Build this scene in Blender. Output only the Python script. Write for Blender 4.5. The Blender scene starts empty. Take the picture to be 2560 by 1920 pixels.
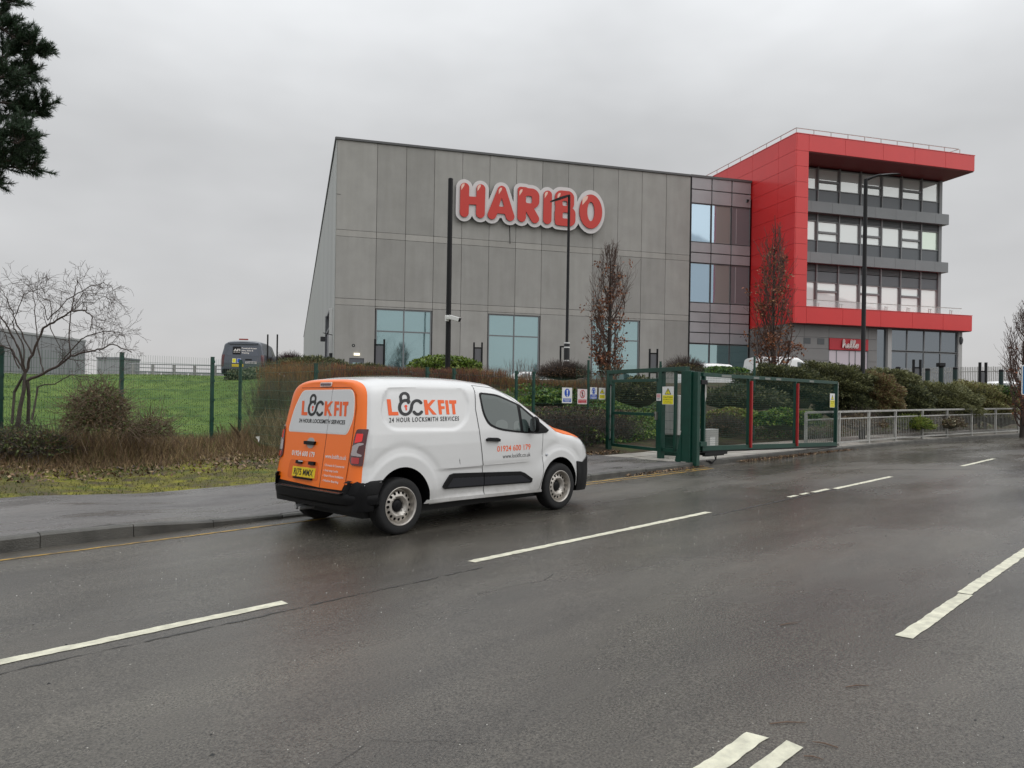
import bpy, bmesh, math, random
import numpy as np
from mathutils import Vector, Matrix, geometry

random.seed(7); rng = np.random.default_rng(11)
scene = bpy.context.scene
COL = scene.collection

# ------------------------------------------------------------------ camera
AZ = math.radians(43.97); ROLL = math.radians(0.8985)
EYE = 1.575; FPX = 1907.05; CV = 995.97
F3 = Vector((math.cos(AZ), math.sin(AZ), 0)); R3 = Vector((math.sin(AZ), -math.cos(AZ), 0)); U3 = Vector((0, 0, 1))
camR = math.cos(ROLL) * R3 + math.sin(ROLL) * U3
camU = -math.sin(ROLL) * R3 + math.cos(ROLL) * U3
cd = bpy.data.cameras.new('camera'); cam = bpy.data.objects.new('camera', cd); COL.objects.link(cam)
M = Matrix((camR, camU, -F3)).transposed().to_4x4(); M.translation = Vector((0, 0, EYE))
cam.matrix_world = M
cd.sensor_width = 36; cd.lens = FPX / 2560 * 36; cd.shift_y = (CV - 960) / 2560
cd.clip_start = 0.1; cd.clip_end = 2000
scene.camera = cam

# ------------------------------------------------------------------ world (overcast drizzle sky), sun, exposure
SUN_EL, SUN_AZ = math.radians(42), math.radians(-65)      # azimuth measured from +X, counter-clockwise
w = bpy.data.worlds.new('World'); scene.world = w; w.use_nodes = True
nt = w.node_tree; nt.nodes.clear()
N = lambda t, **k: _node(nt, t, **k)
def _node(tree, t, **k):
    n = tree.nodes.new(t)
    for a, v in k.items(): setattr(n, a, v)
    return n
out = N('ShaderNodeOutputWorld'); bg = N('ShaderNodeBackground'); bg.inputs['Strength'].default_value = 0.1
sky = N('ShaderNodeTexSky', sky_type='NISHITA'); sky.sun_disc = False
sky.sun_elevation = SUN_EL; sky.sun_rotation = math.pi / 2 - SUN_AZ
tc = N('ShaderNodeTexCoord'); sep = N('ShaderNodeSeparateXYZ'); nt.links.new(tc.outputs['Generated'], sep.inputs[0])
grad = N('ShaderNodeValToRGB')
cr = grad.color_ramp; cr.elements[0].position = 0.0; cr.elements[0].color = (.575, .565, .568, 1)
cr.elements[1].position = 1.0; cr.elements[1].color = (1.62, 1.66, 1.70, 1)
e = cr.elements.new(.12); e.color = (.572, .570, .572, 1)
e = cr.elements.new(.30); e.color = (.60, .605, .61, 1)
e = cr.elements.new(.50); e.color = (.95, .97, .99, 1)
nt.links.new(sep.outputs['Z'], grad.inputs[0])
mp = N('ShaderNodeMapping'); mp.inputs['Scale'].default_value = (1.5, 1.5, 3.4); mp.inputs['Rotation'].default_value = (0.25, 0.1, 0.4)
nt.links.new(tc.outputs['Generated'], mp.inputs[0])
nz = N('ShaderNodeTexNoise'); nz.inputs['Scale'].default_value = 1.5; nz.inputs['Detail'].default_value = 4; nz.inputs['Roughness'].default_value = .55
nt.links.new(mp.outputs[0], nz.inputs['Vector'])
mr = N('ShaderNodeMapRange'); mr.inputs['From Min'].default_value = .25; mr.inputs['From Max'].default_value = .75
mr.inputs['To Min'].default_value = 8.9; mr.inputs['To Max'].default_value = 12.1
nt.links.new(nz.outputs['Fac'], mr.inputs['Value'])
sc_ = N('ShaderNodeVectorMath', operation='SCALE'); nt.links.new(grad.outputs[0], sc_.inputs[0]); nt.links.new(mr.outputs[0], sc_.inputs['Scale'])
mx = N('ShaderNodeMixRGB'); mx.inputs[0].default_value = .95
nt.links.new(sky.outputs[0], mx.inputs[1]); nt.links.new(sc_.outputs[0], mx.inputs[2])
nt.links.new(mx.outputs[0], bg.inputs[0]); nt.links.new(bg.outputs[0], out.inputs[0])
sd_ = bpy.data.lights.new('sun', 'SUN'); sd_.energy = .8; sd_.angle = math.radians(75); sd_.color = (1, .975, .94)
sun = bpy.data.objects.new('sun', sd_); COL.objects.link(sun)
sdir = Vector((math.cos(SUN_EL) * math.cos(SUN_AZ), math.cos(SUN_EL) * math.sin(SUN_AZ), math.sin(SUN_EL)))
sun.rotation_euler = sdir.to_track_quat('Z', 'Y').to_euler()
vs = scene.view_settings; vs.view_transform = 'Standard'; vs.look = 'None'; vs.gamma = 1; vs.use_curve_mapping = False; vs.exposure = 0.0
scene.cycles.max_bounces = 6; scene.cycles.transparent_max_bounces = 12
scene.cycles.use_denoising = True

# ------------------------------------------------------------------ helpers: placing
def at(px, py, dep):
    """point that the photo shows at pixel (px,py), at a distance dep along the view axis"""
    u, v = px - 1280, py - CV
    c, s = math.cos(ROLL), math.sin(ROLL)
    u, v = c * u + s * v, -s * u + c * v
    return Vector((0, 0, EYE)) + dep * (F3 + R3 * (u / FPX) - U3 * (v / FPX))
def dirpx(px, py=CV): return at(px, py, 1.0) - Vector((0, 0, EYE))
KERB = [(-60, 8.93), (14, 8.93), (16.3, 9.0), (18.6, 8.98), (22.8, 8.76), (28.2, 8.38), (33.2, 7.75), (38.5, 6.75), (46, 4.9), (60, .6), (90, -10)]
KS = np.array([k[0] for k in KERB]); KT = np.array([k[1] for k in KERB])
def kt(s): return np.interp(s, KS, KT)
def rz(s, t): return .01 * np.clip(s, -80, 140) - .0075 * np.clip(t, -40, 12)
def kh(s): return np.interp(s, [-60, 3.0, 4.5, 9.0, 11.0, 90], [.15, .15, .05, .06, .11, .11])
def smooth(a, b, x):
    u = np.clip((x - a) / (b - a), 0, 1); return u * u * (3 - 2 * u)
def gz(s, t):
    """terrain height behind the kerb"""
    s = np.asarray(s, float); t = np.asarray(t, float)
    d = t - kt(s)
    left = .12 * smooth(3.2, 9.0, d) + .22 * smooth(5.0, 10, d) + 1.88 * smooth(9.5, 27, d)
    right = .22 * smooth(2.4, 4.2, d) + 1.95 * smooth(3.6, 13.5, d)
    mid = smooth(10.5, 16.5, s)
    und = .05 * np.sin(s * .7 + t * .3) * smooth(10, 14, d) * (1 - smooth(26, 30, d))
    return rz(s, np.minimum(t, 12)) + kh(s) + left * (1 - mid) + right * mid + und

# ------------------------------------------------------------------ helpers: meshes
def set_props(o, label=None, cat=None, group=None, kind=None):
    if label: o['label'] = label
    if cat: o['category'] = cat
    if group: o['group'] = group
    if kind: o['kind'] = kind
    return o
def thing(name, label, cat, loc=(0, 0, 0), rz_=0, group=None, rot=None):
    o = bpy.data.objects.new(name, None); COL.objects.link(o); o.empty_display_size = .2
    o.location = loc; o.rotation_euler = rot if rot else (0, 0, rz_)
    return set_props(o, label, cat, group)
def mk(name, V, Fc, mats, mi=None, parent=None, smooth_=False, sharp=None, kind=None, label=None):
    V = np.asarray(V, np.float64)
    me = bpy.data.meshes.new(name)
    if isinstance(Fc, np.ndarray):
        k = Fc.shape[1]; nf = len(Fc)
        me.vertices.add(len(V)); me.vertices.foreach_set('co', V.astype(np.float32).ravel())
        me.loops.add(nf * k); me.loops.foreach_set('vertex_index', Fc.astype(np.int32).ravel())
        me.polygons.add(nf); me.polygons.foreach_set('loop_start', np.arange(0, nf * k, k, dtype=np.int32))

        me.update(calc_edges=True)
    else:
        me.from_pydata([tuple(v) for v in V], [], [tuple(f) for f in Fc])
    if not isinstance(mats, (list, tuple)): mats = [mats]
    for m in mats: me.materials.append(m)
    if mi is not None: me.polygons.foreach_set('material_index', np.asarray(mi, np.int32))
    if smooth_:
        me.polygons.foreach_set('use_smooth', np.ones(len(me.polygons), bool))
        if sharp: me.set_sharp_from_angle(angle=math.radians(sharp))
    me.update()
    o = bpy.data.objects.new(name, me); COL.objects.link(o)
    if parent: o.parent = parent
    if kind: o['kind'] = kind
    if label: o['label'] = label
    return o
class MB:
    def __init__(s): s.v = []; s.f = []; s.m = []
    def add(s, V, Fc, m=0):
        b = len(s.v); s.v += [tuple(v) for v in V]; s.f += [tuple(i + b for i in f) for f in Fc]; s.m += [m] * len(Fc); return s
    def box(s, x0, x1, y0, y1, z0, z1, m=0):
        V = [(x, y, z) for z in (z0, z1) for y in (y0, y1) for x in (x0, x1)]
        return s.add(V, [(0, 2, 3, 1), (4, 5, 7, 6), (0, 1, 5, 4), (2, 6, 7, 3), (0, 4, 6, 2), (1, 3, 7, 5)], m)
    def bar(s, p, q, wx, wy, m=0, up=(0, 0, 1)):
        """rectangular bar between two points"""
        p, q = Vector(p), Vector(q); d = (q - p).normalized(); u = Vector(up)
        if abs(d.dot(u)) > .98: u = Vector((1, 0, 0))
        a = d.cross(u).normalized() * wx / 2; b = a.cross(d).normalized() * wy / 2
        V = [p - a - b, p + a - b, p + a + b, p - a + b, q - a - b, q + a - b, q + a + b, q - a + b]
        return s.add(V, [(3, 2, 1, 0), (4, 5, 6, 7), (0, 1, 5, 4), (1, 2, 6, 5), (2, 3, 7, 6), (3, 0, 4, 7)], m)
    def tube(s, pts, rad, n=8, m=0, cap=True):
        pts = [Vector(p) for p in pts]; rad = rad if isinstance(rad, (list, tuple)) else [rad] * len(pts)
        V = []; Fc = []; u = None
        for i, p in enumerate(pts):
            d = (pts[min(i + 1, len(pts) - 1)] - pts[max(i - 1, 0)]).normalized()
            if u is None:
                u = d.orthogonal().normalized()
            u = (u - d * u.dot(d)).normalized(); b = d.cross(u)
            for k in range(n):
                a = 2 * math.pi * k / n; V.append(p + rad[i] * (math.cos(a) * u + math.sin(a) * b))
        for i in range(len(pts) - 1):
            for k in range(n): Fc.append((i * n + k, i * n + (k + 1) % n, (i + 1) * n + (k + 1) % n, (i + 1) * n + k))
        if cap: Fc += [tuple(range(n - 1, -1, -1)), tuple((len(pts) - 1) * n + k for k in range(n))]
        return s.add(V, Fc, m)
    def lathe(s, prof, n=32, m=0, axis='z', c=(0, 0, 0)):
        V = []; Fc = []; L = len(prof)
        for k in range(n):
            a = 2 * math.pi * k / n
            for r, h in prof:
                x, y = r * math.cos(a), r * math.sin(a)
                p = (x, y, h) if axis == 'z' else (x, h, y) if axis == 'y' else (h, x, y)
                V.append((p[0] + c[0], p[1] + c[1], p[2] + c[2]))
        for k in range(n):
            k2 = (k + 1) % n
            for i in range(L - 1): Fc.append((k * L + i, k2 * L + i, k2 * L + i + 1, k * L + i + 1))
        return s.add(V, Fc, m)
    def prism(s, poly, d0, d1, fn, m=0, mside=None):
        """polygon in 2D given depth from d0 (front) to d1 (back); fn(u,v,d)->xyz"""
        n = len(poly); V = [fn(u, v, d0) for u, v in poly] + [fn(u, v, d1) for u, v in poly]
        s.add(V, [tuple(range(n))], m)
        b = len(s.v) - 2 * n
        for i in range(n):
            j = (i + 1) % n; s.f.append((b + j, b + i, b + n + i, b + n + j)); s.m.append(m if mside is None else mside)
        s.f.append(tuple(b + n + i for i in range(n - 1, -1, -1))); s.m.append(m if mside is None else mside)
        return s
    def build(s, name, mats, parent=None, smooth_=False, sharp=40, bev=0, kind=None, label=None):
        o = mk(name, s.v, s.f, mats, s.m, parent, smooth_, sharp, kind, label)
        if bev:
            b = o.modifiers.new('bevel', 'BEVEL'); b.width = bev; b.segments = 2; b.limit_method = 'ANGLE'; b.angle_limit = math.radians(50)
        return o
def copy_obj(o, parent=None, loc=None):
    c = o.copy(); COL.objects.link(c)
    if parent: c.parent = parent
    if loc is not None: c.location = loc
    return c
def copy_tree(root, **k):
    r = root.copy(); COL.objects.link(r)
    for ch in list(root.children):
        c = ch.copy(); COL.objects.link(c); c.parent = r
        for g in list(ch.children):
            d = g.copy(); COL.objects.link(d); d.parent = c
    return r

# vectorised three-sided twigs: segs = [(p0,p1,r0,r1)]
def twigs(segs, n=3):
    S = np.array([[*a, *b, r0, r1] for a, b, r0, r1 in segs], float) if not isinstance(segs, np.ndarray) else segs
    p, q = S[:, :3], S[:, 3:6]; d = q - p; L = np.linalg.norm(d, axis=1, keepdims=True) + 1e-9; d = d / L
    ref = np.where(np.abs(d[:, 2:3]) > .9, np.array([[1., 0, 0]]), np.array([[0., 0, 1]]))
    u = np.cross(d, ref); u /= np.linalg.norm(u, axis=1, keepdims=True); b = np.cross(d, u)
    V = np.empty((len(S), 2 * n, 3))
    for k in range(n):
        a = 2 * math.pi * k / n; o = math.cos(a) * u + math.sin(a) * b
        V[:, k] = p + o * S[:, 6:7]; V[:, n + k] = q + o * S[:, 7:8]
    base = (np.arange(len(S)) * 2 * n)[:, None]
    Fs = [np.concatenate([base + k, base + (k + 1) % n, base + n + (k + 1) % n, base + n + k], 1) for k in range(n)]
    return V.reshape(-1, 3), np.stack(Fs, 1).reshape(-1, 4)
def leaves(P, size, aspect=.5, up=0.0, jitter=.35, droop=None):
    """one bent-less quad leaf per point, random orientation; up>0 makes them lie flatter"""
    n = len(P); sz = size * (1 + jitter * rng.uniform(-1, 1, (n, 1)))
    a = rng.normal(size=(n, 3)); a /= np.linalg.norm(a, axis=1, keepdims=True)
    nn = rng.normal(size=(n, 3)); nn[:, 2] += up * 3; b = np.cross(nn, a); b /= np.linalg.norm(b, axis=1, keepdims=True) + 1e-9
    if droop is not None: a = a * .6 + droop; a /= np.linalg.norm(a, axis=1, keepdims=True)
    V = np.stack([P - a * sz * .5, P + b * sz * aspect * .5, P + a * sz * .5, P - b * sz * aspect * .5], 1)
    return V.reshape(-1, 3), np.arange(n * 4).reshape(-1, 4)
def merge(*vf):
    V = []; Fc = []; b = 0
    for v, f in vf: V.append(v); Fc.append(f + b); b += len(v)
    return np.concatenate(V), np.concatenate(Fc)

# ------------------------------------------------------------------ helpers: plates from signed distance (letters, logos)
def seg_d(X, Y, ax, ay, bx, by):
    dx, dy = bx - ax, by - ay; L = dx * dx + dy * dy + 1e-12
    h = np.clip(((X - ax) * dx + (Y - ay) * dy) / L, 0, 1)
    return np.hypot(X - ax - h * dx, Y - ay - h * dy)
def poly_d(X, Y, P):
    d = np.full(X.shape, 1e9); ins = np.zeros(X.shape, bool); n = len(P)
    for i in range(n):
        (ax, ay), (bx, by) = P[i], P[(i + 1) % n]
        d = np.minimum(d, seg_d(X, Y, ax, ay, bx, by))
        c = ((ay > Y) != (by > Y)); t = (bx - ax) * (Y - ay) / (by - ay + 1e-12) + ax
        ins ^= c & (X < t)
    return np.where(ins, -d, d)
def contour_fill(fn, box, h):
    """fill of {fn<0}: list of verts (2D), polys, boundary edges"""
    x0, x1, y0, y1 = box; nx = int((x1 - x0) / h) + 2; ny = int((y1 - y0) / h) + 2
    xs = x0 + h * np.arange(nx); ys = y0 + h * np.arange(ny); X, Y = np.meshgrid(xs, ys, indexing='ij'); D = fn(X, Y)
    D = np.where(np.abs(D) < 1e-6, 1e-6, D)
    vid = {}; V = []; Fc = []; B = []
    def gv(i, j):
        k = ('g', i, j)
        if k not in vid: vid[k] = len(V); V.append((xs[i], ys[j]))
        return vid[k]
    def ev(i, j, i2, j2):
        k = ('e',) + min((i, j, i2, j2), (i2, j2, i, j))
        if k not in vid:
            a, b = D[i, j], D[i2, j2]; t = a / (a - b); vid[k] = len(V)
            V.append((xs[i] + (xs[i2] - xs[i]) * t, ys[j] + (ys[j2] - ys[j]) * t))
        return vid[k]
    neg = D < 0
    anyin = neg[:-1, :-1] | neg[1:, :-1] | neg[:-1, 1:] | neg[1:, 1:]
    for i, j in zip(*np.nonzero(anyin)):
        c = [(i, j), (i + 1, j), (i + 1, j + 1), (i, j + 1)]; P = []; kinds = []
        for k in range(4):
            a, b = c[k], c[(k + 1) % 4]
            if neg[a]: P.append(gv(*a)); kinds.append(0)
            if neg[a] != neg[b]: P.append(ev(*a, *b)); kinds.append(1)
        if len(P) >= 3:
            Fc.append(P)
            for k in range(len(P)):
                if kinds[k] and kinds[(k + 1) % len(P)]: B.append((P[k], P[(k + 1) % len(P)]))
    return V, Fc, B
def plate(mb, fn, box, h, mapf, d0, d1, m=0, mside=None):
    V, Fc, B = contour_fill(fn, box, h); n = len(V)
    mb.add([mapf(x, y, d0) for x, y in V] + ([mapf(x, y, d1) for x, y in V] if d1 is not None else []), Fc, m)
    if d1 is not None:
        b = len(mb.v) - 2 * n
        for i, j in B: mb.f.append((b + j, b + i, b + n + i, b + n + j)); mb.m.append(m if mside is None else mside)
    return mb
def text2d(s, size=1.0, bold=0.0, shear=0.0, spacing=1.0, width=1.0):
    cu = bpy.data.curves.new('t', 'FONT'); cu.body = s; cu.size = size; cu.offset = bold; cu.shear = shear; cu.space_character = spacing
    cu.resolution_u = 3; cu.fill_mode = 'FRONT'
    o = bpy.data.objects.new('t', cu); COL.objects.link(o)
    bpy.context.view_layer.update()
    dg = bpy.context.evaluated_depsgraph_get(); me = bpy.data.meshes.new_from_object(o.evaluated_get(dg))
    V = [(v.co.x * width, v.co.y) for v in me.vertices]; Fc = [tuple(p.vertices) for p in me.polygons]
    bpy.data.objects.remove(o); bpy.data.curves.remove(cu); bpy.data.meshes.remove(me)
    return V, Fc
def fit_text(s, x0, x1, y0, y1, bold=0.0, shear=0.0, spacing=1.0):
    """text scaled so that it fills x0..x1 and cap height y0..y1"""
    V, Fc = text2d(s, 1.0, bold, shear, spacing)
    A = np.array(V); mn = A.min(0); mxx = A.max(0)
    capV, _ = text2d('H', 1.0, bold); ch = np.array(capV); lo, hi = ch[:, 1].min(), ch[:, 1].max()
    A[:, 0] = x0 + (A[:, 0] - mn[0]) / (mxx[0] - mn[0]) * (x1 - x0); A[:, 1] = y0 + (A[:, 1] - lo) / (hi - lo) * (y1 - y0)
    return [tuple(a) for a in A], Fc
def patch(poly, holes=(), h=.05):
    """triangulated inside of a 2D polygon with inner grid points: verts, tris, boundary loop count"""
    def dens(P):
        o = []
        for i in range(len(P)):
            a, b = np.array(P[i]), np.array(P[(i + 1) % len(P)]); n = max(1, int(np.hypot(*(b - a)) / h))
            o += [tuple(a + (b - a) * k / n) for k in range(n)]
        return o
    loops = [dens(poly)] + [dens(q) for q in holes]; V = []; E = []
    for L in loops:
        b = len(V); V += L; E += [(b + i, b + (i + 1) % len(L)) for i in range(len(L))]
    nb = len(V); A = np.array(loops[0]); x0, y0 = A.min(0); x1, y1 = A.max(0)
    gx, gy = np.meshgrid(np.arange(x0 + h / 2, x1, h), np.arange(y0 + h / 2, y1, h)); gx, gy = gx.ravel(), gy.ravel()
    d = poly_d(gx, gy, loops[0]); ok = d < -h * .35
    for q in loops[1:]: ok &= poly_d(gx, gy, q) > h * .35
    V += list(zip(gx[ok], gy[ok]))
    r = geometry.delaunay_2d_cdt([Vector(v) for v in V], E, [], 1 if not holes else 2, 1e-6)
    pv = [tuple(v) for v in r[0]]; fc = [tuple(f) for f in r[2]]
    if holes or True:
        C = np.array([np.mean([pv[i] for i in f], 0) for f in fc]); keep = poly_d(C[:, 0], C[:, 1], loops[0]) < 0
        for q in loops[1:]: keep &= poly_d(C[:, 0], C[:, 1], q) > 0
        fc = [f for f, k in zip(fc, keep) if k]
    cnt = {}
    fc2 = []
    for f in fc:
        P = [pv[i] for i in f]; a = sum(P[i][0] * P[(i + 1) % len(P)][1] - P[(i + 1) % len(P)][0] * P[i][1] for i in range(len(P)))
        fc2.append(f if a > 0 else f[::-1])
    for f in fc2:
        for i in range(len(f)):
            cnt[(f[i], f[(i + 1) % len(f)])] = 1
    B = [(a, b) for a, b in cnt if (b, a) not in cnt]
    return pv, fc2, B
def skin(mb, poly, surf, off, depth, m=0, holes=(), h=.05, flip=False, mside=None):
    """a panel that follows a curved surface: surf(u,v,offset)->xyz"""
    V, Fc, B = patch(poly, holes, h); n = len(V)
    if flip: Fc = [f[::-1] for f in Fc]; B = [(b, a) for a, b in B]
    mb.add([surf(u, v, off) for u, v in V] + [surf(u, v, off - depth) for u, v in V], Fc, m)
    b = len(mb.v) - 2 * n
    for i, j in B: mb.f.append((b + j, b + i, b + n + i, b + n + j)); mb.m.append(m if mside is None else mside)
    return mb
def rounded(P, r, n=5):
    """polygon with rounded corners"""
    o = []; k = len(P)
    for i in range(k):
        a, p, b = np.array(P[i - 1], float), np.array(P[i], float), np.array(P[(i + 1) % k], float)
        rr = r[i] if isinstance(r, (list, tuple)) else r
        la, lb = np.hypot(*(a - p)), np.hypot(*(b - p)); q = min(rr, la * .45, lb * .45)
        s, e_ = p + (a - p) / la * q, p + (b - p) / lb * q
        for t in np.linspace(0, 1, n): o.append(tuple((1 - t) ** 2 * s + 2 * t * (1 - t) * p + t * t * e_))
    return o

# ------------------------------------------------------------------ materials
def mat(name, col, rough=.6, metal=0.0, var=0.0, scale=4.0, bump=0.0, bscale=60.0, spec=.5, coat=0.0, var2=None, detail=4, stretch=None, emit=0, coords='Object'):
    """principled with noise driven colour variation and bump"""
    m = bpy.data.materials.new(name); m.use_nodes = True; t = m.node_tree; p = t.nodes['Principled BSDF']
    p.inputs['Base Color'].default_value = (*col, 1); p.inputs['Roughness'].default_value = rough; p.inputs['Metallic'].default_value = metal
    p.inputs['Specular IOR Level'].default_value = spec; p.inputs['Coat Weight'].default_value = coat; p.inputs['Coat Roughness'].default_value = .08
    if emit: p.inputs['Emission Color'].default_value = (*col, 1); p.inputs['Emission Strength'].default_value = emit
    c = _node(t, 'ShaderNodeTexCoord'); src = c.outputs[coords]
    if stretch:
        q = _node(t, 'ShaderNodeMapping'); q.inputs['Scale'].default_value = stretch; t.links.new(src, q.inputs[0]); src = q.outputs[0]
    if var:
        n = _node(t, 'ShaderNodeTexNoise'); n.inputs['Scale'].default_value = scale; n.inputs['Detail'].default_value = detail; n.inputs['Roughness'].default_value = .6
        t.links.new(src, n.inputs['Vector'])
        r = _node(t, 'ShaderNodeValToRGB'); r.color_ramp.elements[0].position = .3; r.color_ramp.elements[1].position = .7
        a = var2 if var2 else tuple(x * (1 - var) for x in col)
        r.color_ramp.elements[0].color = (*a, 1); r.color_ramp.elements[1].color = (*[min(1, x * (1 + var * .6)) for x in col], 1)
        t.links.new(n.outputs['Fac'], r.inputs[0]); t.links.new(r.outputs[0], p.inputs['Base Color'])
    if bump:
        n2 = _node(t, 'ShaderNodeTexNoise'); n2.inputs['Scale'].default_value = bscale; n2.inputs['Detail'].default_value = 5
        t.links.new(src, n2.inputs['Vector']); b = _node(t, 'ShaderNodeBump'); b.inputs['Strength'].default_value = bump; b.inputs['Distance'].default_value = .02
        t.links.new(n2.outputs['Fac'], b.inputs['Height']); t.links.new(b.outputs[0], p.inputs['Normal'])
    return m
def leaf_mat(name, col, rough=.55, trans=.25, spec=.4):
    m = bpy.data.materials.new(name); m.use_nodes = True; t = m.node_tree; p = t.nodes['Principled BSDF']
    p.inputs['Roughness'].default_value = rough; p.inputs['Specular IOR Level'].default_value = spec
    c = _node(t, 'ShaderNodeNewGeometry'); r = _node(t, 'ShaderNodeValToRGB')
    r.color_ramp.elements[0].color = (*[x * .55 for x in col], 1); r.color_ramp.elements[1].color = (*[x * 1.5 for x in col], 1)
    t.links.new(c.outputs['Random Per Island'], r.inputs[0]); t.links.new(r.outputs[0], p.inputs['Base Color'])
    if trans:
        tr = _node(t, 'ShaderNodeBsdfTranslucent'); ms = _node(t, 'ShaderNodeMixShader'); ms.inputs[0].default_value = trans
        t.links.new(r.outputs[0], tr.inputs[0]); t.links.new(p.outputs[0], ms.inputs[1]); t.links.new(tr.outputs[0], ms.inputs[2])
        t.links.new(ms.outputs[0], t.nodes['Material Output'].inputs[0])
    return m
def glass_mat(name, tint, rough=.03, body=(.02, .03, .03), refl=.55):
    """coated glass: a dark body with a tinted mirror coat"""
    m = bpy.data.materials.new(name); m.use_nodes = True; t = m.node_tree; p = t.nodes['Principled BSDF']
    p.inputs['Base Color'].default_value = (*body, 1); p.inputs['Roughness'].default_value = .25; p.inputs['Specular IOR Level'].default_value = .3
    g = _node(t, 'ShaderNodeBsdfGlossy'); g.inputs['Color'].default_value = (*tint, 1); g.inputs['Roughness'].default_value = rough
    n = _node(t, 'ShaderNodeTexNoise'); n.inputs['Scale'].default_value = .35; c = _node(t, 'ShaderNodeTexCoord'); t.links.new(c.outputs['Object'], n.inputs['Vector'])
    b = _node(t, 'ShaderNodeBump'); b.inputs['Strength'].default_value = .04; b.inputs['Distance'].default_value = .1
    t.links.new(n.outputs['Fac'], b.inputs['Height']); t.links.new(b.outputs[0], g.inputs['Normal'])
    ms = _node(t, 'ShaderNodeMixShader'); ms.inputs[0].default_value = refl
    t.links.new(p.outputs[0], ms.inputs[1]); t.links.new(g.outputs[0], ms.inputs[2]); t.links.new(ms.outputs[0], t.nodes['Material Output'].inputs[0])
    return m

# ================================================================== materials used all over
def asphalt(name, dark, light, wet_lo, wet_hi, wscale=.25, speck=True):
    m = bpy.data.materials.new(name); m.use_nodes = True; t = m.node_tree; p = t.nodes['Principled BSDF']; L = t.links.new
    c = _node(t, 'ShaderNodeTexCoord'); src = c.outputs['Object']
    def noise(sc, det=4, rough=.6, st=None):
        n = _node(t, 'ShaderNodeTexNoise'); n.inputs['Scale'].default_value = sc; n.inputs['Detail'].default_value = det; n.inputs['Roughness'].default_value = rough
        s = src
        if st: q = _node(t, 'ShaderNodeMapping'); q.inputs['Scale'].default_value = st; L(src, q.inputs[0]); s = q.outputs[0]
        L(s, n.inputs['Vector']); return n.outputs['Fac']
    def ramp(f, a, b, ca, cb):
        r = _node(t, 'ShaderNodeValToRGB'); r.color_ramp.elements[0].position = a; r.color_ramp.elements[1].position = b
        r.color_ramp.elements[0].color = (*ca, 1); r.color_ramp.elements[1].color = (*cb, 1); L(f, r.inputs[0]); return r.outputs[0]
    def mix(f, a, b, bt='MIX'):
        x = _node(t, 'ShaderNodeMixRGB', blend_type=bt)
        if isinstance(f, float): x.inputs[0].default_value = f
        else: L(f, x.inputs[0])
        for i, q in ((1, a), (2, b)):
            if isinstance(q, tuple): x.inputs[i].default_value = (*q, 1)
            else: L(q, x.inputs[i])
        return x.outputs[0]
    fine = ramp(noise(78, 5, .85), .36, .70, dark, light)
    patch_ = ramp(noise(.55, 5, .6, (.35, 1.3, 1)), .3, .75, (.55, .53, .52), (1.28, 1.22, 1.12))
    colr = mix(1.0, fine, patch_, 'MULTIPLY')
    if speck:
        v = _node(t, 'ShaderNodeTexVoronoi'); v.inputs['Scale'].default_value = 55; L(src, v.inputs['Vector'])
        sp = ramp(v.outputs['Distance'], .10, .17, (1, 1, 1), (0, 0, 0)); v2 = noise(21, 2)
        g = _node(t, 'ShaderNodeMath', operation='MULTIPLY'); L(sp, g.inputs[0]); gg = ramp(v2, .62, .70, (0, 0, 0), (.42, .42, .42)); L(gg, g.inputs[1])
        colr = mix(g.outputs[0], colr, (.19, .18, .165))
    L(colr, p.inputs['Base Color'])
    wr = _node(t, 'ShaderNodeMapRange'); wr.inputs['From Min'].default_value = .40; wr.inputs['From Max'].default_value = .60
    wr.inputs['To Min'].default_value = wet_lo; wr.inputs['To Max'].default_value = wet_hi
    L(noise(wscale, 6, .62, (.5, 1.2, 1)), wr.inputs['Value']); L(wr.outputs[0], p.inputs['Roughness'])
    b = _node(t, 'ShaderNodeBump'); b.inputs['Strength'].default_value = .55; b.inputs['Distance'].default_value = .006
    L(noise(70, 5, .75), b.inputs['Height']); L(b.outputs[0], p.inputs['Normal'])
    p.inputs['Specular IOR Level'].default_value = .5
    return m
M_ROAD = asphalt('wet_asphalt', (.010, .0096, .0086), (.215, .204, .183), .07, .44)
M_PATH = asphalt('wet_path_asphalt', (.035, .034, .036), (.270, .262, .266), .16, .62, .9)
M_KERB = mat('kerb_concrete', (.088, .085, .075), .5, var=.45, scale=3.0, bump=.5, bscale=70)
M_FLAG = mat('paving_flag_concrete', (.44, .41, .365), .42, var=.25, scale=2.2, bump=.25, bscale=90)
M_PAINT = mat('road_paint_white', (.68, .66, .52), .5, var=.32, scale=9, bump=.5, bscale=120)
M_YEL = mat('road_paint_yellow', (.40, .24, .035), .5, var=.7, scale=5, bump=.5, bscale=120, var2=(.06, .05, .04))
M_CRACK = mat('tar_seam', (.030, .029, .027), .45)
M_GREEN = mat('green_powder_coat', (.003, .046, .030), .40, var=.2, scale=6)
M_GREEN2 = mat('green_wire', (.075, .165, .10), .4); M_GREEN3 = mat('green_gate_wire', (.004, .045, .030), .5)
M_RED_UP = mat('red_upright_paint', (.36, .016, .018), .42)
M_BLACK = mat('black_paint', (.010, .010, .011), .5, spec=.25)
M_BLACKP = mat('black_plastic', (.014, .0145, .017), .5, bump=.08, bscale=300)
M_GALV = mat('galvanised_steel', (.42, .415, .39), .5, metal=.3, var=.25, scale=7)
M_WHITE = mat('white_sign', (.72, .72, .70), .35)
M_SBLUE = mat('sign_blue', (.005, .07, .44), .35)
M_SRED = mat('sign_red', (.48, .012, .03), .35)
M_SYEL = mat('sign_yellow', (.78, .70, .02), .35)
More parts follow.
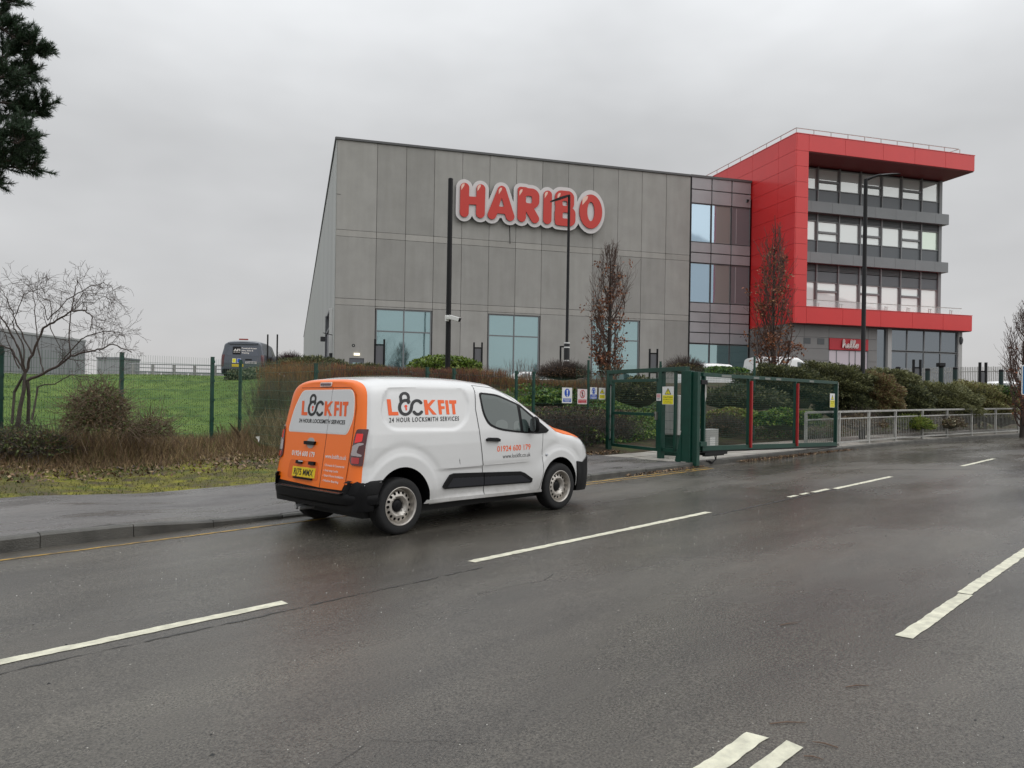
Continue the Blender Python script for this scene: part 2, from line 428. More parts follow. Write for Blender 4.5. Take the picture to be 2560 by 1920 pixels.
M_SBLK = mat('sign_black', (.01, .01, .01), .4)
M_CABINET = mat('cabinet_grey', (.42, .42, .40), .4, var=.1)

# ================================================================== setting
def grid_sheet(name, S, T, zf, m, kind='structure', smooth_=True):
    Sg, Tg = np.meshgrid(S, T, indexing='ij'); Z = zf(Sg, Tg)
    V = np.stack([Sg, Tg, Z], -1).reshape(-1, 3); n, k = len(S), len(T)
    i, j = np.meshgrid(np.arange(n - 1), np.arange(k - 1), indexing='ij'); a = (i * k + j).ravel()
    return mk(name, V, np.stack([a, a + k, a + k + 1, a + 1], 1), m, None, None, smooth_, kind=kind)
# far ground that carries on to the horizon, a little below everything else
M_FARG = mat('far_ground', (.085, .09, .06), .9, var=.4, scale=.05)
V = [(-900, -900, -2.2), (1100, -900, -2.2), (1100, 1100, -2.2), (-900, 1100, -2.2)]
mk('far_ground', V, [(0, 1, 2, 3)], M_FARG, kind='structure')
road = grid_sheet('road', np.concatenate([np.arange(-80, -4, 4), np.arange(-4, 60, 1), np.arange(60, 141, 8)]), np.concatenate([np.arange(-40, -4, 3), np.arange(-4, 12, .5)]), rz, M_ROAD)

def strip(name, s0, s1, t0, t1, m, lift=.004, jag=.006, parent=road, tf=None, bend=None, kind=None):
    """thin ragged painted band along the road"""
    e0 = e1 = 0; n = max(2, int((s1 - s0) / .04)); S = np.linspace(s0, s1, n); V = []; Fc = []
    for i, s in enumerate(S):
        e0 = .5 * e0 + rng.normal(0, jag * .6); e1 = .5 * e1 + rng.normal(0, jag * .6); q = tf(s) if tf else 0
        ends = (rng.uniform(-.012, .012), rng.uniform(-.012, .012)) if i in (0, n - 1) else (0, 0)
        for t, d in ((t0 + q + e0, ends[0]), (t1 + q + e1, ends[1])): V.append((s + d, t, float(rz(s, t)) + lift))
    for i in range(n - 1): Fc.append((2 * i, 2 * i + 2, 2 * i + 3, 2 * i + 1))
    return mk(name, V, Fc, m, parent=parent, kind=kind)
for s0, s1, t0, w_ in ((-3.6, -.9, 5.27, .105), (-.1, 3.0, 5.27, .105), (4.98, 9.42, 5.31, .10), (11.75, 12.05, 5.22, .08), (12.2, 12.5, 5.22, .07), (12.65, 13.3, 5.20, .09), (13.4, 16.3, 5.13, .10), (20.0, 23.1, 4.76, .10)):
    strip('centre_line_dash', s0, s1, t0 - w_ / 2, t0 + w_ / 2, M_PAINT, jag=.006)
for s0, s1, t0, w_ in ((5.42, 6.95, 1.61, .10), (6.965, 11.2, 1.63, .10), (-1.5, 3.37, 1.625, .10), (-1.5, 3.40, 1.465, .085), (14.5, 18, 1.55, .1)):
    strip('lane_line_dash', s0, s1, t0 - w_ / 2, t0 + w_ / 2, M_PAINT, jag=.004)
yk = lambda s: float(kt(s)) - 8.93
strip('yellow_line', -6, 15.3, 8.50, 8.56, M_YEL, jag=.008)
strip('yellow_line', 9.5, 15.5, 8.70, 8.76, M_YEL, jag=.012)
strip('road_seam', -4, 4.9, 5.055, 5.070, M_CRACK, jag=.013, lift=.003)
strip('road_seam', 9.2, 13.5, 5.10, 5.13, M_CRACK, jag=.014, lift=.003)
def seam(pts, w_):
    V = []; Fc = []
    P = []
    for (a, b) in zip(pts[:-1], pts[1:]):
        n = max(2, int(math.dist(a, b) / .12))
        for k in range(n): P.append((a[0] + (b[0] - a[0]) * k / n + rng.normal(0, .012), a[1] + (b[1] - a[1]) * k / n + rng.normal(0, .012)))
    for i in range(len(P) - 1):
        d = Vector((P[i + 1][0] - P[i][0], P[i + 1][1] - P[i][1])).normalized(); q = Vector((-d.y, d.x)) * w_ * rng.uniform(.3, 1)
        for sg in (-1, 1): V.append((P[i][0] + sg * q.x, P[i][1] + sg * q.y, float(rz(P[i][0], P[i][1])) + .003))
    for i in range(len(V) // 2 - 1): Fc.append((2 * i, 2 * i + 2, 2 * i + 3, 2 * i + 1))
    mk('road_crack', V, Fc, M_CRACK, parent=road)
seam([(13.9, 9.0), (16.2, 7.2), (19.2, 4.4), (20.5, 2.2), (21.5, -1)], .02)
seam([(1.0, 3.1), (1.7, 2.75), (2.1, 2.85), (2.6, 2.3)], .0022); seam([(.2, 3.5), (.9, 3.2)], .002)
seam([(4.2, 4.4), (4.9, 4.35), (5.4, 4.5)], .003); seam([(18.5, 7.2), (22.5, 6.3), (27, 5.6)], .012); seam([(15.2, 6.4), (16.8, 6.3)], .01)

# kerb stones, each a stone of its own
kerb = bpy.data.objects.new('kerb', None); COL.objects.link(kerb); kerb['kind'] = 'structure'
s = -9.6
def kpt(s, off): # offset towards the pavement, square to the kerb
    dt = float(kt(s + .2) - kt(s - .2)) / .4; L = math.hypot(1, dt); return s - off * dt / L, float(kt(s)) + off / L
while s < 62:
    L = .915 if s < 30 else 1.83; a, b = s + .004, s + L - .004; V = []
    j = rng.normal(0, .004, 3)
    for q in (a, b):
        h = float(kh(q)) + j[0]
        for off, z in ((0, -.12), (.0 + j[1], h - .022), (.022, h), (.125, h), (.125, -.12)):
            x, y = kpt(q, off); V.append((x, y, float(rz(q, kt(q))) + z))
    Fc = [(k, (k + 1) % 5, 5 + (k + 1) % 5, 5 + k) for k in range(5)] + [(4, 3, 2, 1, 0), (5, 6, 7, 8, 9)]
    mk('kerb_stone', V, Fc, M_KERB, parent=kerb); s += L

# asphalt footpath and the flagged pavement past the gate
def band(name, S, d0, d1, nd, zf, m, kind='structure'):
    D = np.linspace(d0, d1, nd); V = []; k = len(D)
    for s in S:
        for d in D:
            x, y = kpt(s, d); V.append((x, y, float(zf(s, x, y, d))))
    n = len(S); i, j = np.meshgrid(np.arange(n - 1), np.arange(k - 1), indexing='ij'); a = (i * k + j).ravel()
    return mk(name, np.array(V), np.stack([a, a + k, a + k + 1, a + 1], 1), m, None, None, True, kind=kind)
band('footpath', np.arange(-30, 15.5, .25), .119, 3.16, 5, lambda s, x, y, d: rz(x, min(y, 12)) + kh(s) - .004 + .012 * d, M_PATH)
pav = bpy.data.objects.new('pavement', None); COL.objects.link(pav); pav['kind'] = 'structure'
band('pavement_bed', np.arange(15.0, 62, .5), .13, 2.45, 4, lambda s, x, y, d: rz(x, y) + kh(s) - .012 + .012 * d, mat('mortar_joint', (.09, .085, .075), .8))
s = 15.1; row = 0
while s < 40:
    for k in range(3):
        d0 = .14 + k * .77; L = .6
        P = [kpt(s + .012, d0 + .006), kpt(s + L - .012, d0 + .006), kpt(s + L - .012, d0 + .76), kpt(s + .012, d0 + .76)]
        lift = rng.normal(.006, .003); zt = [float(rz(x, y) + kh(s)) + .012 * d0 + lift for x, y in P]
        V = [(x, y, z) for (x, y), z in zip(P, zt)] + [(x, y, z - .05) for (x, y), z in zip(P, zt)]
        mk('paving_slab', V, [(0, 1, 2, 3), (1, 0, 4, 5), (2, 1, 5, 6), (3, 2, 6, 7), (0, 3, 7, 4)], M_FLAG, parent=pav)
    s += .6

# verge, lawn and bank: one terrain, two skins
def ground_mat(name, cols, scales, rough=.9, bumpd=.02):
    m = bpy.data.materials.new(name); m.use_nodes = True; t = m.node_tree; p = t.nodes['Principled BSDF']; p.inputs['Roughness'].default_value = rough
    p.inputs['Specular IOR Level'].default_value = .25
    c = _node(t, 'ShaderNodeTexCoord'); prev = None
    for col, (sc, lo, hi) in zip(cols[1:], scales):
        n = _node(t, 'ShaderNodeTexNoise'); n.inputs['Scale'].default_value = sc; n.inputs['Detail'].default_value = 6; n.inputs['Roughness'].default_value = .65
        t.links.new(c.outputs['Object'], n.inputs['Vector']); r = _node(t, 'ShaderNodeMapRange'); r.inputs['From Min'].default_value = lo; r.inputs['From Max'].default_value = hi
        t.links.new(n.outputs['Fac'], r.inputs['Value']); x = _node(t, 'ShaderNodeMixRGB'); t.links.new(r.outputs[0], x.inputs[0])
        if prev is None: x.inputs[1].default_value = (*cols[0], 1)
        else: t.links.new(prev, x.inputs[1])
        x.inputs[2].default_value = (*col, 1); prev = x.outputs[0]
    t.links.new(prev, p.inputs['Base Color'])
    n = _node(t, 'ShaderNodeTexNoise'); n.inputs['Scale'].default_value = 34; n.inputs['Detail'].default_value = 6; t.links.new(c.outputs['Object'], n.inputs['Vector'])
    b = _node(t, 'ShaderNodeBump'); b.inputs['Strength'].default_value = .8; b.inputs['Distance'].default_value = bumpd
    t.links.new(n.outputs['Fac'], b.inputs['Height']); t.links.new(b.outputs[0], p.inputs['Normal'])
    return m
M_MOSS = ground_mat('mossy_verge', [(.095, .085, .034), (.215, .205, .026), (.085, .068, .040), (.070, .095, .022)], [(1.1, .42, .62), (2.6, .5, .62), (.7, .54, .64)])
M_LAWN = ground_mat('lawn_grass', [(.078, .138, .024), (.115, .175, .036), (.052, .098, .018)], [(.45, .42, .60), (1.3, .48, .60)])
M_SOIL = ground_mat('bark_soil', [(.045, .032, .020), (.075, .055, .032), (.05, .06, .018)], [(2.5, .45, .65), (1.2, .5, .65)])
M_YARD = asphalt('yard_asphalt', (.05, .05, .05), (.13, .13, .13), .35, .6, speck=False)
ZT = lambda s, t: gz(s, t)
def terrain(name, s0, s1, ds, d0, d1, dd, m, off=0):
    S = np.arange(s0, s1 + .01, ds); D = np.arange(d0, d1 + .01, dd); V = []
    for s in S:
        x = np.full(len(D), s); y = float(kt(s)) + D; V.append(np.stack([x, y, gz(x, y) + off], 1))
    V = np.concatenate(V); n, k = len(S), len(D); i, j = np.meshgrid(np.arange(n - 1), np.arange(k - 1), indexing='ij'); a = (i * k + j).ravel()
    return mk(name, V, np.stack([a, a + k, a + k + 1, a + 1], 1), m, None, None, True, kind='structure')
terrain('verge', -40, 15, .5, 3.05, 9.3, .25, M_MOSS)
terrain('lawn', -60, 15, 1, 9.25, 27.0, .5, M_LAWN)
terrain('planted_bank', 15, 70, .5, 2.42, 14.5, .25, M_SOIL)
terrain('yard_ground', -60, 15, 3, 27, 75, 3, M_YARD, -.03); terrain('yard', 15, 90, 3, 14.4, 75, 3, M_YARD, -.03)

# ================================================================== the concrete hall
HA = (31.197, 48.319); HROT = math.radians(-30.09)   # local x along the facade, local y into the building
def conc(name, col, s):
    m = mat(name, col, .8, var=.10, scale=.6, bump=.25, bscale=14, detail=7)
    t = m.node_tree; p = t.nodes['Principled BSDF']; c = _node(t, 'ShaderNodeTexCoord')
    oi = _node(t, 'ShaderNodeObjectInfo'); base = p.inputs['Base Color'].links[0].from_socket
    hs = _node(t, 'ShaderNodeHueSaturation'); mrn = _node(t, 'ShaderNodeMapRange'); mrn.inputs['To Min'].default_value = .90; mrn.inputs['To Max'].default_value = 1.09
    t.links.new(oi.outputs['Random'], mrn.inputs['Value']); t.links.new(mrn.outputs[0], hs.inputs['Value']); t.links.new(base, hs.inputs['Color'])
    # rain streaks: noise stretched downwards
    q = _node(t, 'ShaderNodeMapping'); q.inputs['Scale'].default_value = (1.3, 1.3, .14); t.links.new(c.outputs['Object'], q.inputs[0])
    n = _node(t, 'ShaderNodeTexNoise'); n.inputs['Scale'].default_value = 1.6; n.inputs['Detail'].default_value = 5; t.links.new(q.outputs[0], n.inputs['Vector'])
    r = _node(t, 'ShaderNodeValToRGB'); r.color_ramp.elements[0].position = .35; r.color_ramp.elements[1].position = .62
    r.color_ramp.elements[0].color = (.86, .86, .84, 1); r.color_ramp.elements[1].color = (1.02, 1.02, 1.02, 1); t.links.new(n.outputs['Fac'], r.inputs[0])
    x = _node(t, 'ShaderNodeMixRGB', blend_type='MULTIPLY'); x.inputs[0].default_value = .45; t.links.new(hs.outputs[0], x.inputs[1]); t.links.new(r.outputs[0], x.inputs[2])
    t.links.new(x.outputs[0], p.inputs['Base Color']); return m
M_CONC = conc('precast_concrete', (.345, .334, .312), 1); M_CONC_B = conc('precast_concrete_band', (.385, .370, .342), 2)
M_JOINT = mat('dark_joint', (.11, .106, .098), .8)
M_SIDE = mat('side_cladding', (.40, .41, .39), .6, var=.12, scale=.6, stretch=(1, 1, .08))
M_CAP = mat('coping_grey', (.10, .10, .10), .5)
M_FRAME = mat('window_frame_grey', (.18, .185, .19), .45)
M_TEAL = glass_mat('teal_glass', (.54, .72, .74), body=(.06, .15, .16), refl=.66)
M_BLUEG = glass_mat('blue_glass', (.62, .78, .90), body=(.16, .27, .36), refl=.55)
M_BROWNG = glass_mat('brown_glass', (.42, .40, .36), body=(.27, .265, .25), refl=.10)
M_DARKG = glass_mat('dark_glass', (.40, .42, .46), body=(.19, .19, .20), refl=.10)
M_METAL = mat('grey_metal_panel', (.37, .36, .37), .42, metal=.15, var=.12, scale=.5)
M_DOOR = mat('grey_door', (.11, .115, .125), .5)

hall = thing('factory_hall', 'tall grey concrete panel factory hall with teal windows behind the shrubs', 'building', (HA[0], HA[1], 0), HROT)
G = 2.1
mb = MB(); mb.box(.0, 34.75, .22, 60, G - 1, 20.4); mb.build('inner_wall', M_JOINT, hall)
XS = [0, 2.94, 5.11, 7.25, 9.42, 11.58, 13.74, 15.88, 18.06, 20.21, 22.37, 24.50, 26.70, 28.92]
ZS_ = [(G - .6, 8.27, 0), (8.27, 8.76, 1), (8.76, 13.32, 0), (13.32, 13.80, 1), (13.80, 20.40, 0)]
WIN = [(1, 3), (5, 7), (9, 11)]
for r_, (z0, z1, kind_) in enumerate(ZS_):
    for c in range(13):
        x0, x1 = XS[c] + .014, XS[c + 1] - .014
        mb = MB()
        j = rng.normal(0, .004)
        top = z1 - .012
        if r_ == 0:
            wn = [a for a, b in WIN if a <= c < b]
            if wn:
                # head above the window and a sill wall below
                MB().box(x0, x1, j, .2, z0, 2.75).build('sill_panel', M_CONC, hall, bev=.006); mb.box(x0, x1, j, .2, 8.13, top)
            elif c == 0:
                mb.box(x0, 1.10, j, .2, z0, top); mb.box(2.18, x1, j, .2, z0, top); mb.box(1.10, 2.18, j, .2, 4.37, top)
            else: mb.box(x0, x1, j, .2, z0, top)
        else: mb.box(x0, x1, j, .2, z0 + .012, top)
        mb.build('concrete_panel', M_CONC_B if kind_ else M_CONC, hall, bev=.006)
mb = MB(); mb.box(-.12, 28.95, -.10, 1.2, 20.40, 20.56); mb.build('coping', M_CAP, hall)
for a, b in WIN:
    x0, x1 = XS[a] + .06, XS[b] - .06; mb = MB(); z0, z1 = 2.75, 8.12; xm = (x0 + x1) / 2; zm = 6.45; f = .045
    mb.box(x0, x1, .05, .17, z1 - 2 * f, z1); mb.box(x0, x1, .05, .17, z0, z0 + 2 * f)
    for x in (x0, xm - f, x1 - 2 * f): mb.box(x, x + 2 * f, .052, .172, z0 + 2 * f, z1 - 2 * f)
    for p, q in ((x0 + 2 * f, xm - f), (xm + f, x1 - 2 * f)): mb.box(p, q, .054, .168, zm - f, zm + f)
    wf = mb.build('window', M_FRAME, hall)
    for p, q in ((x0 + 2 * f, xm - f), (xm + f, x1 - 2 * f)):
        for u, v in ((z0 + 2 * f, zm - f), (zm + f, z1 - 2 * f)):
            k = rng.normal(0, .004); mk('pane', [(p, .12 + k, u), (q, .12 - k, u), (q, .12 - k, v), (p, .12 + k, v)], [(0, 1, 2, 3)], M_TEAL, parent=wf)
mb = MB(); mb.box(1.10, 2.18, .06, .2, 2.0, 4.37); mb.box(1.14, 2.14, .03, .06, 2.0, 4.32, 0); mb.box(1.35, 1.93, .02, .032, 3.2, 4.05, 1)
mb.build('door', [M_DOOR, M_TEAL], hall)
mb = MB(); mb.box(1.43, 1.85, -.09, 0, 4.57, 4.74, 0); mb.build('exit_lamp', mat('lit_lamp', (1, .93, .72), .4, emit=1.1), hall)
mb = MB(); mb.lathe([(.03, -.012), (.12, -.012), (.12, .0)], 20, 0, 'y', (1.39, 0, 5.3)); mb.lathe([(.001, -.02), (.05, -.02), (.05, 0)], 16, 1, 'y', (1.39, 0, 5.3)); mb.build('wall_vent', [M_BLACKP, M_GALV], hall)
mb = MB(); mb.tube([(13.22, -.02, 15.2), (13.25, -.03, 14.4), (13.28, -.03, 13.66)], .022, 6); mb.build('loose_cable', M_BLACK, hall)
mb = MB(); mb.box(-.01, .30, -.006, .0, 16.36, 16.40); mb.build('joint_stain', M_JOINT, hall)
# the long left flank: vertical cladding sheets
wall_y = 199
y = .0; k = 0
while y < wall_y:
    L = 3.0 if y < 24 else 8.0 if y < 80 else 24.0
    mb = MB(); y1 = min(y + L, wall_y); mb.box(-.06 + .004 * (k % 2), .0, y + .012, y1 - .012, G - 1, 20.4)
    if 0 <= y < 9 and False: pass
    mb.build('cladding_sheet', M_SIDE, hall); y = y1; k += 1
mb = MB(); mb.box(-.16, -.06, -.02, wall_y, 20.36, 20.56); mb.build('coping', M_CAP, hall)
mb = MB(); mb.box(.0, 28.7, 60, wall_y - .2, G - 1, 20.3); mb.build('rear_block', M_SIDE, hall)
dk = MB(); dk.box(-.30, -.065, 1.85, 2.05, G - 1, 8.2, 1); dk.box(-.22, -.065, 2.05, 7.9, G - 1, 6.6, 0); dk.box(-.30, -.065, 2.05, 7.95, 6.6, 6.8, 0); dk.box(-.36, -.065, 7.95, 8.1, G - 1, 8.2, 0); dk.box(-.28, -.065, 2.05, 7.95, 8.05, 8.2, 0)
dk.build('dock_door', [M_DOOR, M_WHITE], hall)
mb = MB(); mb.bar((-.06, 1.2, 6.1), (-.75, 1.2, 6.25), .05, .05); mb.box(-.95, -.6, 1.05, 1.35, 5.6, 5.95); mb.build('flood_lamp', M_BLACKP, hall)
mb = MB(); mb.box(-.3, -.06, 1.05, 1.3, 4.35, 4.75); mb.build('wall_box', M_BLACKP, hall)
mb = MB(); mb.box(-.28, -.06, 9.0, 9.6, 3.3, 3.8); mb.build('wall_box', M_BLACKP, hall)

# link bay of grey metal panels and coloured glass (part of the hall)
LX = [29.02, 30.95, 32.87, 34.74]
ROWS = [('p', 19.42, 20.40), ('p', 18.25, 19.36), ('g', 15.0, 18.2), ('p', 14.12, 14.95), ('p', 13.26, 14.06), ('g', 9.92, 13.2), ('p', 9.12, 9.86), ('p', 8.28, 9.06), ('p', 7.40, 8.22), ('p', 6.48, 7.34), ('t', 2.4, 6.40)]
for k_, z0, z1 in ROWS:
    for c in range(3):
        x0, x1 = LX[c] + .045, LX[c + 1] - .045
        if k_ == 'p': MB().box(x0, x1, .02, .2, z0 + .01, z1 - .01).build('metal_panel', M_METAL, hall, bev=.012)
        else:
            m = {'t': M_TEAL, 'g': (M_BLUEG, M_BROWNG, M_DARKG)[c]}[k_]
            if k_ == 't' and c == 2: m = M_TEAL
            wf = MB(); f = .03
            wf.box(x0, x0 + f, .06, .18, z0, z1); wf.box(x1 - f, x1, .06, .18, z0, z1); wf.box(x0 + f, x1 - f, .06, .18, z0, z0 + f); wf.box(x0 + f, x1 - f, .06, .18, z1 - f, z1)
            wf = wf.build('window', M_FRAME, hall)
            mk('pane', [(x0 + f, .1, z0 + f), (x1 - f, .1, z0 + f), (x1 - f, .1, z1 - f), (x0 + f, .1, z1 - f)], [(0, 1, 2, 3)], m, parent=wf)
            if k_ == 'g' and c == 1:   # curved reflection in the glass, put in as a blue strip before the pane
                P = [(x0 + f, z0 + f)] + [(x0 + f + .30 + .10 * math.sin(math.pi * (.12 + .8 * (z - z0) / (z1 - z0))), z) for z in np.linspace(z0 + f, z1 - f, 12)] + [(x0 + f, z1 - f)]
                MB().prism(P, .085, .097, lambda u, v, d: (u, d, v)).build('pane_strip', M_BLUEG, wf)
            if k_ == 'g' and c == 2: MB().box(x0 + .42, x0 + .50, .085, .097, z0 + .1, z1 - .1).build('pane_strip', M_METAL, wf)  # straight grey strip set before the third pane
MB().box(28.95, 34.76, -.05, 1.0, 20.41, 20.60).build('coping', M_CAP, hall)
MB().box(28.93, 29.0, -.02, .2, 2, 20.41).build('corner_trim', M_BLACK, hall)
mb = MB(); mb.box(34.30, 34.42, -.22, .02, 18.75, 18.9); mb.box(34.30, 34.4, -.02, .02, 18.7, 18.95); mb.build('camera_dome', M_BLACKP, hall)

# ================================================================== the big letter sign on the hall
sign = thing('letter_sign', 'huge red letter sign with white outline high on the concrete hall', 'sign', (HA[0], HA[1], 0), HROT)
def hpx(x, y):   # drawing units of the enlarged sign -> facade metres
    a = 8.84 + (x - 190) * (12.13 / 1845) * (1 - .045 * ((x - 190) / 1845 - .5) * 0)
    k = .00590 + .00048 * (x - 190) / 1845
    zt = 17.96 + .0 * x
    return a, zt - (y - (130 + .0924 * (x - 292))) * k
INV = 1 / .00657
# letters as strokes in facade metres
def st(*pts): return [hpx(*p) for p in pts]
RR = .345
def L_H(X, Y):
    a, b, c, d = st((292, 188), (290, 512), (485, 204), (482, 522)); e, f = st((292, 352), (485, 362))
    return np.minimum(np.minimum(seg_d(X, Y, *a, *b), seg_d(X, Y, *c, *d)) - RR, seg_d(X, Y, *e, *f) - .30)
def L_A(X, Y):
    a, b, c = st((738, 222), (622, 537), (843, 556)); e, f = st((660, 470), (800, 482))
    d = np.minimum(np.minimum(seg_d(X, Y, *a, *b), seg_d(X, Y, *a, *c)) - RR, seg_d(X, Y, *e, *f) - .27)
    h = poly_d(X, Y, st((738, 318), (703, 428), (768, 432)))
    return np.maximum(d, -h)
def box_d(X, Y, cx, cy, hx, hy, r):
    qx, qy = np.abs(X - cx) - hx + r, np.abs(Y - cy) - hy + r
    return np.hypot(np.maximum(qx, 0), np.maximum(qy, 0)) + np.minimum(np.maximum(qx, qy), 0) - r
def L_R(X, Y):
    a, b = st((985, 255), (985, 565)); e, f = st((1075, 450), (1150, 582)); c, _ = st((1062, 330), (0, 0))
    d = np.minimum(seg_d(X, Y, *a, *b) - RR, seg_d(X, Y, *e, *f) - RR)
    bx = box_d(X, Y, c[0] + .06, c[1] + .06, .86, .78, .62)
    d = np.minimum(d, bx); d = np.minimum(d, box_d(X, Y, a[0] - .0 + .1, a[1] + .12, .445, .36, .25))
    hx, hz = hpx(1072, 338); return np.maximum(d, -box_d(X, Y, hx, hz, .25, .285, .12))
def L_I(X, Y):
    a, b = st((1308, 278), (1305, 592)); return seg_d(X, Y, *a, *b) - RR
def L_B(X, Y):
    a = hpx(1462, 300); b = hpx(1460, 610); t = hpx(1530, 350); l = hpx(1538, 552)
    d = np.minimum(box_d(X, Y, t[0] - .06, t[1] + .02, .80, .76, .52), box_d(X, Y, l[0] - .05, l[1] + .01, .87, .76, .52))
    d = np.minimum(d, box_d(X, Y, (a[0] + b[0]) / 2 - .01, (a[1] + b[1]) / 2, .36, 1.30, .22))
    h1 = hpx(1525, 385); h2 = hpx(1536, 538)
    return np.maximum(d, -np.minimum(box_d(X, Y, *h1, .20, .20, .1), box_d(X, Y, *h2, .25, .24, .1)))
def L_O(X, Y):
    c = hpx(1862, 487); a = np.hypot((X - c[0]) / .97, (Y - c[1]) / 1.36); i = np.hypot((X - c[0]) / .31, (Y - c[1]) / .77)
    return np.maximum((a - 1) * 1.08, -(i - 1) * .42)
LET = [(L_H, (8.8, 11.6)), (L_A, (11.0, 14.1)), (L_R, (13.5, 16.0)), (L_I, (15.5, 17.1)), (L_B, (16.5, 19.0)), (L_O, (18.4, 21.2))]
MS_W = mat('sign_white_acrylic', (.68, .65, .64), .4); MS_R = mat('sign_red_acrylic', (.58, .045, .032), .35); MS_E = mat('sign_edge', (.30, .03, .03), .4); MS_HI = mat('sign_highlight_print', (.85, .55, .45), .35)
MS_WE = mat('sign_return', (.30, .30, .30), .4)
def L_Ofull(X, Y):
    c = hpx(1862, 487); return (np.hypot((X - c[0]) / .97, (Y - c[1]) / 1.36) - 1) * 1.08
allf = lambda X, Y: np.minimum.reduce([f(X, Y) for f, _ in LET[:-1]] + [L_Ofull(X, Y)]) - .30
fm = lambda u, v, d: (u, d, v)
mb = MB(); plate(mb, allf, (8.3, 21.5, 14.6, 19.0), .05, fm, -.34, -.10, 0, 1); mb.build('white_backing', [MS_W, MS_WE], sign)
mb = MB()
for x in (9.8, 12.6, 15.4, 18.2, 20.0): mb.box(x, x + .1, -.11, .02, 16.2, 17.2)
mb.build('mounting_bracket', M_GALV, sign)
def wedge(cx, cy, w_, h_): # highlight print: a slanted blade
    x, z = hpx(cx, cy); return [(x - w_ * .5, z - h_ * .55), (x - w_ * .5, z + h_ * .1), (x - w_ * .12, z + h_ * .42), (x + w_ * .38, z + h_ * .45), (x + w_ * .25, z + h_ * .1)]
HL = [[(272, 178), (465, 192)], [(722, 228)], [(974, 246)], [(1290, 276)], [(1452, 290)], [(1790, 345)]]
for i, (f, (a, b)) in enumerate(LET):
    mb = MB(); plate(mb, f, (a, b, 14.7, 18.9), .04, fm, -.46, -.335, 0, 1); lt = mb.build('letter', [MS_R, MS_E], sign)
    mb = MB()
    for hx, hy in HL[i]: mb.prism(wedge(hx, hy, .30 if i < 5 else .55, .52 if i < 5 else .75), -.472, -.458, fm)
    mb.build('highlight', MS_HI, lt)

# ================================================================== the red office block
off = thing('office_block', 'bright red framed glass office block with roof railing beside the concrete hall', 'building', (HA[0], HA[1], 0), HROT)
OF = -5.95; AR = 34.80      # front plane (local y), left flank (local x)
M_REDP = mat('red_panel', (.68, .026, .026), .36, var=.06, scale=.4, coat=.25)
M_REDJ = mat('red_joint', (.16, .01, .012), .6)
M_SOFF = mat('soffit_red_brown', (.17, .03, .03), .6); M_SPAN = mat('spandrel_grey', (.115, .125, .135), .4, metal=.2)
M_BAND = mat('band_grey', (.215, .225, .232), .45, metal=.2, var=.08, scale=.6); M_MULL = mat('mullion_grey', (.20, .205, .21), .45); M_LOUV = mat('louvre_grey', (.085, .09, .095), .5)
M_PGLASS = glass_mat('office_glass', (.92, .95, .94), body=(.60, .64, .63), refl=.28, rough=.02)
M_GREENG = glass_mat('office_glass_green', (.80, .90, .80), body=(.52, .62, .52), refl=.4)
M_SMOKE = glass_mat('smoked_glass', (.36, .40, .44), body=(.05, .06, .068), refl=.6)
ZJ = [7.86, 9.16, 10.46, 11.66, 12.88, 14.10, 15.32, 16.54, 17.76, 18.98, 20.20, 21.42, 22.74]
FW = 35.98     # right edge of the left fin
def redp(x0, x1, y0, y1, z0, z1, g=.012): return MB().box(x0 + (g if x1 - x0 > .2 else 0), x1 - (g if x1 - x0 > .2 else 0), y0 + (g if y1 - y0 > .2 else 0), y1 - (g if y1 - y0 > .2 else 0), z0 + g, z1 - g).build('red_panel', M_REDP, off)
# carcass
MB().box(AR + .08, FW - .05, OF + .08, 24, 7.9, 22.68).build('fin_core', M_REDJ, off)
MB().box(FW - .05, 52.32, OF + .08, OF + 3.0, 21.5, 22.66).build('roof_core', M_REDJ, off)
MB().box(FW - .05, 52.32, OF + 3.0, 24, 21.5, 22.66).build('roof_core', M_REDJ, off)
MB().box(FW - .05, 52.32, OF + .08, OF + 3.05, 7.93, 9.1).build('slab_core', M_REDJ, off)
ys = [OF, -3.68, 0.0, 4.0, 8.0, 12.0, 16, 20]
for i in range(12):
    for a, b in zip(ys[:-1], ys[1:]):
        if a >= 0 and ZJ[i + 1] < 19: continue
        redp(AR, AR + .07, a, b, ZJ[i], ZJ[i + 1])
    redp(AR + .072, FW, OF, OF + .07, ZJ[i], ZJ[i + 1])
JX = [FW, 39.38, 43.06, 46.2, 49.35, 52.40]
for a, b in zip(JX[:-1], JX[1:]):
    redp(a, b, OF, OF + .07, 21.44, 22.74); redp(a, b, OF, OF + .07, 7.87, 9.17)
redp(52.33, 52.40, OF + .072, OF + 6, 21.44, 22.74); redp(52.33, 52.40, OF + .072, OF + 3, 7.87, 9.17)
redp(FW - .045, FW + .02, OF + .075, OF + 3, 9.17, 21.44)
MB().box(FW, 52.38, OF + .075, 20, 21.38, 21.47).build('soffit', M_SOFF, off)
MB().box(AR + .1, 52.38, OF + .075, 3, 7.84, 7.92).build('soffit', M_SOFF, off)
MB().box(AR - .02, 52.44, OF - .02, 24, 22.745, 22.80).build('roof_trim', M_REDP, off)
MB().box(FW, 52.42, OF - .02, OF + 3, 9.175, 9.22).build('slab_trim', M_REDP, off)
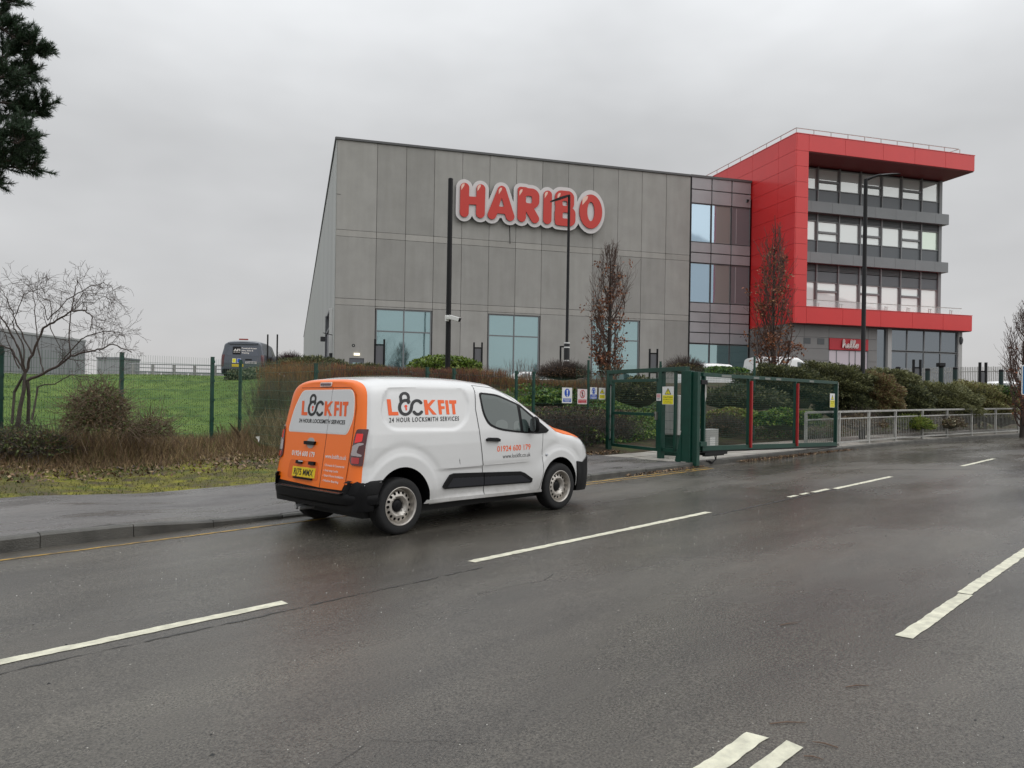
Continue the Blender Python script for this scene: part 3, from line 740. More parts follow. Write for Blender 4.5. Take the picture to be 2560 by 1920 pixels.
# glazed wall, three metres behind the front plane
GY = OF + 3.0; GL, GR = FW, 51.87
MX = [36.98, 39.11, 41.27, 43.42, 45.6, 47.67, 49.79, 51.72]
MB().box(GL, GR, GY + .3, 24, 9.1, 21.4).build('inner_wall', M_SPAN, off)
FL = [(18.32, 19.42, 21.35, 21.35), (14.10, 15.16, 16.86, 17.42), (9.22, 9.22, 11.75, 13.20)]
edges = [GL] + MX[:-1] + [GR]
def pane(x0, x1, z0, z1, m, par, y=GY + .06):
    mk('pane', [(x0, y, z0), (x1, y, z0), (x1, y, z1), (x0, y, z1)], [(0, 1, 2, 3)], m, parent=par)
def window_(x0, x1, z0, z1, mid=None, glass=None):
    f = .075; b = MB(); y0, y1 = GY - .05, GY + .1
    b.box(x0, x0 + f, y0, y1, z0, z1); b.box(x1 - f, x1, y0, y1, z0, z1); b.box(x0 + f, x1 - f, y0, y1, z0, z0 + f); b.box(x0 + f, x1 - f, y0, y1, z1 - f, z1)
    if mid: b.box(x0 + f, x1 - f, y0 - .03, y1, mid - .12, mid + .05)
    wf = b.build('window', M_MULL, off)
    g = glass or M_PGLASS
    if mid: pane(x0 + f, x1 - f, z0 + f, mid - .12, g, wf); pane(x0 + f, x1 - f, mid + .05, z1 - f, g, wf)
    else: pane(x0 + f, x1 - f, z0 + f, z1 - f, g, wf)
for fi, (zs, zb, zt_, zl) in enumerate(FL):
    for c in range(len(edges) - 1):
        x0, x1 = edges[c] + .05, edges[c + 1] - .05
        opening = c % 2 == 0
        if fi < 2:
            MB().box(x0, x1, GY, GY + .2, zs, zb - .02).build('spandrel_panel', M_SPAN, off)
            window_(x0, x1, zb, zt_ - (.12 if fi == 0 else 0), mid=(zb + .78) if opening else None, glass=M_GREENG if (fi == 1 and c == 7) else None)
            if fi == 1:
                lv = MB()
                for k in range(5): lv.box(x0, x1, GY - .02 - .02 * (k % 2), GY + .1, zt_ + .05 + k * .105, zt_ + .13 + k * .105)
                lv.build('louvre', M_LOUV, off)
        else:
            MB().box(x0, x1, GY, GY + .2, 11.78, 12.60).build('spandrel_panel', M_SPAN, off)
            window_(x0, x1, zs, 11.75, mid=11.0 if opening else None)
            lv = MB()
            for k in range(5): lv.box(x0, x1, GY - .02 - .02 * (k % 2), GY + .1, 12.66 + k * .105, 12.74 + k * .105)
            lv.build('louvre', M_LOUV, off)
for x in MX: MB().box(x - .05, x + .05, GY - .12, GY + .1, 9.2, 21.36).build('mullion', M_MULL, off)
MB().box(GR - .08, GR + .12, GY - .10, 20, 9.22, 21.38).build('corner_post', M_MULL, off)
BX = [GL, 38.1, 40.2, 42.35, 44.5, 46.65, 48.75, 50.85, 52.3]
for z0, z1 in ((17.42, 18.32), (13.22, 14.10)):
    for a, b in zip(BX[:-1], BX[1:]): MB().box(a + .008, b - .008, GY - .55, GY + .05 if b < 52 else GY + 5, z0, z1).build('band_panel', M_BAND, off)
# balcony balustrade
gm = bpy.data.materials.new('clear_glass'); gm.use_nodes = True; p = gm.node_tree.nodes['Principled BSDF']; p.inputs['Base Color'].default_value = (.9, .95, .93, 1); p.inputs['Roughness'].default_value = .02; p.inputs['Alpha'].default_value = .22
x = FW + .05
while x < 51.4:
    x1 = min(x + 2.2, 51.45); mk('balustrade_pane', [(x + .03, OF + .18, 9.24), (x1 - .03, OF + .18, 9.24), (x1 - .03, OF + .18, 9.74), (x + .03, OF + .18, 9.74)], [(0, 1, 2, 3)], gm, parent=off)
    b = MB(); b.box(x + 1.0, x + 1.05, OF + .2, OF + .24, 9.2, 9.6); b.box(x + 1.05, x + 1.35, OF + .2, OF + .24, 9.52, 9.56); b.box(x + 1.2, x + 1.24, OF + .2, OF + .24, 9.2, 9.52); b.build('balustrade_clamp', M_GALV, off); x += 2.2
MB().box(FW, 51.45, OF + .15, OF + .2, 9.745, 9.79).build('handrail', M_GALV, off)
# roof railing
rb = MB(); zR = 23.27
rb.bar((AR + .2, OF + .3, zR), (51.0, OF + .3, zR), .05, .05); rb.bar((AR + .2, OF + .3, zR), (AR + .2, 16, zR), .05, .05); rb.bar((51.0, OF + .3, zR), (51.0, OF + 5, zR), .05, .05)
rb.bar((51.0, OF + .3, zR - .05), (50.0, OF + .3, 22.9), .04, .04)
rb.build('roof_rail', M_GALV, off)
for k in range(11): MB().box(AR + .2 + k * 1.61, AR + .25 + k * 1.61, OF + .28, OF + .32, 22.8, zR - .02).build('rail_post', M_GALV, off)
for k in range(1, 11): MB().box(AR + .18, AR + .22, OF + .3 + k * 1.95, OF + .35 + k * 1.95, 22.8, zR - .02).build('rail_post', M_GALV, off)
# ground floor
GF = OF + .8
M_GFP = mat('ground_floor_panel', (.215, .205, .20), .5, var=.08, scale=.5)
for z0, z1 in ((6.89, 7.84), (5.98, 6.87), (5.05, 5.96), (2.0, 5.03)):
    for a, b in ((AR + .1, 36.4), (36.4, 38.74), (38.74, 42.55), (42.55, 43.45)):
        if a == 38.74 and z1 < 7: continue
        MB().box(a + .012, b - .012, GF, GF + .25, z0, z1).build('wall_panel', M_GFP, off)
MB().box(AR + .12, 52, GF + .26, 10, 1.8, 7.84).build('inner_wall', M_JOINT, off)
for z0, z1 in ((6.89, 7.84), (5.98, 6.87), (5.05, 5.96), (2.0, 5.03)):
    for a, b in ((GF + .02, -2.6), (-2.6, .0)): MB().box(AR + .02, AR + .1, a + .012, b - .012, z0, z1).build('wall_panel', M_GFP, off)
for a in (36.35, 37.65): MB().box(a, a + .65, GF - .02, GF + .05, 6.32, 6.8).build('wall_vent', M_LOUV, off)
MB().box(38.76, 42.52, GF - .06, GF + .1, 5.93, 6.86).build('fascia_board', mat('fascia_red', (.47, .018, .03), .4), off)
for a, b in ((38.78, 39.48), (39.53, 40.72), (40.78, 41.30), (41.35, 42.5)): MB().box(a, b, GF + .04, GF + .1, 2.0, 5.88).build('door_glass', mat('frosted_glass', (.60, .52, .56), .15), off)
for a in (38.74, 39.48, 40.72, 41.30, 42.48): MB().box(a, a + .05, GF, GF + .12, 2.0, 5.9).build('mullion', M_MULL, off)
MB().box(43.5, 44.4, GF + .12, GF + .25, 2.0, 7.84).build('dark_recess_pane', M_SMOKE, off)
MB().box(44.42, 44.80, GF - .12, GF + .25, 1.9, 7.84).build('column', mat('render_white', (.42, .41, .40), .6), off)
MB().box(51.70, 52.10, GF - .12, GF + 8, 1.9, 7.84).build('column', mat('render_white', (.42, .41, .40), .6), off)
gx = [44.80, 46.48, 48.23, 49.95, 51.70]
for a, b in zip(gx[:-1], gx[1:]):
    for z0, z1 in ((1.9, 5.98), (6.06, 7.82)):
        f = MB(); f.box(a, a + .05, GF, GF + .12, z0, z1); f.box(b - .05, b, GF, GF + .12, z0, z1); f.box(a + .05, b - .05, GF, GF + .12, z0, z0 + .05); f.box(a + .05, b - .05, GF, GF + .12, z1 - .05, z1)
        wf = f.build('window', M_MULL, off); pane(a + .05, b - .05, z0 + .05, z1 - .05, M_SMOKE, wf, GF + .06)
cd_ = MB(); cd_.tube([(51.95, OF + .7, 7.84), (51.95, OF + .7, 7.45)], .035, 8); cd_.lathe([(.02, 7.45), (.13, 7.42), (.19, 7.25), (.19, 7.05), (.17, 7.03), (.17, 6.95), (.12, 6.82), (.0, 6.76)], 18, 0, 'z', (51.95, OF + .7, 0))
cd_.build('security_camera', mat('dome_grey', (.06, .06, .065), .35), off)
# script sign: a tube bent into a word
hs_ = thing('tube_sign', 'white script tube sign on the red board above the office entrance', 'sign', (HA[0], HA[1], 0), HROT)
def bez(P, n=8):
    o = []
    for i in range(len(P) - 1):
        p0 = P[max(i - 1, 0)]; p1, p2 = P[i], P[i + 1]; p3 = P[min(i + 2, len(P) - 1)]
        for t in np.linspace(0, 1, n, endpoint=False):
            o.append(tuple(.5 * ((2 * p1[k]) + (-p0[k] + p2[k]) * t + (2 * p0[k] - 5 * p1[k] + 4 * p2[k] - p3[k]) * t * t + (-p0[k] + 3 * p1[k] - 3 * p2[k] + p3[k]) * t ** 3) for k in (0, 1)))
    return o + [P[-1]]
WORD = [(0, 2), (3, 14), (8, 40), (10, 60), (6, 66), (3, 58), (2, 30), (1, 4), (4, 20), (12, 32), (17, 26), (17, 8), (21, 4), (28, 10), (38, 26), (35, 32), (29, 24), (29, 8), (36, 3), (46, 12), (56, 46), (56, 63), (51, 60), (49, 30), (52, 6), (58, 6), (68, 30), (75, 56), (72, 64), (67, 54), (66, 22), (70, 5), (77, 8), (82, 26), (90, 31), (94, 18), (90, 5), (83, 6), (82, 22), (90, 31), (99, 28)]
wpts = [(39.95 + x * .0157, 6.10 + y * .0097) for x, y in bez(WORD, 6)]
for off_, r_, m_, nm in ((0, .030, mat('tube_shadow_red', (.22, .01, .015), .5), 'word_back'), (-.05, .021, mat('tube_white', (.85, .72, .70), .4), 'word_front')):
    if nm == 'word_front':
        # two thin outlines on either side of the stroke
        mb = MB()
        for sg in (-1, 1):
            q = []
            for i, (u, v) in enumerate(wpts):
                a = wpts[max(i - 1, 0)]; b = wpts[min(i + 1, len(wpts) - 1)]; d = Vector((b[0] - a[0], b[1] - a[1])).normalized(); q.append((u - d.y * sg * .04, GF - .17, v + d.x * sg * .04))
            mb.tube(q, .023, 5)
        mb.build(nm, m_, hs_)
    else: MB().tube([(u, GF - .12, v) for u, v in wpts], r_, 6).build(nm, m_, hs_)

# ================================================================== vans
M_VW = mat('van_white_paint', (.66, .66, .655), .22, coat=.6, var=.03, scale=1.2)
M_VO = mat('van_orange_wrap', (.92, .17, .006), .3, coat=.15)
def add_dirt(m, z0, z1):
    t = m.node_tree; p = t.nodes['Principled BSDF']; src = p.inputs['Base Color'].links[0].from_socket; c = _node(t, 'ShaderNodeTexCoord'); s_ = _node(t, 'ShaderNodeSeparateXYZ'); t.links.new(c.outputs['Object'], s_.inputs[0])
    r = _node(t, 'ShaderNodeMapRange'); r.inputs['From Min'].default_value = z1; r.inputs['From Max'].default_value = z0; t.links.new(s_.outputs['Z'], r.inputs['Value'])
    n = _node(t, 'ShaderNodeTexNoise'); n.inputs['Scale'].default_value = 7; n.inputs['Detail'].default_value = 8; n.inputs['Roughness'].default_value = .7; t.links.new(c.outputs['Object'], n.inputs['Vector'])
    k = _node(t, 'ShaderNodeMath', operation='MULTIPLY'); t.links.new(r.outputs[0], k.inputs[0]); t.links.new(n.outputs['Fac'], k.inputs[1]); k2 = _node(t, 'ShaderNodeMath', operation='MULTIPLY'); t.links.new(k.outputs[0], k2.inputs[0]); k2.inputs[1].default_value = .95
    x = _node(t, 'ShaderNodeMixRGB'); t.links.new(k2.outputs[0], x.inputs[0]); t.links.new(src, x.inputs[1]); x.inputs[2].default_value = (.20, .18, .155, 1); t.links.new(x.outputs[0], p.inputs['Base Color'])
add_dirt(M_VW, .28, .62)
M_VGLASS = mat('van_dark_glass', (.050, .070, .066), .04, spec=.9)
M_TRIM = mat('van_black_trim', (.005, .005, .0058), .5, bump=.05, bscale=400, spec=.22)
M_TRIM2 = mat('van_strip_face', (.006, .007, .012), .32)
M_GAP = mat('panel_gap', (.02, .02, .02), .8)
M_TYRE = mat('tyre_rubber', (.009, .009, .0095), .75, bump=.3, bscale=120)
M_RIM = mat('steel_rim', (.50, .47, .43), .38, metal=.75, var=.2, scale=12)
M_LRED = mat('lamp_red', (.42, .006, .008), .12, coat=.8); M_LDARK = mat('lamp_dark_red', (.07, .004, .006), .12, coat=.8)
M_LLIT = mat('lamp_lit', (.75, .012, .010), .15, emit=.12, coat=.6); M_LGREY = mat('lamp_grey', (.38, .33, .33), .15, coat=.6); M_CLEAR = mat('lamp_clear', (.5, .52, .55), .08, metal=.3, coat=.8)
M_TXTK = mat('vinyl_black', (.012, .012, .014), .4); M_TXTO = mat('vinyl_orange', (.85, .115, .012), .35); M_TXTW = mat('vinyl_white', (.80, .74, .70), .4); M_PLATE = mat('plate_yellow', (.78, .56, .01), .4)

class Body:
    """a van shell: side profile, tumblehome, plan taper, rear tilt; gives surface functions as well as the mesh"""
    def __init__(s, top, wid, tap, r0, r1, zb, dispf=None, n=3.7, b=.27, x_r=(.12, .18, .53, 1.13), rin=.17, rx=.15, tuck=.30):
        s.top = np.array(top); s.wid = np.array(wid); s.tap = np.array(tap); s.r0, s.r1, s.zb = r0, r1, zb; s.disp = dispf; s.n = n; s.b = b; s.xr_ = x_r; s.rin = rin; s.rx = rx; s.tuck = tuck
    def zt(s, x): return np.interp(x, s.top[:, 0], s.top[:, 1])
    def W(s, z): return np.interp(z, s.wid[:, 0], s.wid[:, 1])
    def T(s, x): return np.interp(x, s.tap[:, 0], s.tap[:, 1])
    def xr(s, z): a, d, z0, h = s.xr_; return a + d * np.clip((np.asarray(z, float) - z0) / h, 0, 1.1)
    def bb(s, x): return np.minimum(s.b, (s.zt(x) - s.zb) * .45)
    def y(s, x, z, disp=True):
        x = np.asarray(x, float); z = np.asarray(z, float); zt = s.zt(x); b = s.bb(x); zc = zt - b
        w_ = s.W(z) * s.T(x); q = np.clip((z - zc) / b, 0, 1); w_ = w_ * (1 - q ** s.n) ** (1 / s.n)
        if disp and s.disp is not None: w_ = w_ + s.disp(x, z)
        return w_
    def side(s, x, z, off=0.0): return (float(x), -(float(s.y(x, z)) + off), float(z))
    def rear(s, u, z, off=0.0):
        """u metres along the rear from the middle (positive to the right side, -y); wraps round the corner"""
        Wz = float(s.W(z)); flat = Wz - s.rin; xr = float(s.xr(z)); sg = 1 if u >= 0 else -1; a = abs(u)
        if a <= flat: return (xr - off, -u, float(z))
        th = min((a - flat) / (.5 * (s.rin + s.rx)), math.pi / 2)
        nx, ny = -math.cos(th), math.sin(th)
        return (xr + s.rx * (1 - math.cos(th)) + nx * off, -sg * (flat + s.rin * math.sin(th) + ny * off), float(z))
    def top_pt(s, x, y, off=0.0):
        """point on the upper shell (bonnet, windscreen) above plan position"""
        x = float(x); zt = float(s.zt(x)); b = float(s.bb(x)); zc = zt - b; w_ = float(s.W(zc + b * .5) * s.T(x)); q = min(abs(y) / w_, .985)
        return (x, float(y), zc + b * (1 - q ** s.n) ** (1 / s.n) + off)
    def mesh(s, name, mats, parent, dx=.02, orange=0, arches=(), arch_mat=None):
        xs0 = np.arange(s.r0, s.r1 - .28, dx); xs = np.concatenate([xs0, np.linspace(xs0[-1], s.r1, 14)[1:]])
        th = np.radians([0, 18, 36, 52, 66, 78]); NB, NT = 84, 16
        ql = np.sin(np.linspace(0, math.pi / 2, NT + 1)[1:]) ** (2 / s.n)
        rings = []; lab = []
        def sec(x):
            zt = float(s.zt(x)); b = float(s.bb(x)); zc = zt - b
            z = np.concatenate([np.linspace(s.zb, zc, NB), zc + b * ql]); return z, zt
        z, zt = sec(s.r0)
        base = s.y(np.full(len(z), s.r0), z); zn = (z - s.zb) / (zt - s.zb)
        for k, t in enumerate(th):
            ins = s.rin * (1 - math.sin(t)); yy = base * np.maximum(s.W(z) - ins, 0) / s.W(z); zz = z - ins * s.tuck * zn ** 8
            rings.append(np.stack([s.xr(z) + s.rx * (1 - math.cos(t)), yy, zz], 1)); lab.append(orange if k <= 3 else 0)
        for x in xs:
            z, zt = sec(x); f = max(0, 1 - (x - s.r0) / .7) ** 2
            rings.append(np.stack([x + (s.xr(z) + s.rx - s.r0) * f, s.y(np.full(len(z), x), z), z], 1)); lab.append(0)
        R = np.array(rings); nr, npz = R.shape[:2]
        V = np.concatenate([(R * [1, -1, 1]).reshape(-1, 3), R.reshape(-1, 3)]); half = nr * npz; Fc = []; mi = []
        for i in range(nr - 1):
            for k in range(npz - 1):
                a = i * npz + k; Fc.append((a, a + npz, a + npz + 1, a + 1)); a += half; Fc.append((a, a + 1, a + npz + 1, a + npz)); mi += [lab[i + 1] if i < 5 else 0] * 2
            a = i * npz
            if i: Fc.append((a, a + half, a + npz + half, a + npz)); mi.append(0)            # underside
            a = i * npz + npz - 1; Fc.append((a, a + npz, a + npz + half, a + half)); mi.append(lab[i + 1] if i < 5 else 0)
        K = 10; base_i = len(V); ring0 = R[0]; rows = []
        extra = []
        for k in range(npz):
            row = [k]
            for c in range(1, K): q = -1 + 2 * c / K; rows_p = (ring0[k, 0], ring0[k, 1] * q, ring0[k, 2]); extra.append(rows_p); row.append(base_i + len(extra) - 1)
            row.append(half + k); rows.append(row)
        V = np.concatenate([V, np.array(extra)])
        for k in range(npz - 1):
            for c in range(K): Fc.append((rows[k][c], rows[k + 1][c], rows[k + 1][c + 1], rows[k][c + 1])); mi.append(orange)
        Fc.append(tuple(rows[0]) + (half + npz, npz)); mi.append(0)
        f0 = (nr - 1) * npz; Fc.append(tuple(f0 + k for k in range(npz)) + tuple(half + f0 + k for k in range(npz - 1, -1, -1))); mi.append(0)
        o = mk(name, V, Fc, mats, mi, parent, True, 32)
        bm = bmesh.new(); bm.from_mesh(o.data); bmesh.ops.remove_doubles(bm, verts=bm.verts, dist=2e-4); bmesh.ops.dissolve_degenerate(bm, edges=bm.edges, dist=1e-5)
        bmesh.ops.recalc_face_normals(bm, faces=bm.faces); bm.to_mesh(o.data); bm.free(); o.data.set_sharp_from_angle(angle=math.radians(32))
        if arches:
            tmp = []; o.parent = None
            for (cx, cz, r) in arches:
                for sg in (-1, 1):
                    n_ = 48; V_ = [(r * math.cos(2 * math.pi * k / n_), sg * y_, r * math.sin(2 * math.pi * k / n_)) for y_ in (.50, 1.3) for k in range(n_)]
                    F_ = [tuple(range(n_)), tuple(range(2 * n_ - 1, n_ - 1, -1))] + [((k + 1) % n_, k, n_ + k, n_ + (k + 1) % n_) for k in range(n_)]
                    if sg < 0: F_ = [q[::-1] for q in F_]
                    c = mk('cut', V_, F_, arch_mat); c.location = (cx, 0, cz); tmp.append(c)
                    md = o.modifiers.new('b', 'BOOLEAN'); md.operation = 'DIFFERENCE'; md.solver = 'EXACT'; md.object = c; md.material_mode = 'TRANSFER'
            bpy.context.view_layer.update()
            dg = bpy.context.evaluated_depsgraph_get(); me = bpy.data.meshes.new_from_object(o.evaluated_get(dg)); old = o.data
            o.modifiers.clear(); o.data = me; bpy.data.meshes.remove(old)
            for c in tmp: q = c.data; bpy.data.objects.remove(c); bpy.data.meshes.remove(q)
            me.set_sharp_from_angle(angle=math.radians(32)); o.parent = parent
        return o

def surf_text(mb, s, x0, x1, z0, z1, surf, off=.003, bold=0.0, shear=0.0, spacing=1.0, m=0, sgn=1):
    V, Fc = fit_text(s, x0, x1, z0, z1, bold, shear, spacing); return mb.add([surf(sgn * u, v, off) for u, v in V], Fc, m)

# ---- wheel (axis along y, outer face towards -y)
def wheel_parts(parent, x, y, z, R=.326, name='wheel', side=-1, cheap=False):
    w_ = bpy.data.objects.new(name, None); COL.objects.link(w_); w_.parent = parent; w_.location = (x, y, z); w_.empty_display_size = .1
    if side > 0: w_.rotation_euler = (0, 0, math.pi)
    k = R / .326
    prof = [(.205, -.075), (.215, -.098), (.245, -.104), (.285, -.104), (.308, -.096), (.320, -.078), (.326, -.05)]
    tread = [(.326, -.05), (.326, -.036), (.319, -.034), (.319, -.027), (.326, -.025), (.326, -.004), (.319, -.002), (.319, .005), (.326, .007), (.326, .05)]
    back = [(.320, .078), (.308, .096), (.285, .104), (.215, .098), (.205, .075)]
    MB().lathe([(r * k, h) for r, h in prof + tread[1:] + back], 56, 0, 'y').build('tyre', M_TYRE, w_, True, 50)
    if cheap: return w_
    mb = MB()
    mb.lathe([(r * k, h) for r, h in [(.218, -.096), (.222, -.104), (.214, -.106), (.206, -.098), (.200, -.080), (.196, -.045), (.190, -.030), (.183, -.030)]], 56, 0, 'y')
    # dished disc with round holes
    n = 64; outer = [(.185 * math.cos(2 * math.pi * i / n), .185 * math.sin(2 * math.pi * i / n)) for i in range(n)]
    inner = [(.072 * math.cos(2 * math.pi * i / 32), .072 * math.sin(2 * math.pi * i / 32)) for i in range(32)]
    holes = [inner]
    for h in range(16):
        a = 2 * math.pi * h / 16; cx, cy = .153 * math.cos(a), .153 * math.sin(a)
        holes.append([(cx +   .0178 * math.cos(2 * math.pi * i / 14), cy + .0178 * math.sin(2 * math.pi * i / 14)) for i in range(14)])
    def dish(u, v, off):
        r = math.hypot(u, v); d = np.interp(r, [.07, .080, .095, .110, .125, .140, .172, .186], [-.022, -.030, -.058, -.070, -.070, -.062, -.052, -.026])
        return (u * k, d - off, v * k)
    skin(mb, outer, dish, 0, .004, 0, holes, .022)
    mb.build('rim', M_RIM, w_, True, 35)
    MB().lathe([(.19 * k, .01), (.001, .012)], 32, 0, 'y').build('hub_shadow', M_GAP, w_)
    mb = MB(); mb.lathe([(.001, -.052), (.02, -.052), (.022, -.047), (.05, -.046), (.066, -.036), (.075, -.02)], 32, 0, 'y'); mb.build('hub_cap', M_TRIM, w_, True, 40)
    return w_

# ---- the locksmith van in the road
VX0, VYC = 4.656, 7.82
van = thing('panel_van', 'white panel van with orange rear doors and padlock lettering parked at the kerb', 'van')
zref = float(rz(VX0 + 2, VYC))
van.matrix_world = Matrix.Translation((VX0, VYC, zref)) @ Matrix.Translation((2, 0, 0)) @ Matrix(((1, 0, -.01, 0), (0, 1, .0075, 0), (.01, -.0075, 1, 0), (0, 0, 0, 1))) @ Matrix.Translation((-2, 0, 0))
PAN = rounded([(.475, 1.662), (.372, 1.545), (.366, 1.345), (.55, 1.205), (1.575, 1.176), (1.745, 1.30), (1.756, 1.52), (1.69, 1.655)], [.12, .12, .1, .1, .14, .12, .1, .06], 6)
def sstep(a, b, x): u = np.clip((x - a) / (b - a), 0, 1); return u * u * (3 - 2 * u)
def vdisp(x, z):
    x, z = np.broadcast_arrays(np.asarray(x, float), np.asarray(z, float))
    d = -.022 * (1 - sstep(-.020, .022, poly_d(x, z, PAN)))
    for cx, cz, r0, r1 in ((.74, .39, .50, .59), (3.49, .36, .46, .55)):
        r = np.hypot(x - cx, z - cz); d = d + .011 * (1 - sstep(r0, r1 - .03, r)) * sstep(.2, .5, z)
        d = d - .007 * np.exp(-((r - r1 - .02) / .04) ** 2) * sstep(.6, .75, z)
    lo = sstep(1.15, 1.5, x) * (1 - sstep(2.75, 3.0, x)); d = d - .020 * lo * (1 - sstep(.685, .715, z)) * sstep(.33, .40, z)
    d = d - .010 * np.exp(-((z - 1.02) / .10) ** 2) * sstep(.6, 1.0, x) * (1 - sstep(2.7, 3.1, x)) * 0
    return d
VB_ARGS = dict(top=[(.29, 1.785), (.6, 1.808), (1.1, 1.820), (1.6, 1.818), (1.94, 1.805), (2.34, 1.768), (2.735, 1.628), (3.185, 1.362), (3.47, 1.198), (3.65, 1.15), (3.88, 1.105), (4.06, 1.055), (4.18, .995), (4.28, .90), (4.36, .75), (4.40, .60)],
          wid=[(.24, .89), (.34, .912), (.48, .925), (.85, .925), (1.0, .922), (1.15, .908), (1.35, .872), (1.55, .832), (1.75, .788), (1.9, .75)],
          tap=[(0, 1), (3.1, 1), (3.5, .99), (3.85, .97), (4.05, .94), (4.18, .895), (4.28, .83), (4.36, .73), (4.40, .60)], r0=.29, r1=4.40, zb=.31)
vb0 = Body(**VB_ARGS)
def fixp(x, z):
    """measured against a flat side; the real side leans in with height"""
    q, v = x, z
    for _ in range(3):
        k = (VYC - float(vb0.y(q, v))) / 6.9; q, v = (x + VX0) * k - VX0, EYE + (z - EYE) * k
    return (q, v)
FX = lambda P: [fixp(*p) for p in P]
PAN = FX(PAN)
vb = Body(**VB_ARGS, dispf=vdisp)
vb.mesh('body', [M_VW, M_VO, M_TRIM], van, orange=1, arches=[(.74, .375, .398), (3.49, .352, .388)], arch_mat=M_TRIM)
for p_ in van.children[0].data.polygons:
    if p_.center.x < .75 and p_.center.z < .605: p_.material_index = 2
MB().box(.35, 4.2, -.70, .70, .20, .31).build('underbody', M_GAP, van)
wr = .326
for x, y, sg in ((.73, -.803, -1), (3.515, -.803, -1), (.73, .803, 1), (3.515, .803, 1)): wheel_parts(van, x, y, wr, side=sg)
MB().tube([(.73, -.7, .30), (.73, .7, .30)], .045, 10).build('axle', M_GAP, van)
mb = MB(); mb.tube([(.06, .25, .27), (.25, .25, .27)], .03, 10); mb.tube([(.06, .16, .265), (.25, .16, .265)], .022, 10); mb.build('exhaust', mat('exhaust_steel', (.6, .6, .6), .3, metal=.8), van)

# front door on the right side, with glass, trim, handle
DOOR = [(1.80, 1.715), (1.87, 1.42), (1.955, 1.05), (2.005, .72), (2.03, .345), (2.92, .315), (3.05, .33), (3.135, .56), (3.115, .86), (3.13, 1.085), (3.02, 1.262), (2.60, 1.508), (2.34, 1.625), (2.12, 1.690)]
mb = MB(); skin(mb, FX(DOOR), vb.side, .004, .006, 0, h=.045); dr = mb.build('door', M_VW, van, True, 30)
def gapline(pts, w_=.0055, surf=vb.side, off=.0046):
    mb = MB(); V = []; Fc = []; P = []
    for a, b in zip(pts[:-1], pts[1:]):
        n = max(1, int(math.dist(a, b) / .04)); P += [(a[0] + (b[0] - a[0]) * k / n, a[1] + (b[1] - a[1]) * k / n) for k in range(n)]
    P.append(pts[-1])
    for i in range(len(P)):
        a, b = P[max(i - 1, 0)], P[min(i + 1, len(P) - 1)]; d = Vector((b[0] - a[0], b[1] - a[1])).normalized()
        V += [surf(P[i][0] - d.y * w_, P[i][1] + d.x * w_, off), surf(P[i][0] + d.y * w_, P[i][1] - d.x * w_, off)]
    Fc = [(2 * i, 2 * i + 1, 2 * i + 3, 2 * i + 2) for i in range(len(P) - 1)]
    return mb.add(V, Fc)
gapline(FX([(1.80, 1.715), (1.87, 1.42), (1.955, 1.05), (2.005, .72), (2.03, .345), (2.92, .315), (3.05, .33), (3.135, .56), (3.115, .86), (3.13, 1.085)]), .0042).build('door_gap', M_GAP, van)
gapline(FX([(1.80, 1.715), (2.12, 1.690), (2.34, 1.625), (2.60, 1.508), (3.02, 1.262)]), .003).build('door_gap', M_GAP, van)
WINO = rounded([(1.915, 1.632), (2.23, 1.610), (2.66, 1.475), (3.07, 1.232), (3.255, 1.120), (3.20, 1.085), (3.03, 1.078), (2.68, 1.100), (2.30, 1.145), (2.09, 1.215), (1.99, 1.36)], [.05, .1, .1, .05, .02, .02, .05, .2, .15, .12, .1], 5)
mb = MB(); skin(mb, FX(WINO), vb.side, .0085, .006, 0, h=.05); mb.build('window_surround', M_TRIM, dr)
WIN1 = rounded([(1.945, 1.607), (2.23, 1.583), (2.60, 1.470), (2.685, 1.122), (2.31, 1.168), (2.11, 1.235), (2.015, 1.37)], [.04, .1, .03, .03, .12, .1, .08], 5)
mb = MB(); skin(mb, FX(WIN1), vb.side, .0115, .004, 0, h=.05); mb.build('side_window', M_VGLASS, dr)
mb = MB(); skin(mb, FX(rounded([(2.665, 1.438), (2.92, 1.283), (2.885, 1.105), (2.735, 1.116)], .02, 4)), vb.side, .0115, .004, 0, h=.05); mb.build('quarter_glass', M_VGLASS, dr)
# what shows behind the glass: seat backs and the far sill, as faint lighter shapes under the tinted pane
for P in ([(2.20, 1.20), (2.24, 1.27), (2.34, 1.285), (2.43, 1.25), (2.44, 1.165), (2.30, 1.175)], [(2.54, 1.15), (2.555, 1.245), (2.62, 1.27), (2.665, 1.23), (2.67, 1.135)]):
    mb = MB(); skin(mb, FX(rounded(P, .03, 4)), vb.side, .0119, .0004, 0, h=.05); mb.build('seat', mat('seat_tint', (.10, .125, .118), .05, spec=.9), dr)
mb = MB(); skin(mb, [(2.052, 1.018), (2.275, 1.002), (2.285, 1.03), (2.24, 1.052), (2.09, 1.06), (2.05, 1.042)], vb.side, .038, .034, 0, h=.05); mb.build('handle', M_TRIM, dr, True, 30)
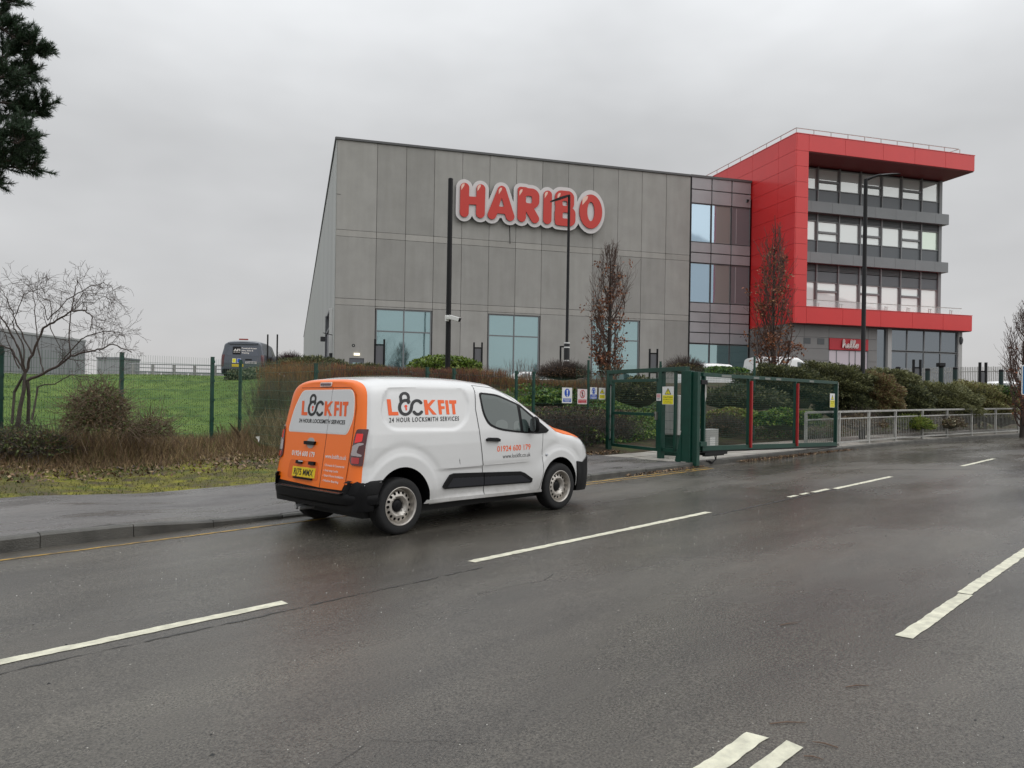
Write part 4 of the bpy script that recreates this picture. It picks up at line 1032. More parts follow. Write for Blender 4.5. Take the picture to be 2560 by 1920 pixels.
# rubbing strips
STR = [(1.335, .500), (1.36, .535), (1.455, .632), (1.52, .648), (2.69, .592), (2.77, .565), (2.905, .482), (2.90, .440), (2.88, .428), (1.37, .470)]
a, b = [p for p in STR], None
def clipx(P, x, keep_lt):
    o = []
    for i in range(len(P)):
        p, q = P[i], P[(i + 1) % len(P)]; ip = (p[0] < x) == keep_lt; iq = (q[0] < x) == keep_lt
        if ip: o.append(p)
        if ip != iq: t = (x - p[0]) / (q[0] - p[0]); o.append((x, p[1] + t * (q[1] - p[1])))
    return o
for lt, x, par in ((True, 2.008, van), (False, 2.020, dr)):
    P = clipx(STR, x, lt); mb = MB(); skin(mb, P, vb.side, .026, .03, 0, h=.05); mb.build('rubbing_strip', M_TRIM, par, True, 30)
    q = [(1.40, .487), (1.50, .590), (2.70, .540), (2.86, .463), (2.85, .444)]; P = clipx(q, x, lt); mb = MB(); skin(mb, P, vb.side, .028, .004, 0, h=.05); mb.build('strip_face', M_TRIM2, par)
mb = MB(); skin(mb, [(1.06, .325), (3.12, .285), (3.10, .325), (1.10, .365)], vb.side, .012, .02, 0, h=.06); mb.build('sill', M_VW, van, True, 30)
# mirror
mb = MB(); mc = (2.885, -1.01, 1.205)
pr = []
for t in np.linspace(-1, 1, 15):
    r_ = max(1e-3, (1 - abs(t) ** 3.2)) ** .5; pr.append((r_, t))
V = []; Fc = []; nn = 20
for r_, t in pr:
    for k in range(nn):
        a_ = 2 * math.pi * k / nn; V.append((mc[0] + .048 * r_ * math.cos(a_) - .012 * t, mc[1] - .066 * r_ * math.sin(a_), mc[2] + .112 * t))
for i in range(len(pr) - 1):
    for k in range(nn): Fc.append((i * nn + k, i * nn + (k + 1) % nn, (i + 1) * nn + (k + 1) % nn, (i + 1) * nn + k))
mb.add(V, Fc); mb.bar((2.86, -.86, 1.125), (2.87, -1.0, 1.14), .06, .05); mir = mb.build('mirror', M_TRIM, dr, True, 50)
mb = MB(); mb.add([(mc[0] - .052 + .0, mc[1] + y_, mc[2] + z_) for y_, z_ in rounded([(-.052, -.085), (.052, -.085), (.052, .085), (-.052, .085)], .04, 5)], [tuple(range(20))]); mb.build('mirror_glass', mat('mirror_face', (.30, .32, .32), .06, metal=.8), mir)
MB().lathe([(.001, -.02), (.014, -.02), (.02, -.0)], 14, 0, 'y', (3.205, vb.side(3.205, .783)[1], .783)).build('side_repeater', M_CLEAR, van)
# right front: bonnet, lamp, bumper, arch end
mb = MB()
Hp = [(3.42, -.865), (3.6, -.858), (3.85, -.835), (4.05, -.79), (4.16, -.70), (4.22, -.3), (4.23, 0), (4.22, .3), (4.16, .70), (4.05, .79), (3.85, .835), (3.6, .858), (3.42, .865), (3.45, .4), (3.47, 0), (3.45, -.4)]
skin(mb, Hp, lambda x, y, o: vb.top_pt(x, y, o), .008, .012, 0, h=.06); mb.build('bonnet', M_VO, van, True, 30)
mb = MB(); skin(mb, [(3.42, -.60), (3.37, -.2), (3.37, .2), (3.42, .60), (2.60, .56), (2.46, .3), (2.44, 0), (2.46, -.3), (2.60, -.56)], lambda x, y, o: vb.top_pt(x, y, o), .006, .01, 0, h=.06); mb.build('windscreen', M_VGLASS, van, True, 30)
for sg in (-1, 1):
    sf = (lambda u, v, o: vb.side(u, v, o)) if sg < 0 else (lambda u, v, o: (vb.side(u, v, o)[0], -vb.side(u, v, o)[1], vb.side(u, v, o)[2]))
    fl = sg > 0
    mb = MB(); skin(mb, rounded([(4.02, 1.005), (4.16, .945), (4.27, .80), (4.20, .77), (4.13, .86)], .02, 4), sf, .008, .02, 0, h=.04, flip=fl); mb.build('headlight', M_CLEAR, van, True, 30)
    mb = MB(); skin(mb, rounded([(3.875, .66), (4.05, .635), (4.20, .70), (4.34, .73), (4.395, .55), (4.395, .30), (4.18, .22), (3.90, .23), (3.895, .40)], .02, 4), sf, .02, .05, 0, h=.04, flip=fl); mb.build('front_bumper', M_TRIM, van, True, 30)
MB().box(4.30, 4.46, -.48, .48, .25, .62).build('front_bumper', M_TRIM, van, bev=.04)
mb = MB()
for z_ in (.66, .70, .74): mb.box(4.33, 4.40, -.45, .45, z_, z_ + .02)
mb.build('grille', M_TRIM, van)
# rear doors (seam right of the middle for us: larger left door)
RZ0, RZ1 = .535, 1.665
def rdoor(u0, u1, s0, s1):
    return [(u0 + s0, RZ0), (u1, RZ0), (u1 + s1, RZ1), (u0 + s0 * .0, RZ1)]
seam_u = .185
def outl(left):
    # left edge / right edge in u (positive = right side of van = towards the camera's right)
    if left: return [(-.705, .56), (seam_u - .004, .53), (seam_u - .004, 1.672), (-.50, 1.672), (-.62, 1.55), (-.70, 1.2)]
    return [(seam_u + .004, .53), (.63, .535), (.68, .62), (.69, .80), (.70, 1.2), (.69, 1.45), (.645, 1.60), (.54, 1.672), (seam_u + .004, 1.672)]
GLo = rounded([(-.46, 1.640), (-.60, 1.42), (-.655, 1.19), (-.64, 1.150), (.56, 1.152), (.60, 1.19), (.665, 1.34), (.635, 1.55), (.575, 1.645)], [.07, .1, .05, .03, .05, .08, .08, .08, .06], 5)
for left in (True, False):
    mb = MB(); skin(mb, outl(left), vb.rear, .006, .008, 0, h=.05); d_ = mb.build('rear_door', M_VO, van, True, 30)
    P = clipx(GLo, seam_u + (-.004 if left else .004), left); mb = MB(); skin(mb, P, vb.rear, .010, .006, 0, h=.06); mb.build('window_panel', mat('wrap_silver_white', (.62, .625, .63), .25, coat=.4), d_, True, 30)
    Pq = clipx(rounded([(u * 1.025, 1.4 + (z - 1.4) * 1.035) for u, z in GLo], .02, 2), seam_u + (-.004 if left else .004), left); mb = MB(); skin(mb, Pq, vb.rear, .0075, .003, 0, h=.06); mb.build('panel_border', M_TXTW, d_)
    if left:
        mb = MB(); skin(mb, rounded([(-.23, 1.028), (-.17, 1.085), (-.08, 1.085), (-.03, 1.028), (-.08, .962), (-.17, .962)], .03, 5), vb.rear, .010, .006, 0, h=.04); mb.build('handle_cup', mat('handle_cup_grey', (.40, .38, .37), .3), d_, True, 30)
        mb = MB(); skin(mb, rounded([(-.245, 1.045), (-.01, 1.045), (-.02, 1.005), (-.235, 1.005)], .012, 4), vb.rear, .036, .03, 0, h=.05); mb.build('handle', M_TRIM, d_, True, 30)
        mb = MB(); skin(mb, rounded([(-.53, .815), (.10, .815), (.13, .595), (-.55, .595)], .05, 4), vb.rear, .0085, .003, 0, h=.06); mb.build('plate_recess', mat('recess_orange', (.72, .125, .008), .35), d_)
        mb = MB(); mb.prism([(-.44, .622), (.06, .622), (.06, .736), (-.44, .736)], -.012, .006, lambda u, v, d: (float(vb.xr(v)) + d, -u, v)); pl = mb.build('number_plate', M_PLATE, d_)
        mb = MB(); V, Fc = fit_text('RJ75 MMX', -.40, .02, .642, .716, bold=.012); mb.add([(float(vb.xr(v)) - .0145, -u, v) for u, v in V], Fc); mb.build('plate_text', M_TXTK, pl)
        MB().box(.10, .125, -.02, .38, .600, .618).build('plate_edge', M_TRIM, d_)
        for u in (-.30, -.02):
            mb = MB(); skin(mb, [(u - .06, .812), (u + .06, .812), (u + .06, .775), (u - .06, .775)], vb.rear, .035, .03, 0, h=.06); mb.build('plate_lamp', M_TRIM, d_)
        mb = MB(); skin(mb, [(u_ - .05, z_) for u_, z_ in ((-.25, .812), (-.15, .812), (-.15, .800), (-.25, .800))], vb.rear, .037, .004, 0); mb.build('lamp_lens', M_CLEAR, d_)
mb = gapline([(seam_u, .53), (seam_u, 1.675)], .004, vb.rear, .007); mb.build('door_gap', M_GAP, van)
mb = gapline([(-.505, 1.676), (.54, 1.676), (.65, 1.605), (.695, 1.45), (.705, 1.2), (.695, .8), (.685, .62)], .003, vb.rear, .0065); mb.build('door_gap', M_GAP, van)
mb = MB(); skin(mb, rounded([(-.09, 1.728), (.13, 1.728), (.13, 1.700), (-.09, 1.700)], .008, 3), vb.rear, .012, .012, 0, h=.05); mb.build('brake_lamp', M_LDARK, van)
mb = MB(); skin(mb, rounded([(-.10, 1.738), (.14, 1.738), (.14, 1.690), (-.10, 1.690)], .012, 3), vb.rear, .008, .01, 0, h=.05); mb.build('lamp_frame', M_TXTW, van)
# tail lamps wrapping the corners
for sg in (1, -1):
    F_ = (lambda u, v, o: vb.rear(u, v, o)) if sg > 0 else (lambda u, v, o: (vb.rear(u, v, o)[0], -vb.rear(u, v, o)[1], vb.rear(u, v, o)[2])); fl = sg < 0
    LP = rounded([(.765, 1.215), (.745, 1.10), (.72, .92), (.72, .855), (.755, .822), (.895, .815), (.895, 1.215)], [.03, .02, .02, .03, .03, .01, .01], 4)
    mb = MB(); skin(mb, LP, F_, .014, .02, 0, h=.03, flip=fl); lm = mb.build('tail_lamp', M_LDARK, van, True, 40)
    for P, m_, o_ in (([(.775, 1.165), (.85, 1.165), (.85, 1.08), (.765, 1.06)], M_LLIT, .017), ([(.745, 1.03), (.82, 1.065), (.875, 1.06), (.87, 1.045), (.825, 1.03), (.81, .955), (.87, .935), (.87, .915), (.735, .925)], M_LGREY, .018), ([(.745, .905), (.85, .905), (.85, .835), (.76, .84)], M_LRED, .017)):
        mb = MB(); skin(mb, rounded(P, .012, 3), F_, o_, .004, 0, h=.03, flip=fl); mb.build('lamp_segment', m_, lm, True, 40)
# rear bumper: a section swept round the back
ARX = lambda z: .74 - math.sqrt(max(.01,   .388 ** 2 - (z - .375) ** 2))
def bump_path(e, x_end=.415):
    P = []; Wd = .950 + e; xr = .082 - e; r_ = .30
    P.append((x_end, -Wd)); 
    for t in np.linspace(0, math.pi / 2, 9): P.append((xr + r_ - r_ * math.sin(t) * 1.0, -(Wd - r_) - r_ * math.cos(t)))
    for q in np.linspace(-(Wd - r_), Wd - r_, 9)[1:-1]: P.append((xr - .012 * (1 - (q / Wd) ** 2), q))
    for t in np.linspace(math.pi / 2, 0, 9): P.append((xr + r_ - r_ * math.sin(t), (Wd - r_) + r_ * math.cos(t)))
    P.append((x_end, Wd)); return P
SEC = [(-.14, .345), (-.05, .352), (.0, .388), (.010, .435), (.010, .48), (-.002, .505), (-.02, .512), (-.10, .522)]
paths = [[(x, y, z) for x, y in bump_path(e, ARX(z))] for e, z in SEC]; V = []; n_ = len(paths[0])
for p in paths: V += p
Fc = [(j * n_ + i, j * n_ + i + 1, (j + 1) * n_ + i + 1, (j + 1) * n_ + i) for j in range(len(SEC) - 1) for i in range(n_ - 1)]
bp = mk('rear_bumper', V, Fc, M_TRIM, None, van, True, 40)
mb = MB(); mb.prism([(u, v) for u, v in rounded([(-.66, .505), (.70, .505), (.70, .516), (-.66, .516)], .002, 2)], .02, .10, lambda u, v, d: (d, -u, v)); mb.build('bumper_step', mat('step_grey', (.03, .028, .028), .25), bp)
for sg in (1, -1):
    P2 = [p for p in bump_path(-.010, .352) if sg * p[1] < -.70]
    if sg < 0: P2 = P2
    V = []; S2 = [(0, .50), (0, .625), (-.012, .648), (-.05, .650)]
    for e, z in S2:
        q = bump_path(.012 + e, ARX(z)); V += [(x, y, z) for x, y in q if (y < -.70 if sg > 0 else y > .70)]
    k_ = len(V) // len(S2); Fc = [(j * k_ + i, j * k_ + i + 1, (j + 1) * k_ + i + 1, (j + 1) * k_ + i) for j in range(len(S2) - 1) for i in range(k_ - 1)]
    mk('bumper_corner', V, Fc, M_TRIM, None, bp, True, 40)
    # black piece between bumper and wheel arch
# lettering -----------------------------------------------------------
def logo_units():
    """the padlock word in a 0..1 wide frame, drawn as signed distances: returns [(fn, box, mat index)]"""
    S = 1 / 1750.; f = lambda x, y: ((x - 140) * S, (775 - y) * S)
    P = lambda *q: [f(*p) for p in q]
    Ls = [P((140, 372), (232, 372), (268, 685), (410, 685), (425, 775), (188, 775)), P((1025, 380), (1112, 380), (1135, 490), (1235, 380), (1330, 380), (1180, 560), (1365, 768), (1262, 768), (1140, 610), (1155, 768), (1070, 768)),
          P((1380, 380), (1548, 380), (1560, 470), (1468, 470), (1478, 545), (1568, 545), (1572, 620), (1488, 620), (1502, 765), (1425, 765)), P((1578, 385), (1655, 385), (1700, 765), (1620, 765)), P((1680, 385), (1878, 385), (1880, 480), (1832, 480), (1865, 765), (1785, 765), (1755, 480), (1690, 480))]
    o = [((lambda Q: (lambda X, Y: poly_d(X, Y, Q)))(Q), (min(p[0] for p in Q) - .01, max(p[0] for p in Q) + .01, min(p[1] for p in Q) - .01, max(p[1] for p in Q) + .01), 0) for Q in Ls]
    th = 38 * S
    def polyl(pts):
        Q = [f(*p) for p in pts]
        def g(X, Y):
            d = np.full(X.shape, 1e9)
            for a, b in zip(Q[:-1], Q[1:]): d = np.minimum(d, seg_d(X, Y, *a, *b))
            return d - th
        return g
    arc = lambda cx, cy, rx, ry, a0, a1, n=28: [(cx + rx * math.cos(math.radians(a)), cy - ry * math.sin(math.radians(a))) for a in np.linspace(a0, a1, n)]
    ring = arc(585, 575, 142, 178, 55, 360) ; sline = [(727, 575)] + arc(862, 575, 132, 175, 180, 42)
    ring2 = polyl(ring + sline[1:]); shack = polyl([(478, 470), (470, 330)] + arc(560, 320, 95, 105, 180, 0) + [(652, 360), (655, 455)]); clow = polyl(arc(885, 575, 125, 178, 222, 318))
    g = lambda X, Y: np.minimum(np.minimum(ring2(X, Y), shack(X, Y) + 4 * S), clow(X, Y))
    b0 = f(390, 830); b1 = f(1050, 160); o.append((g, (b0[0], b1[0], b0[1], b1[1]), 1))
    kc, kb, ke = f(593, 545), f(600, 600), f(605, 635)
    kh_ = lambda X, Y: np.minimum(np.hypot(X - kc[0], Y - kc[1]) - 36 * S, seg_d(X, Y, *kb, *ke) - 20 * S)
    o.append((kh_, (kc[0] - .04, kc[0] + .04, ke[1] - .04, kc[1] + .04), 2)); return o
M_KEY = mat('vinyl_red_orange', (.80, .07, .02), .35)
LOGO = logo_units()
def put_logo(parent, mapf):
    for mi_, nm, m_ in ((0, 'logo_letter', M_TXTO), (1, 'logo_padlock', M_TXTK), (2, 'logo_keyhole', M_KEY)):
        for fn, bx, k_ in LOGO:
            if k_ == mi_: plate(MB(), fn, bx, .007, mapf, 0, None).build(nm, m_, parent)
put_logo(van, lambda u, v, d: vb.side(*fixp(.525 + u * 1.050, 1.362 - .006 * u + v * .79), .003))
mb = MB(); surf_text(mb, '24 HOUR LOCKSMITH SERVICES', .562, 1.613, 1.283, 1.336, lambda x, z, o: vb.side(*fixp(x, z), o), .003, bold=.02, spacing=1.25); mb.build('tagline_text', M_TXTK, van)
mb = MB(); surf_text(mb, '01924 600 179', 2.245, 2.875, .872, .945, vb.side, .006, bold=.012); mb.build('phone_text', M_TXTO, dr)
mb = MB(); surf_text(mb, 'www.lockfit.co.uk', 2.345, 2.872, .782, .835, vb.side, .006); mb.build('web_text', M_TXTK, dr)
mb = MB(); skin(mb, [(1.601, .80), (1.605, .82), (1.609, .79), (1.616, .75), (1.613, .75)], vb.side, .002, .002, 0, h=.05); mb.build('scratch', M_GAP, van)
put_logo(van, lambda u, v, d: vb.rear(-.445 + u * .995, 1.345 + v * .76, .0125))
mb = MB(); surf_text(mb, '24 HOUR LOCKSMITH SERVICES', -.45, .53, 1.258, 1.305, vb.rear, .0125, bold=.022); mb.build('tagline_text', M_TXTK, van)
mb = MB(); surf_text(mb, '01924 600 179', -.515, -.005, .862, .922, vb.rear, .009, bold=.028); mb.build('phone_text', M_TXTW, van)
mb = MB(); surf_text(mb, 'www.lockfit.co.uk', .222, .645, .868, .915, vb.rear, .009, bold=.016); mb.build('web_text', M_TXTW, van)
for i, (t_, u1) in enumerate((('Domestic & Commercial', .63), ('Anti-snap Locks', .52), ('Smart Home Installation', .64), ('Window Boarding', .555))):
    z_ = .778 - i * .058; mb = MB(); surf_text(mb, t_, .252, u1, z_, z_ + .026, vb.rear, .009, bold=.016)
    q = [(.222, z_ + .012), (.229, z_ + .004), (.246, z_ + .026), (.229, z_ + .012)]; mb.add([vb.rear(u, v, .009) for u, v in q], [(0, 1, 2, 3)]); mb.build('service_line', M_TXTW, van)

# ---- other vans: same builder, other tables
M_AFI = mat('van_grey_blue_paint', (.075, .085, .105), .3, coat=.4); M_VW2 = mat('van_white_paint_two', (.80, .80, .79), .25, coat=.4)
def other_van(name, label, loc, rot, paint, top, L, W_, h, tall, zb=.35, wb=(.95, 3.9), group=None):
    r = thing(name, label, 'van', loc, rot, group)
    b = Body(top=top, wid=[(.3, W_ - .03), (.5, W_), (1.1, W_), (1.3, W_ - .02), (h - .4, W_ - .09), (h - .1, W_ - .12), (h + .1, W_ - .14)], tap=[(0, 1), (L - 1.2, 1), (L - .5, .96), (L - .2, .85), (L, .6)], r0=.25, r1=L, zb=zb, x_r=(.08, .16, .9, h - 1.0), rin=.10, rx=.10, n=3.6, b=.30)
    b.mesh('body', [paint, M_TRIM], r, dx=.12, arches=[(wb[0], .38, .40), (wb[1], .38, .40)], arch_mat=M_TRIM)
    for x in wb:
        for sg in (-1, 1): wheel_parts(r, x, sg * (W_ - .13), .34, .34, side=sg, cheap=True)
    mb = MB(); x0 = L - 1.15; xt = L - 1.95
    skin(mb, [(x0 + .05, -W_ * .72), (x0 + .1, 0), (x0 + .05, W_ * .72), (xt + .1, W_ * .62), (xt, 0), (xt + .1, -W_ * .62)], lambda x, y, o: b.top_pt(x, y, o), .008, .012, 0, h=.12); mb.build('windscreen', mat('screen_glass', (.25, .28, .28), .06, spec=.8) if paint is M_VW2 else M_VGLASS, r, True, 30)
    zt_ = h - .32
    for sg in (-1, 1):
        mb = MB(); sf = lambda u, v, o: (lambda p: (p[0], p[1] if sg < 0 else -p[1], p[2]))(b.side(u, v, o))
        skin(mb, rounded([(L - 2.35, zt_), (L - 1.85, zt_ - .05), (L - 1.25, 1.22), (L - 2.35, 1.15)], .06, 4), sf, .008, .01, 0, h=.12, flip=sg > 0); mb.build('side_window', M_VGLASS, r)
    return r, b

# ================================================================== fences, gates, railing, signs, lamps
def plc(px, dep, z=None):
    p = at(px, CV, dep); return (p.x, p.y, float(gz(p.x, p.y)) if z is None else z)
FENCE_T1, FENCE_T2 = 17.6, 12.25
def s_at(px, t):       # where the sight line of a pixel column crosses a line t = const
    d = dirpx(px); return t * d.x / d.y
def mesh_panel(parent, p, q, z0, z1, zb=None, pitch=.05, r=.0024, name='mesh_panel', hp=.2, m=None, folds=True):
    """welded wire panel between two points: thin verticals and pairs of level wires"""
    p, q = Vector((p[0], p[1], 0)), Vector((q[0], q[1], 0)); L = (q - p).length; u = (q - p) / L; n_ = max(2, int(L / pitch)); segs = []
    za, zb_ = (z0, z0) if not isinstance(z0, tuple) else z0
    nrm = Vector((-u.y, u.x, 0))
    for i in range(n_ + 1):
        a = p + u * (L * i / n_); f = i / n_; lo = za + (zb_ - za) * f; hi = z1 + (zb_ - za) * f * (1 if folds else 0)
        segs.append((*a.xy, lo, *a.xy, hi, r, r))
    k = 0; z = .05
    while z < z1 - za:
        for dz in (0,):
            a, b = p + nrm * .006, q + nrm * .006; segs.append((a.x, a.y, za + z, b.x, b.y, (zb_ if folds else za) + z, r * 1.15, r * 1.15))
        z += hp
    V, Fc = twigs(np.array(segs), 4); return mk(name, V, Fc, m or M_GREEN2, None, parent, kind='stuff')
def fpost(parent, x, y, z0, z1, w_=.06, d_=.045):
    mb = MB(); mb.box(x - w_ / 2, x + w_ / 2, y - d_ / 2, y + d_ / 2, z0, z1); mb.box(x - w_ / 2 - .004, x + w_ / 2 + .004, y - d_ / 2 - .004, y + d_ / 2 + .004, z1, z1 + .015)
    for k in range(5): mb.box(x - w_ / 2 - .008, x + w_ / 2 + .008, y - d_ / 2 - .018, y - d_ / 2 - .001, z0 + .25 + k * .45, z0 + .31 + k * .45)
    return mb.build('post', M_GREEN, parent)
f1 = thing('mesh_fence', 'green wire mesh fence in front of the lawn slope on the left', 'fence')
pts = [(s_at(-230, FENCE_T1), FENCE_T1), (s_at(2, FENCE_T1), FENCE_T1), (s_at(303, FENCE_T1), FENCE_T1), (s_at(530, FENCE_T1), FENCE_T1)]
p600 = at(600, CV, dirpx(530).y and FENCE_T1 / dirpx(530).y * 1.035); pts.append((p600.x, p600.y))
p825 = at(825, CV, FENCE_T2 / dirpx(825).y + .5); pts.append((p825.x, p825.y))
tops = [2.46, 2.44, 2.43, 2.43, 2.40, 2.20]
for i, ((x, y), zt_) in enumerate(zip(pts, tops)):
    if i < 5: fpost(f1, x, y, float(gz(x, y)) - .1, zt_, .075 if i < 4 else .065)
for i in range(len(pts) - 1):
    a, b = pts[i], pts[i + 1]; n = max(1, round(math.dist(a, b) / 2.6))
    for k in range(n):
        p = (a[0] + (b[0] - a[0]) * k / n, a[1] + (b[1] - a[1]) * k / n); q = (a[0] + (b[0] - a[0]) * (k + 1) / n, a[1] + (b[1] - a[1]) * (k + 1) / n)
        zt_ = tops[i] + (tops[i + 1] - tops[i]) * (k + .5) / n
        mesh_panel(f1, p, q, max(float(gz(*p)), float(gz(*q))) + .05, zt_ - .02)
f2 = thing('mesh_fence', 'green wire mesh fence before the brown hedge with safety signs on it', 'fence')
for px in (825, 1067, 1134, 1290, 1333.5):
    s_ = s_at(px, FENCE_T2); fpost(f2, s_, FENCE_T2 + (.0 if px != 825 else .5), float(gz(s_, FENCE_T2)) - .1, 2.17 + .006 * (s_ - 8))
xs_ = [s_at(825, FENCE_T2), s_at(1067, FENCE_T2), s_at(1134, FENCE_T2), s_at(1333.5, FENCE_T2), 15.0, 16.32]
for a, b in zip(xs_[:-1], xs_[1:]): mesh_panel(f2, (a, FENCE_T2 + .02), (b, FENCE_T2 + .02), .22, 2.12, m=M_GREEN3)
f3 = thing('mesh_fence', 'low green mesh fence with dark posts on the bank top behind the gate', 'fence')
for px, dep, zt_ in ((1650, 26, 2.9), (1885, 25, 3.05), (1470, 25, 2.85)):
    p = plc(px, dep); fpost(f3, p[0], p[1], p[2], zt_, .07)
P3 = [plc(1440, 25), plc(1650, 26), plc(1885, 25)]
for a, b in zip(P3[:-1], P3[1:]):
    mesh_panel(f3, a, b, 1.3, 2.75)

# ---- pedestrian gate with its frame, and the big pillar of the vehicle gate
def zg(s, t): return float(rz(s, t) + kh(s) + .012 * (t - kt(s)))
A_, B_ = (16.34, 12.18), (15.55, 10.05)
pg = thing('pedestrian_gate', 'narrow green pedestrian gate with two wire panels and a mid rail across the path', 'gate')
gu = (Vector(B_) - Vector(A_)).normalized(); gl_ = (Vector(B_) - Vector(A_)).length
G3 = lambda a, z, o=0.0: (A_[0] + gu.x * a + gu.y * o, A_[1] + gu.y * a - gu.x * o, z)
def gbar(mb, a0, z0, a1, z1, w_, d_, m=0, o=0.0): mb.bar(G3(a0, z0, o), G3(a1, z1, o), w_, d_, m, up=(gu.x, gu.y, 0) if abs(a0 - a1) < 1e-6 else (0, 0, 1))
gtop = 2.26
mb = MB(); gbar(mb, 0, zg(*A_) - .1, 0, gtop, .12, .12); mb.build('post', M_GREEN, pg, bev=.004)
mb = MB(); gbar(mb, gl_, zg(*B_) - .1, gl_, gtop, .12, .14); mb.build('post', M_GREEN, pg, bev=.004)
mb = MB(); gbar(mb, -.06, gtop + .05, gl_ + .95, gtop + .05, .12, .10); mb.build('head_rail', M_GREEN, pg, bev=.004)
lf = bpy.data.objects.new('gate_leaf', None); COL.objects.link(lf); lf.parent = pg
a0, a1, zl, zh, zm_ = .16, gl_ - .10, .40, 2.10, 1.24
for n_, q in (('leaf_rail', (a0, zh - .03, a1, zh - .03)), ('leaf_rail', (a0, zm_, a1, zm_)), ('leaf_rail', (a0, zl, a1, zl)), ('leaf_stile', (a0 + .03, zl, a0 + .03, zh)), ('leaf_stile', (a1 - .03, zl, a1 - .03, zh))):
    mb = MB(); gbar(mb, *q, .055, .075); mb.build(n_, M_GREEN, lf, bev=.003)
for z0, z1 in ((zl + .05, zm_ - .05), (zm_ + .05, zh - .06)):
    p, q = G3(a0 + .06, 0), G3(a1 - .06, 0); mesh_panel(lf, p, q, z0, z1, pitch=.05, r=.002, hp=.05, name='leaf_mesh', m=M_GREEN3)
mb = MB()
for z in (.55, 1.15, 1.95): gbar(mb, .05, z, .15, z, .05, .06)
mb.build('hinge', M_BLACK, pg)
mb = MB(); gbar(mb, .11, .55, .11, 1.95, .014, .014, 0, .03); mb.build('closer_rod', M_GALV, pg)
mb = MB(); gbar(mb, a1 - .0, 1.12, a1 - .0, 1.31, .10, .05, 0, .06); gbar(mb, a1 - .02, 1.17, a1 - .02, 1.26, .06, .02, 1, .09); gbar(mb, a1 - .05, 1.19, a1 + .03, 1.19, .02, .03, 0, .10); mb.build('lock_box', [mat('lock_steel', (.42, .40, .36), .35, metal=.7), M_GAP], pg, bev=.004)
# filler bay between gate and pillar
mb = MB(); gbar(mb, gl_ + .10, .42, gl_ + .56, .42, .06, .08); mb.build('low_rail', M_GREEN, pg)
mb = MB(); gbar(mb, gl_ + .53, .42, gl_ + .53, gtop, .06, .06); mb.build('post', M_GREEN, pg)
mesh_panel(pg, G3(gl_ + .10, 0), G3(gl_ + .52, 0), .46, gtop, pitch=.05, r=.003, name='filler_mesh', m=M_GREEN3)
pil = thing('gate_pillar', 'thick green steel gate pillar standing at the kerb edge', 'gate pillar')
px0, py0 = 15.25, 8.99
mb = MB(); mb.box(px0 - .13, px0 + .05, py0 + .02, py0 + .25, zg(px0, py0 + .2) - .15, 2.26); mb.box(px0 - .125, px0 + .045, py0 + .25, py0 + .28, .9, 2.24); mb.build('column', M_GREEN, pil, bev=.008)
mb = MB(); mb.box(px0 - .07, px0 + .06, py0 - .12, py0 + .015, float(rz(px0, py0)) - .05, 2.24); mb.build('guide_post', M_GREEN, pil, bev=.006)
mb = MB(); mb.prism([(.22, zg(px0, 9.2) - .1), (.40, zg(px0, 9.2) - .1), (.24, .80), (.22, .9)], -.15, .05, lambda u, v, d: (px0 + d, py0 + u + .02, v)); mb.build('gusset', M_GREEN, pil)
for z in (2.02, .62):
    mb = MB(); mb.box(px0 + .065, px0 + .34, py0 - .14, py0 + .0, z - .06, z + .04); mb.build('guide_bracket', M_BLACK if z > 1 else M_GREEN, pil, bev=.005)
# vehicle gate leaf
vg = thing('vehicle_gate', 'long green three bay gate leaf with two red uprights swung back along the kerb', 'gate')
L0, L1 = (15.60, 8.98), (23.05, 8.82); lu = (Vector(L1) - Vector(L0)); ll = lu.length; lu /= ll
VG = lambda a, z, o=0.0: (L0[0] + lu.x * a + lu.y * o, L0[1] + lu.y * a - lu.x * o, z)
zb0 = lambda a: .50 - .13 * a / ll
def vbar(mb, a0_, z0_, a1_, z1_, w_, d_, m=0, o=0.0): mb.bar(VG(a0_, z0_, o), VG(a1_, z1_, o), w_, d_, m, up=(lu.x, lu.y, 0) if abs(a0_ - a1_) < 1e-6 else (0, 0, 1))
BAYS = [0, 2.12, 4.70, ll]
mb = MB(); vbar(mb, -.05, 2.19, ll, 2.19, .08, .085)
mb.build('top_rail', M_GREEN, vg, bev=.004)
mb = MB(); vbar(mb, -.05, zb0(0), ll, zb0(ll), .10, .11); mb.build('bottom_rail', M_GREEN, vg, bev=.004)
mb = MB(); vbar(mb, -.05, zb0(0) - .075, ll, zb0(ll) - .075, .09, .03); mb.build('bottom_track', M_BLACK, vg)
for a in BAYS:
    mb = MB(); vbar(mb, a + (.02 if a == 0 else -.03 if a == ll else 0), zb0(a), a + (.02 if a == 0 else -.03 if a == ll else 0), 2.15, .10 if a in (0, ll) else .07, .06); mb.build('stile', M_GREEN, vg, bev=.004)
mb = MB(); vbar(mb, ll + .04, zb0(ll) - .03, ll + .04, 2.20, .06, .07); mb.build('end_buffer', M_BLACK, vg)
mb = MB(); vbar(mb, ll - .0, zb0(ll), ll - .0, 2.2, .012, .02, 0, .05); mb.build('edge_strip', M_GALV, vg)
for a in BAYS[1:3]:
    mb = MB(); vbar(mb, a + .03, zb0(a) - .02, a + .03, 2.10, .075, .05, 0, .06); mb.build('red_upright', M_RED_UP, vg, bev=.004)
for a, b in zip(BAYS[:-1], BAYS[1:]):
    mesh_panel(vg, VG(a + .08, 0), VG(b - .06, 0), zb0((a + b) / 2) + .06, 2.14, pitch=.034, r=.0018, hp=.0508, name='gate_mesh', m=M_GREEN3, folds=False)
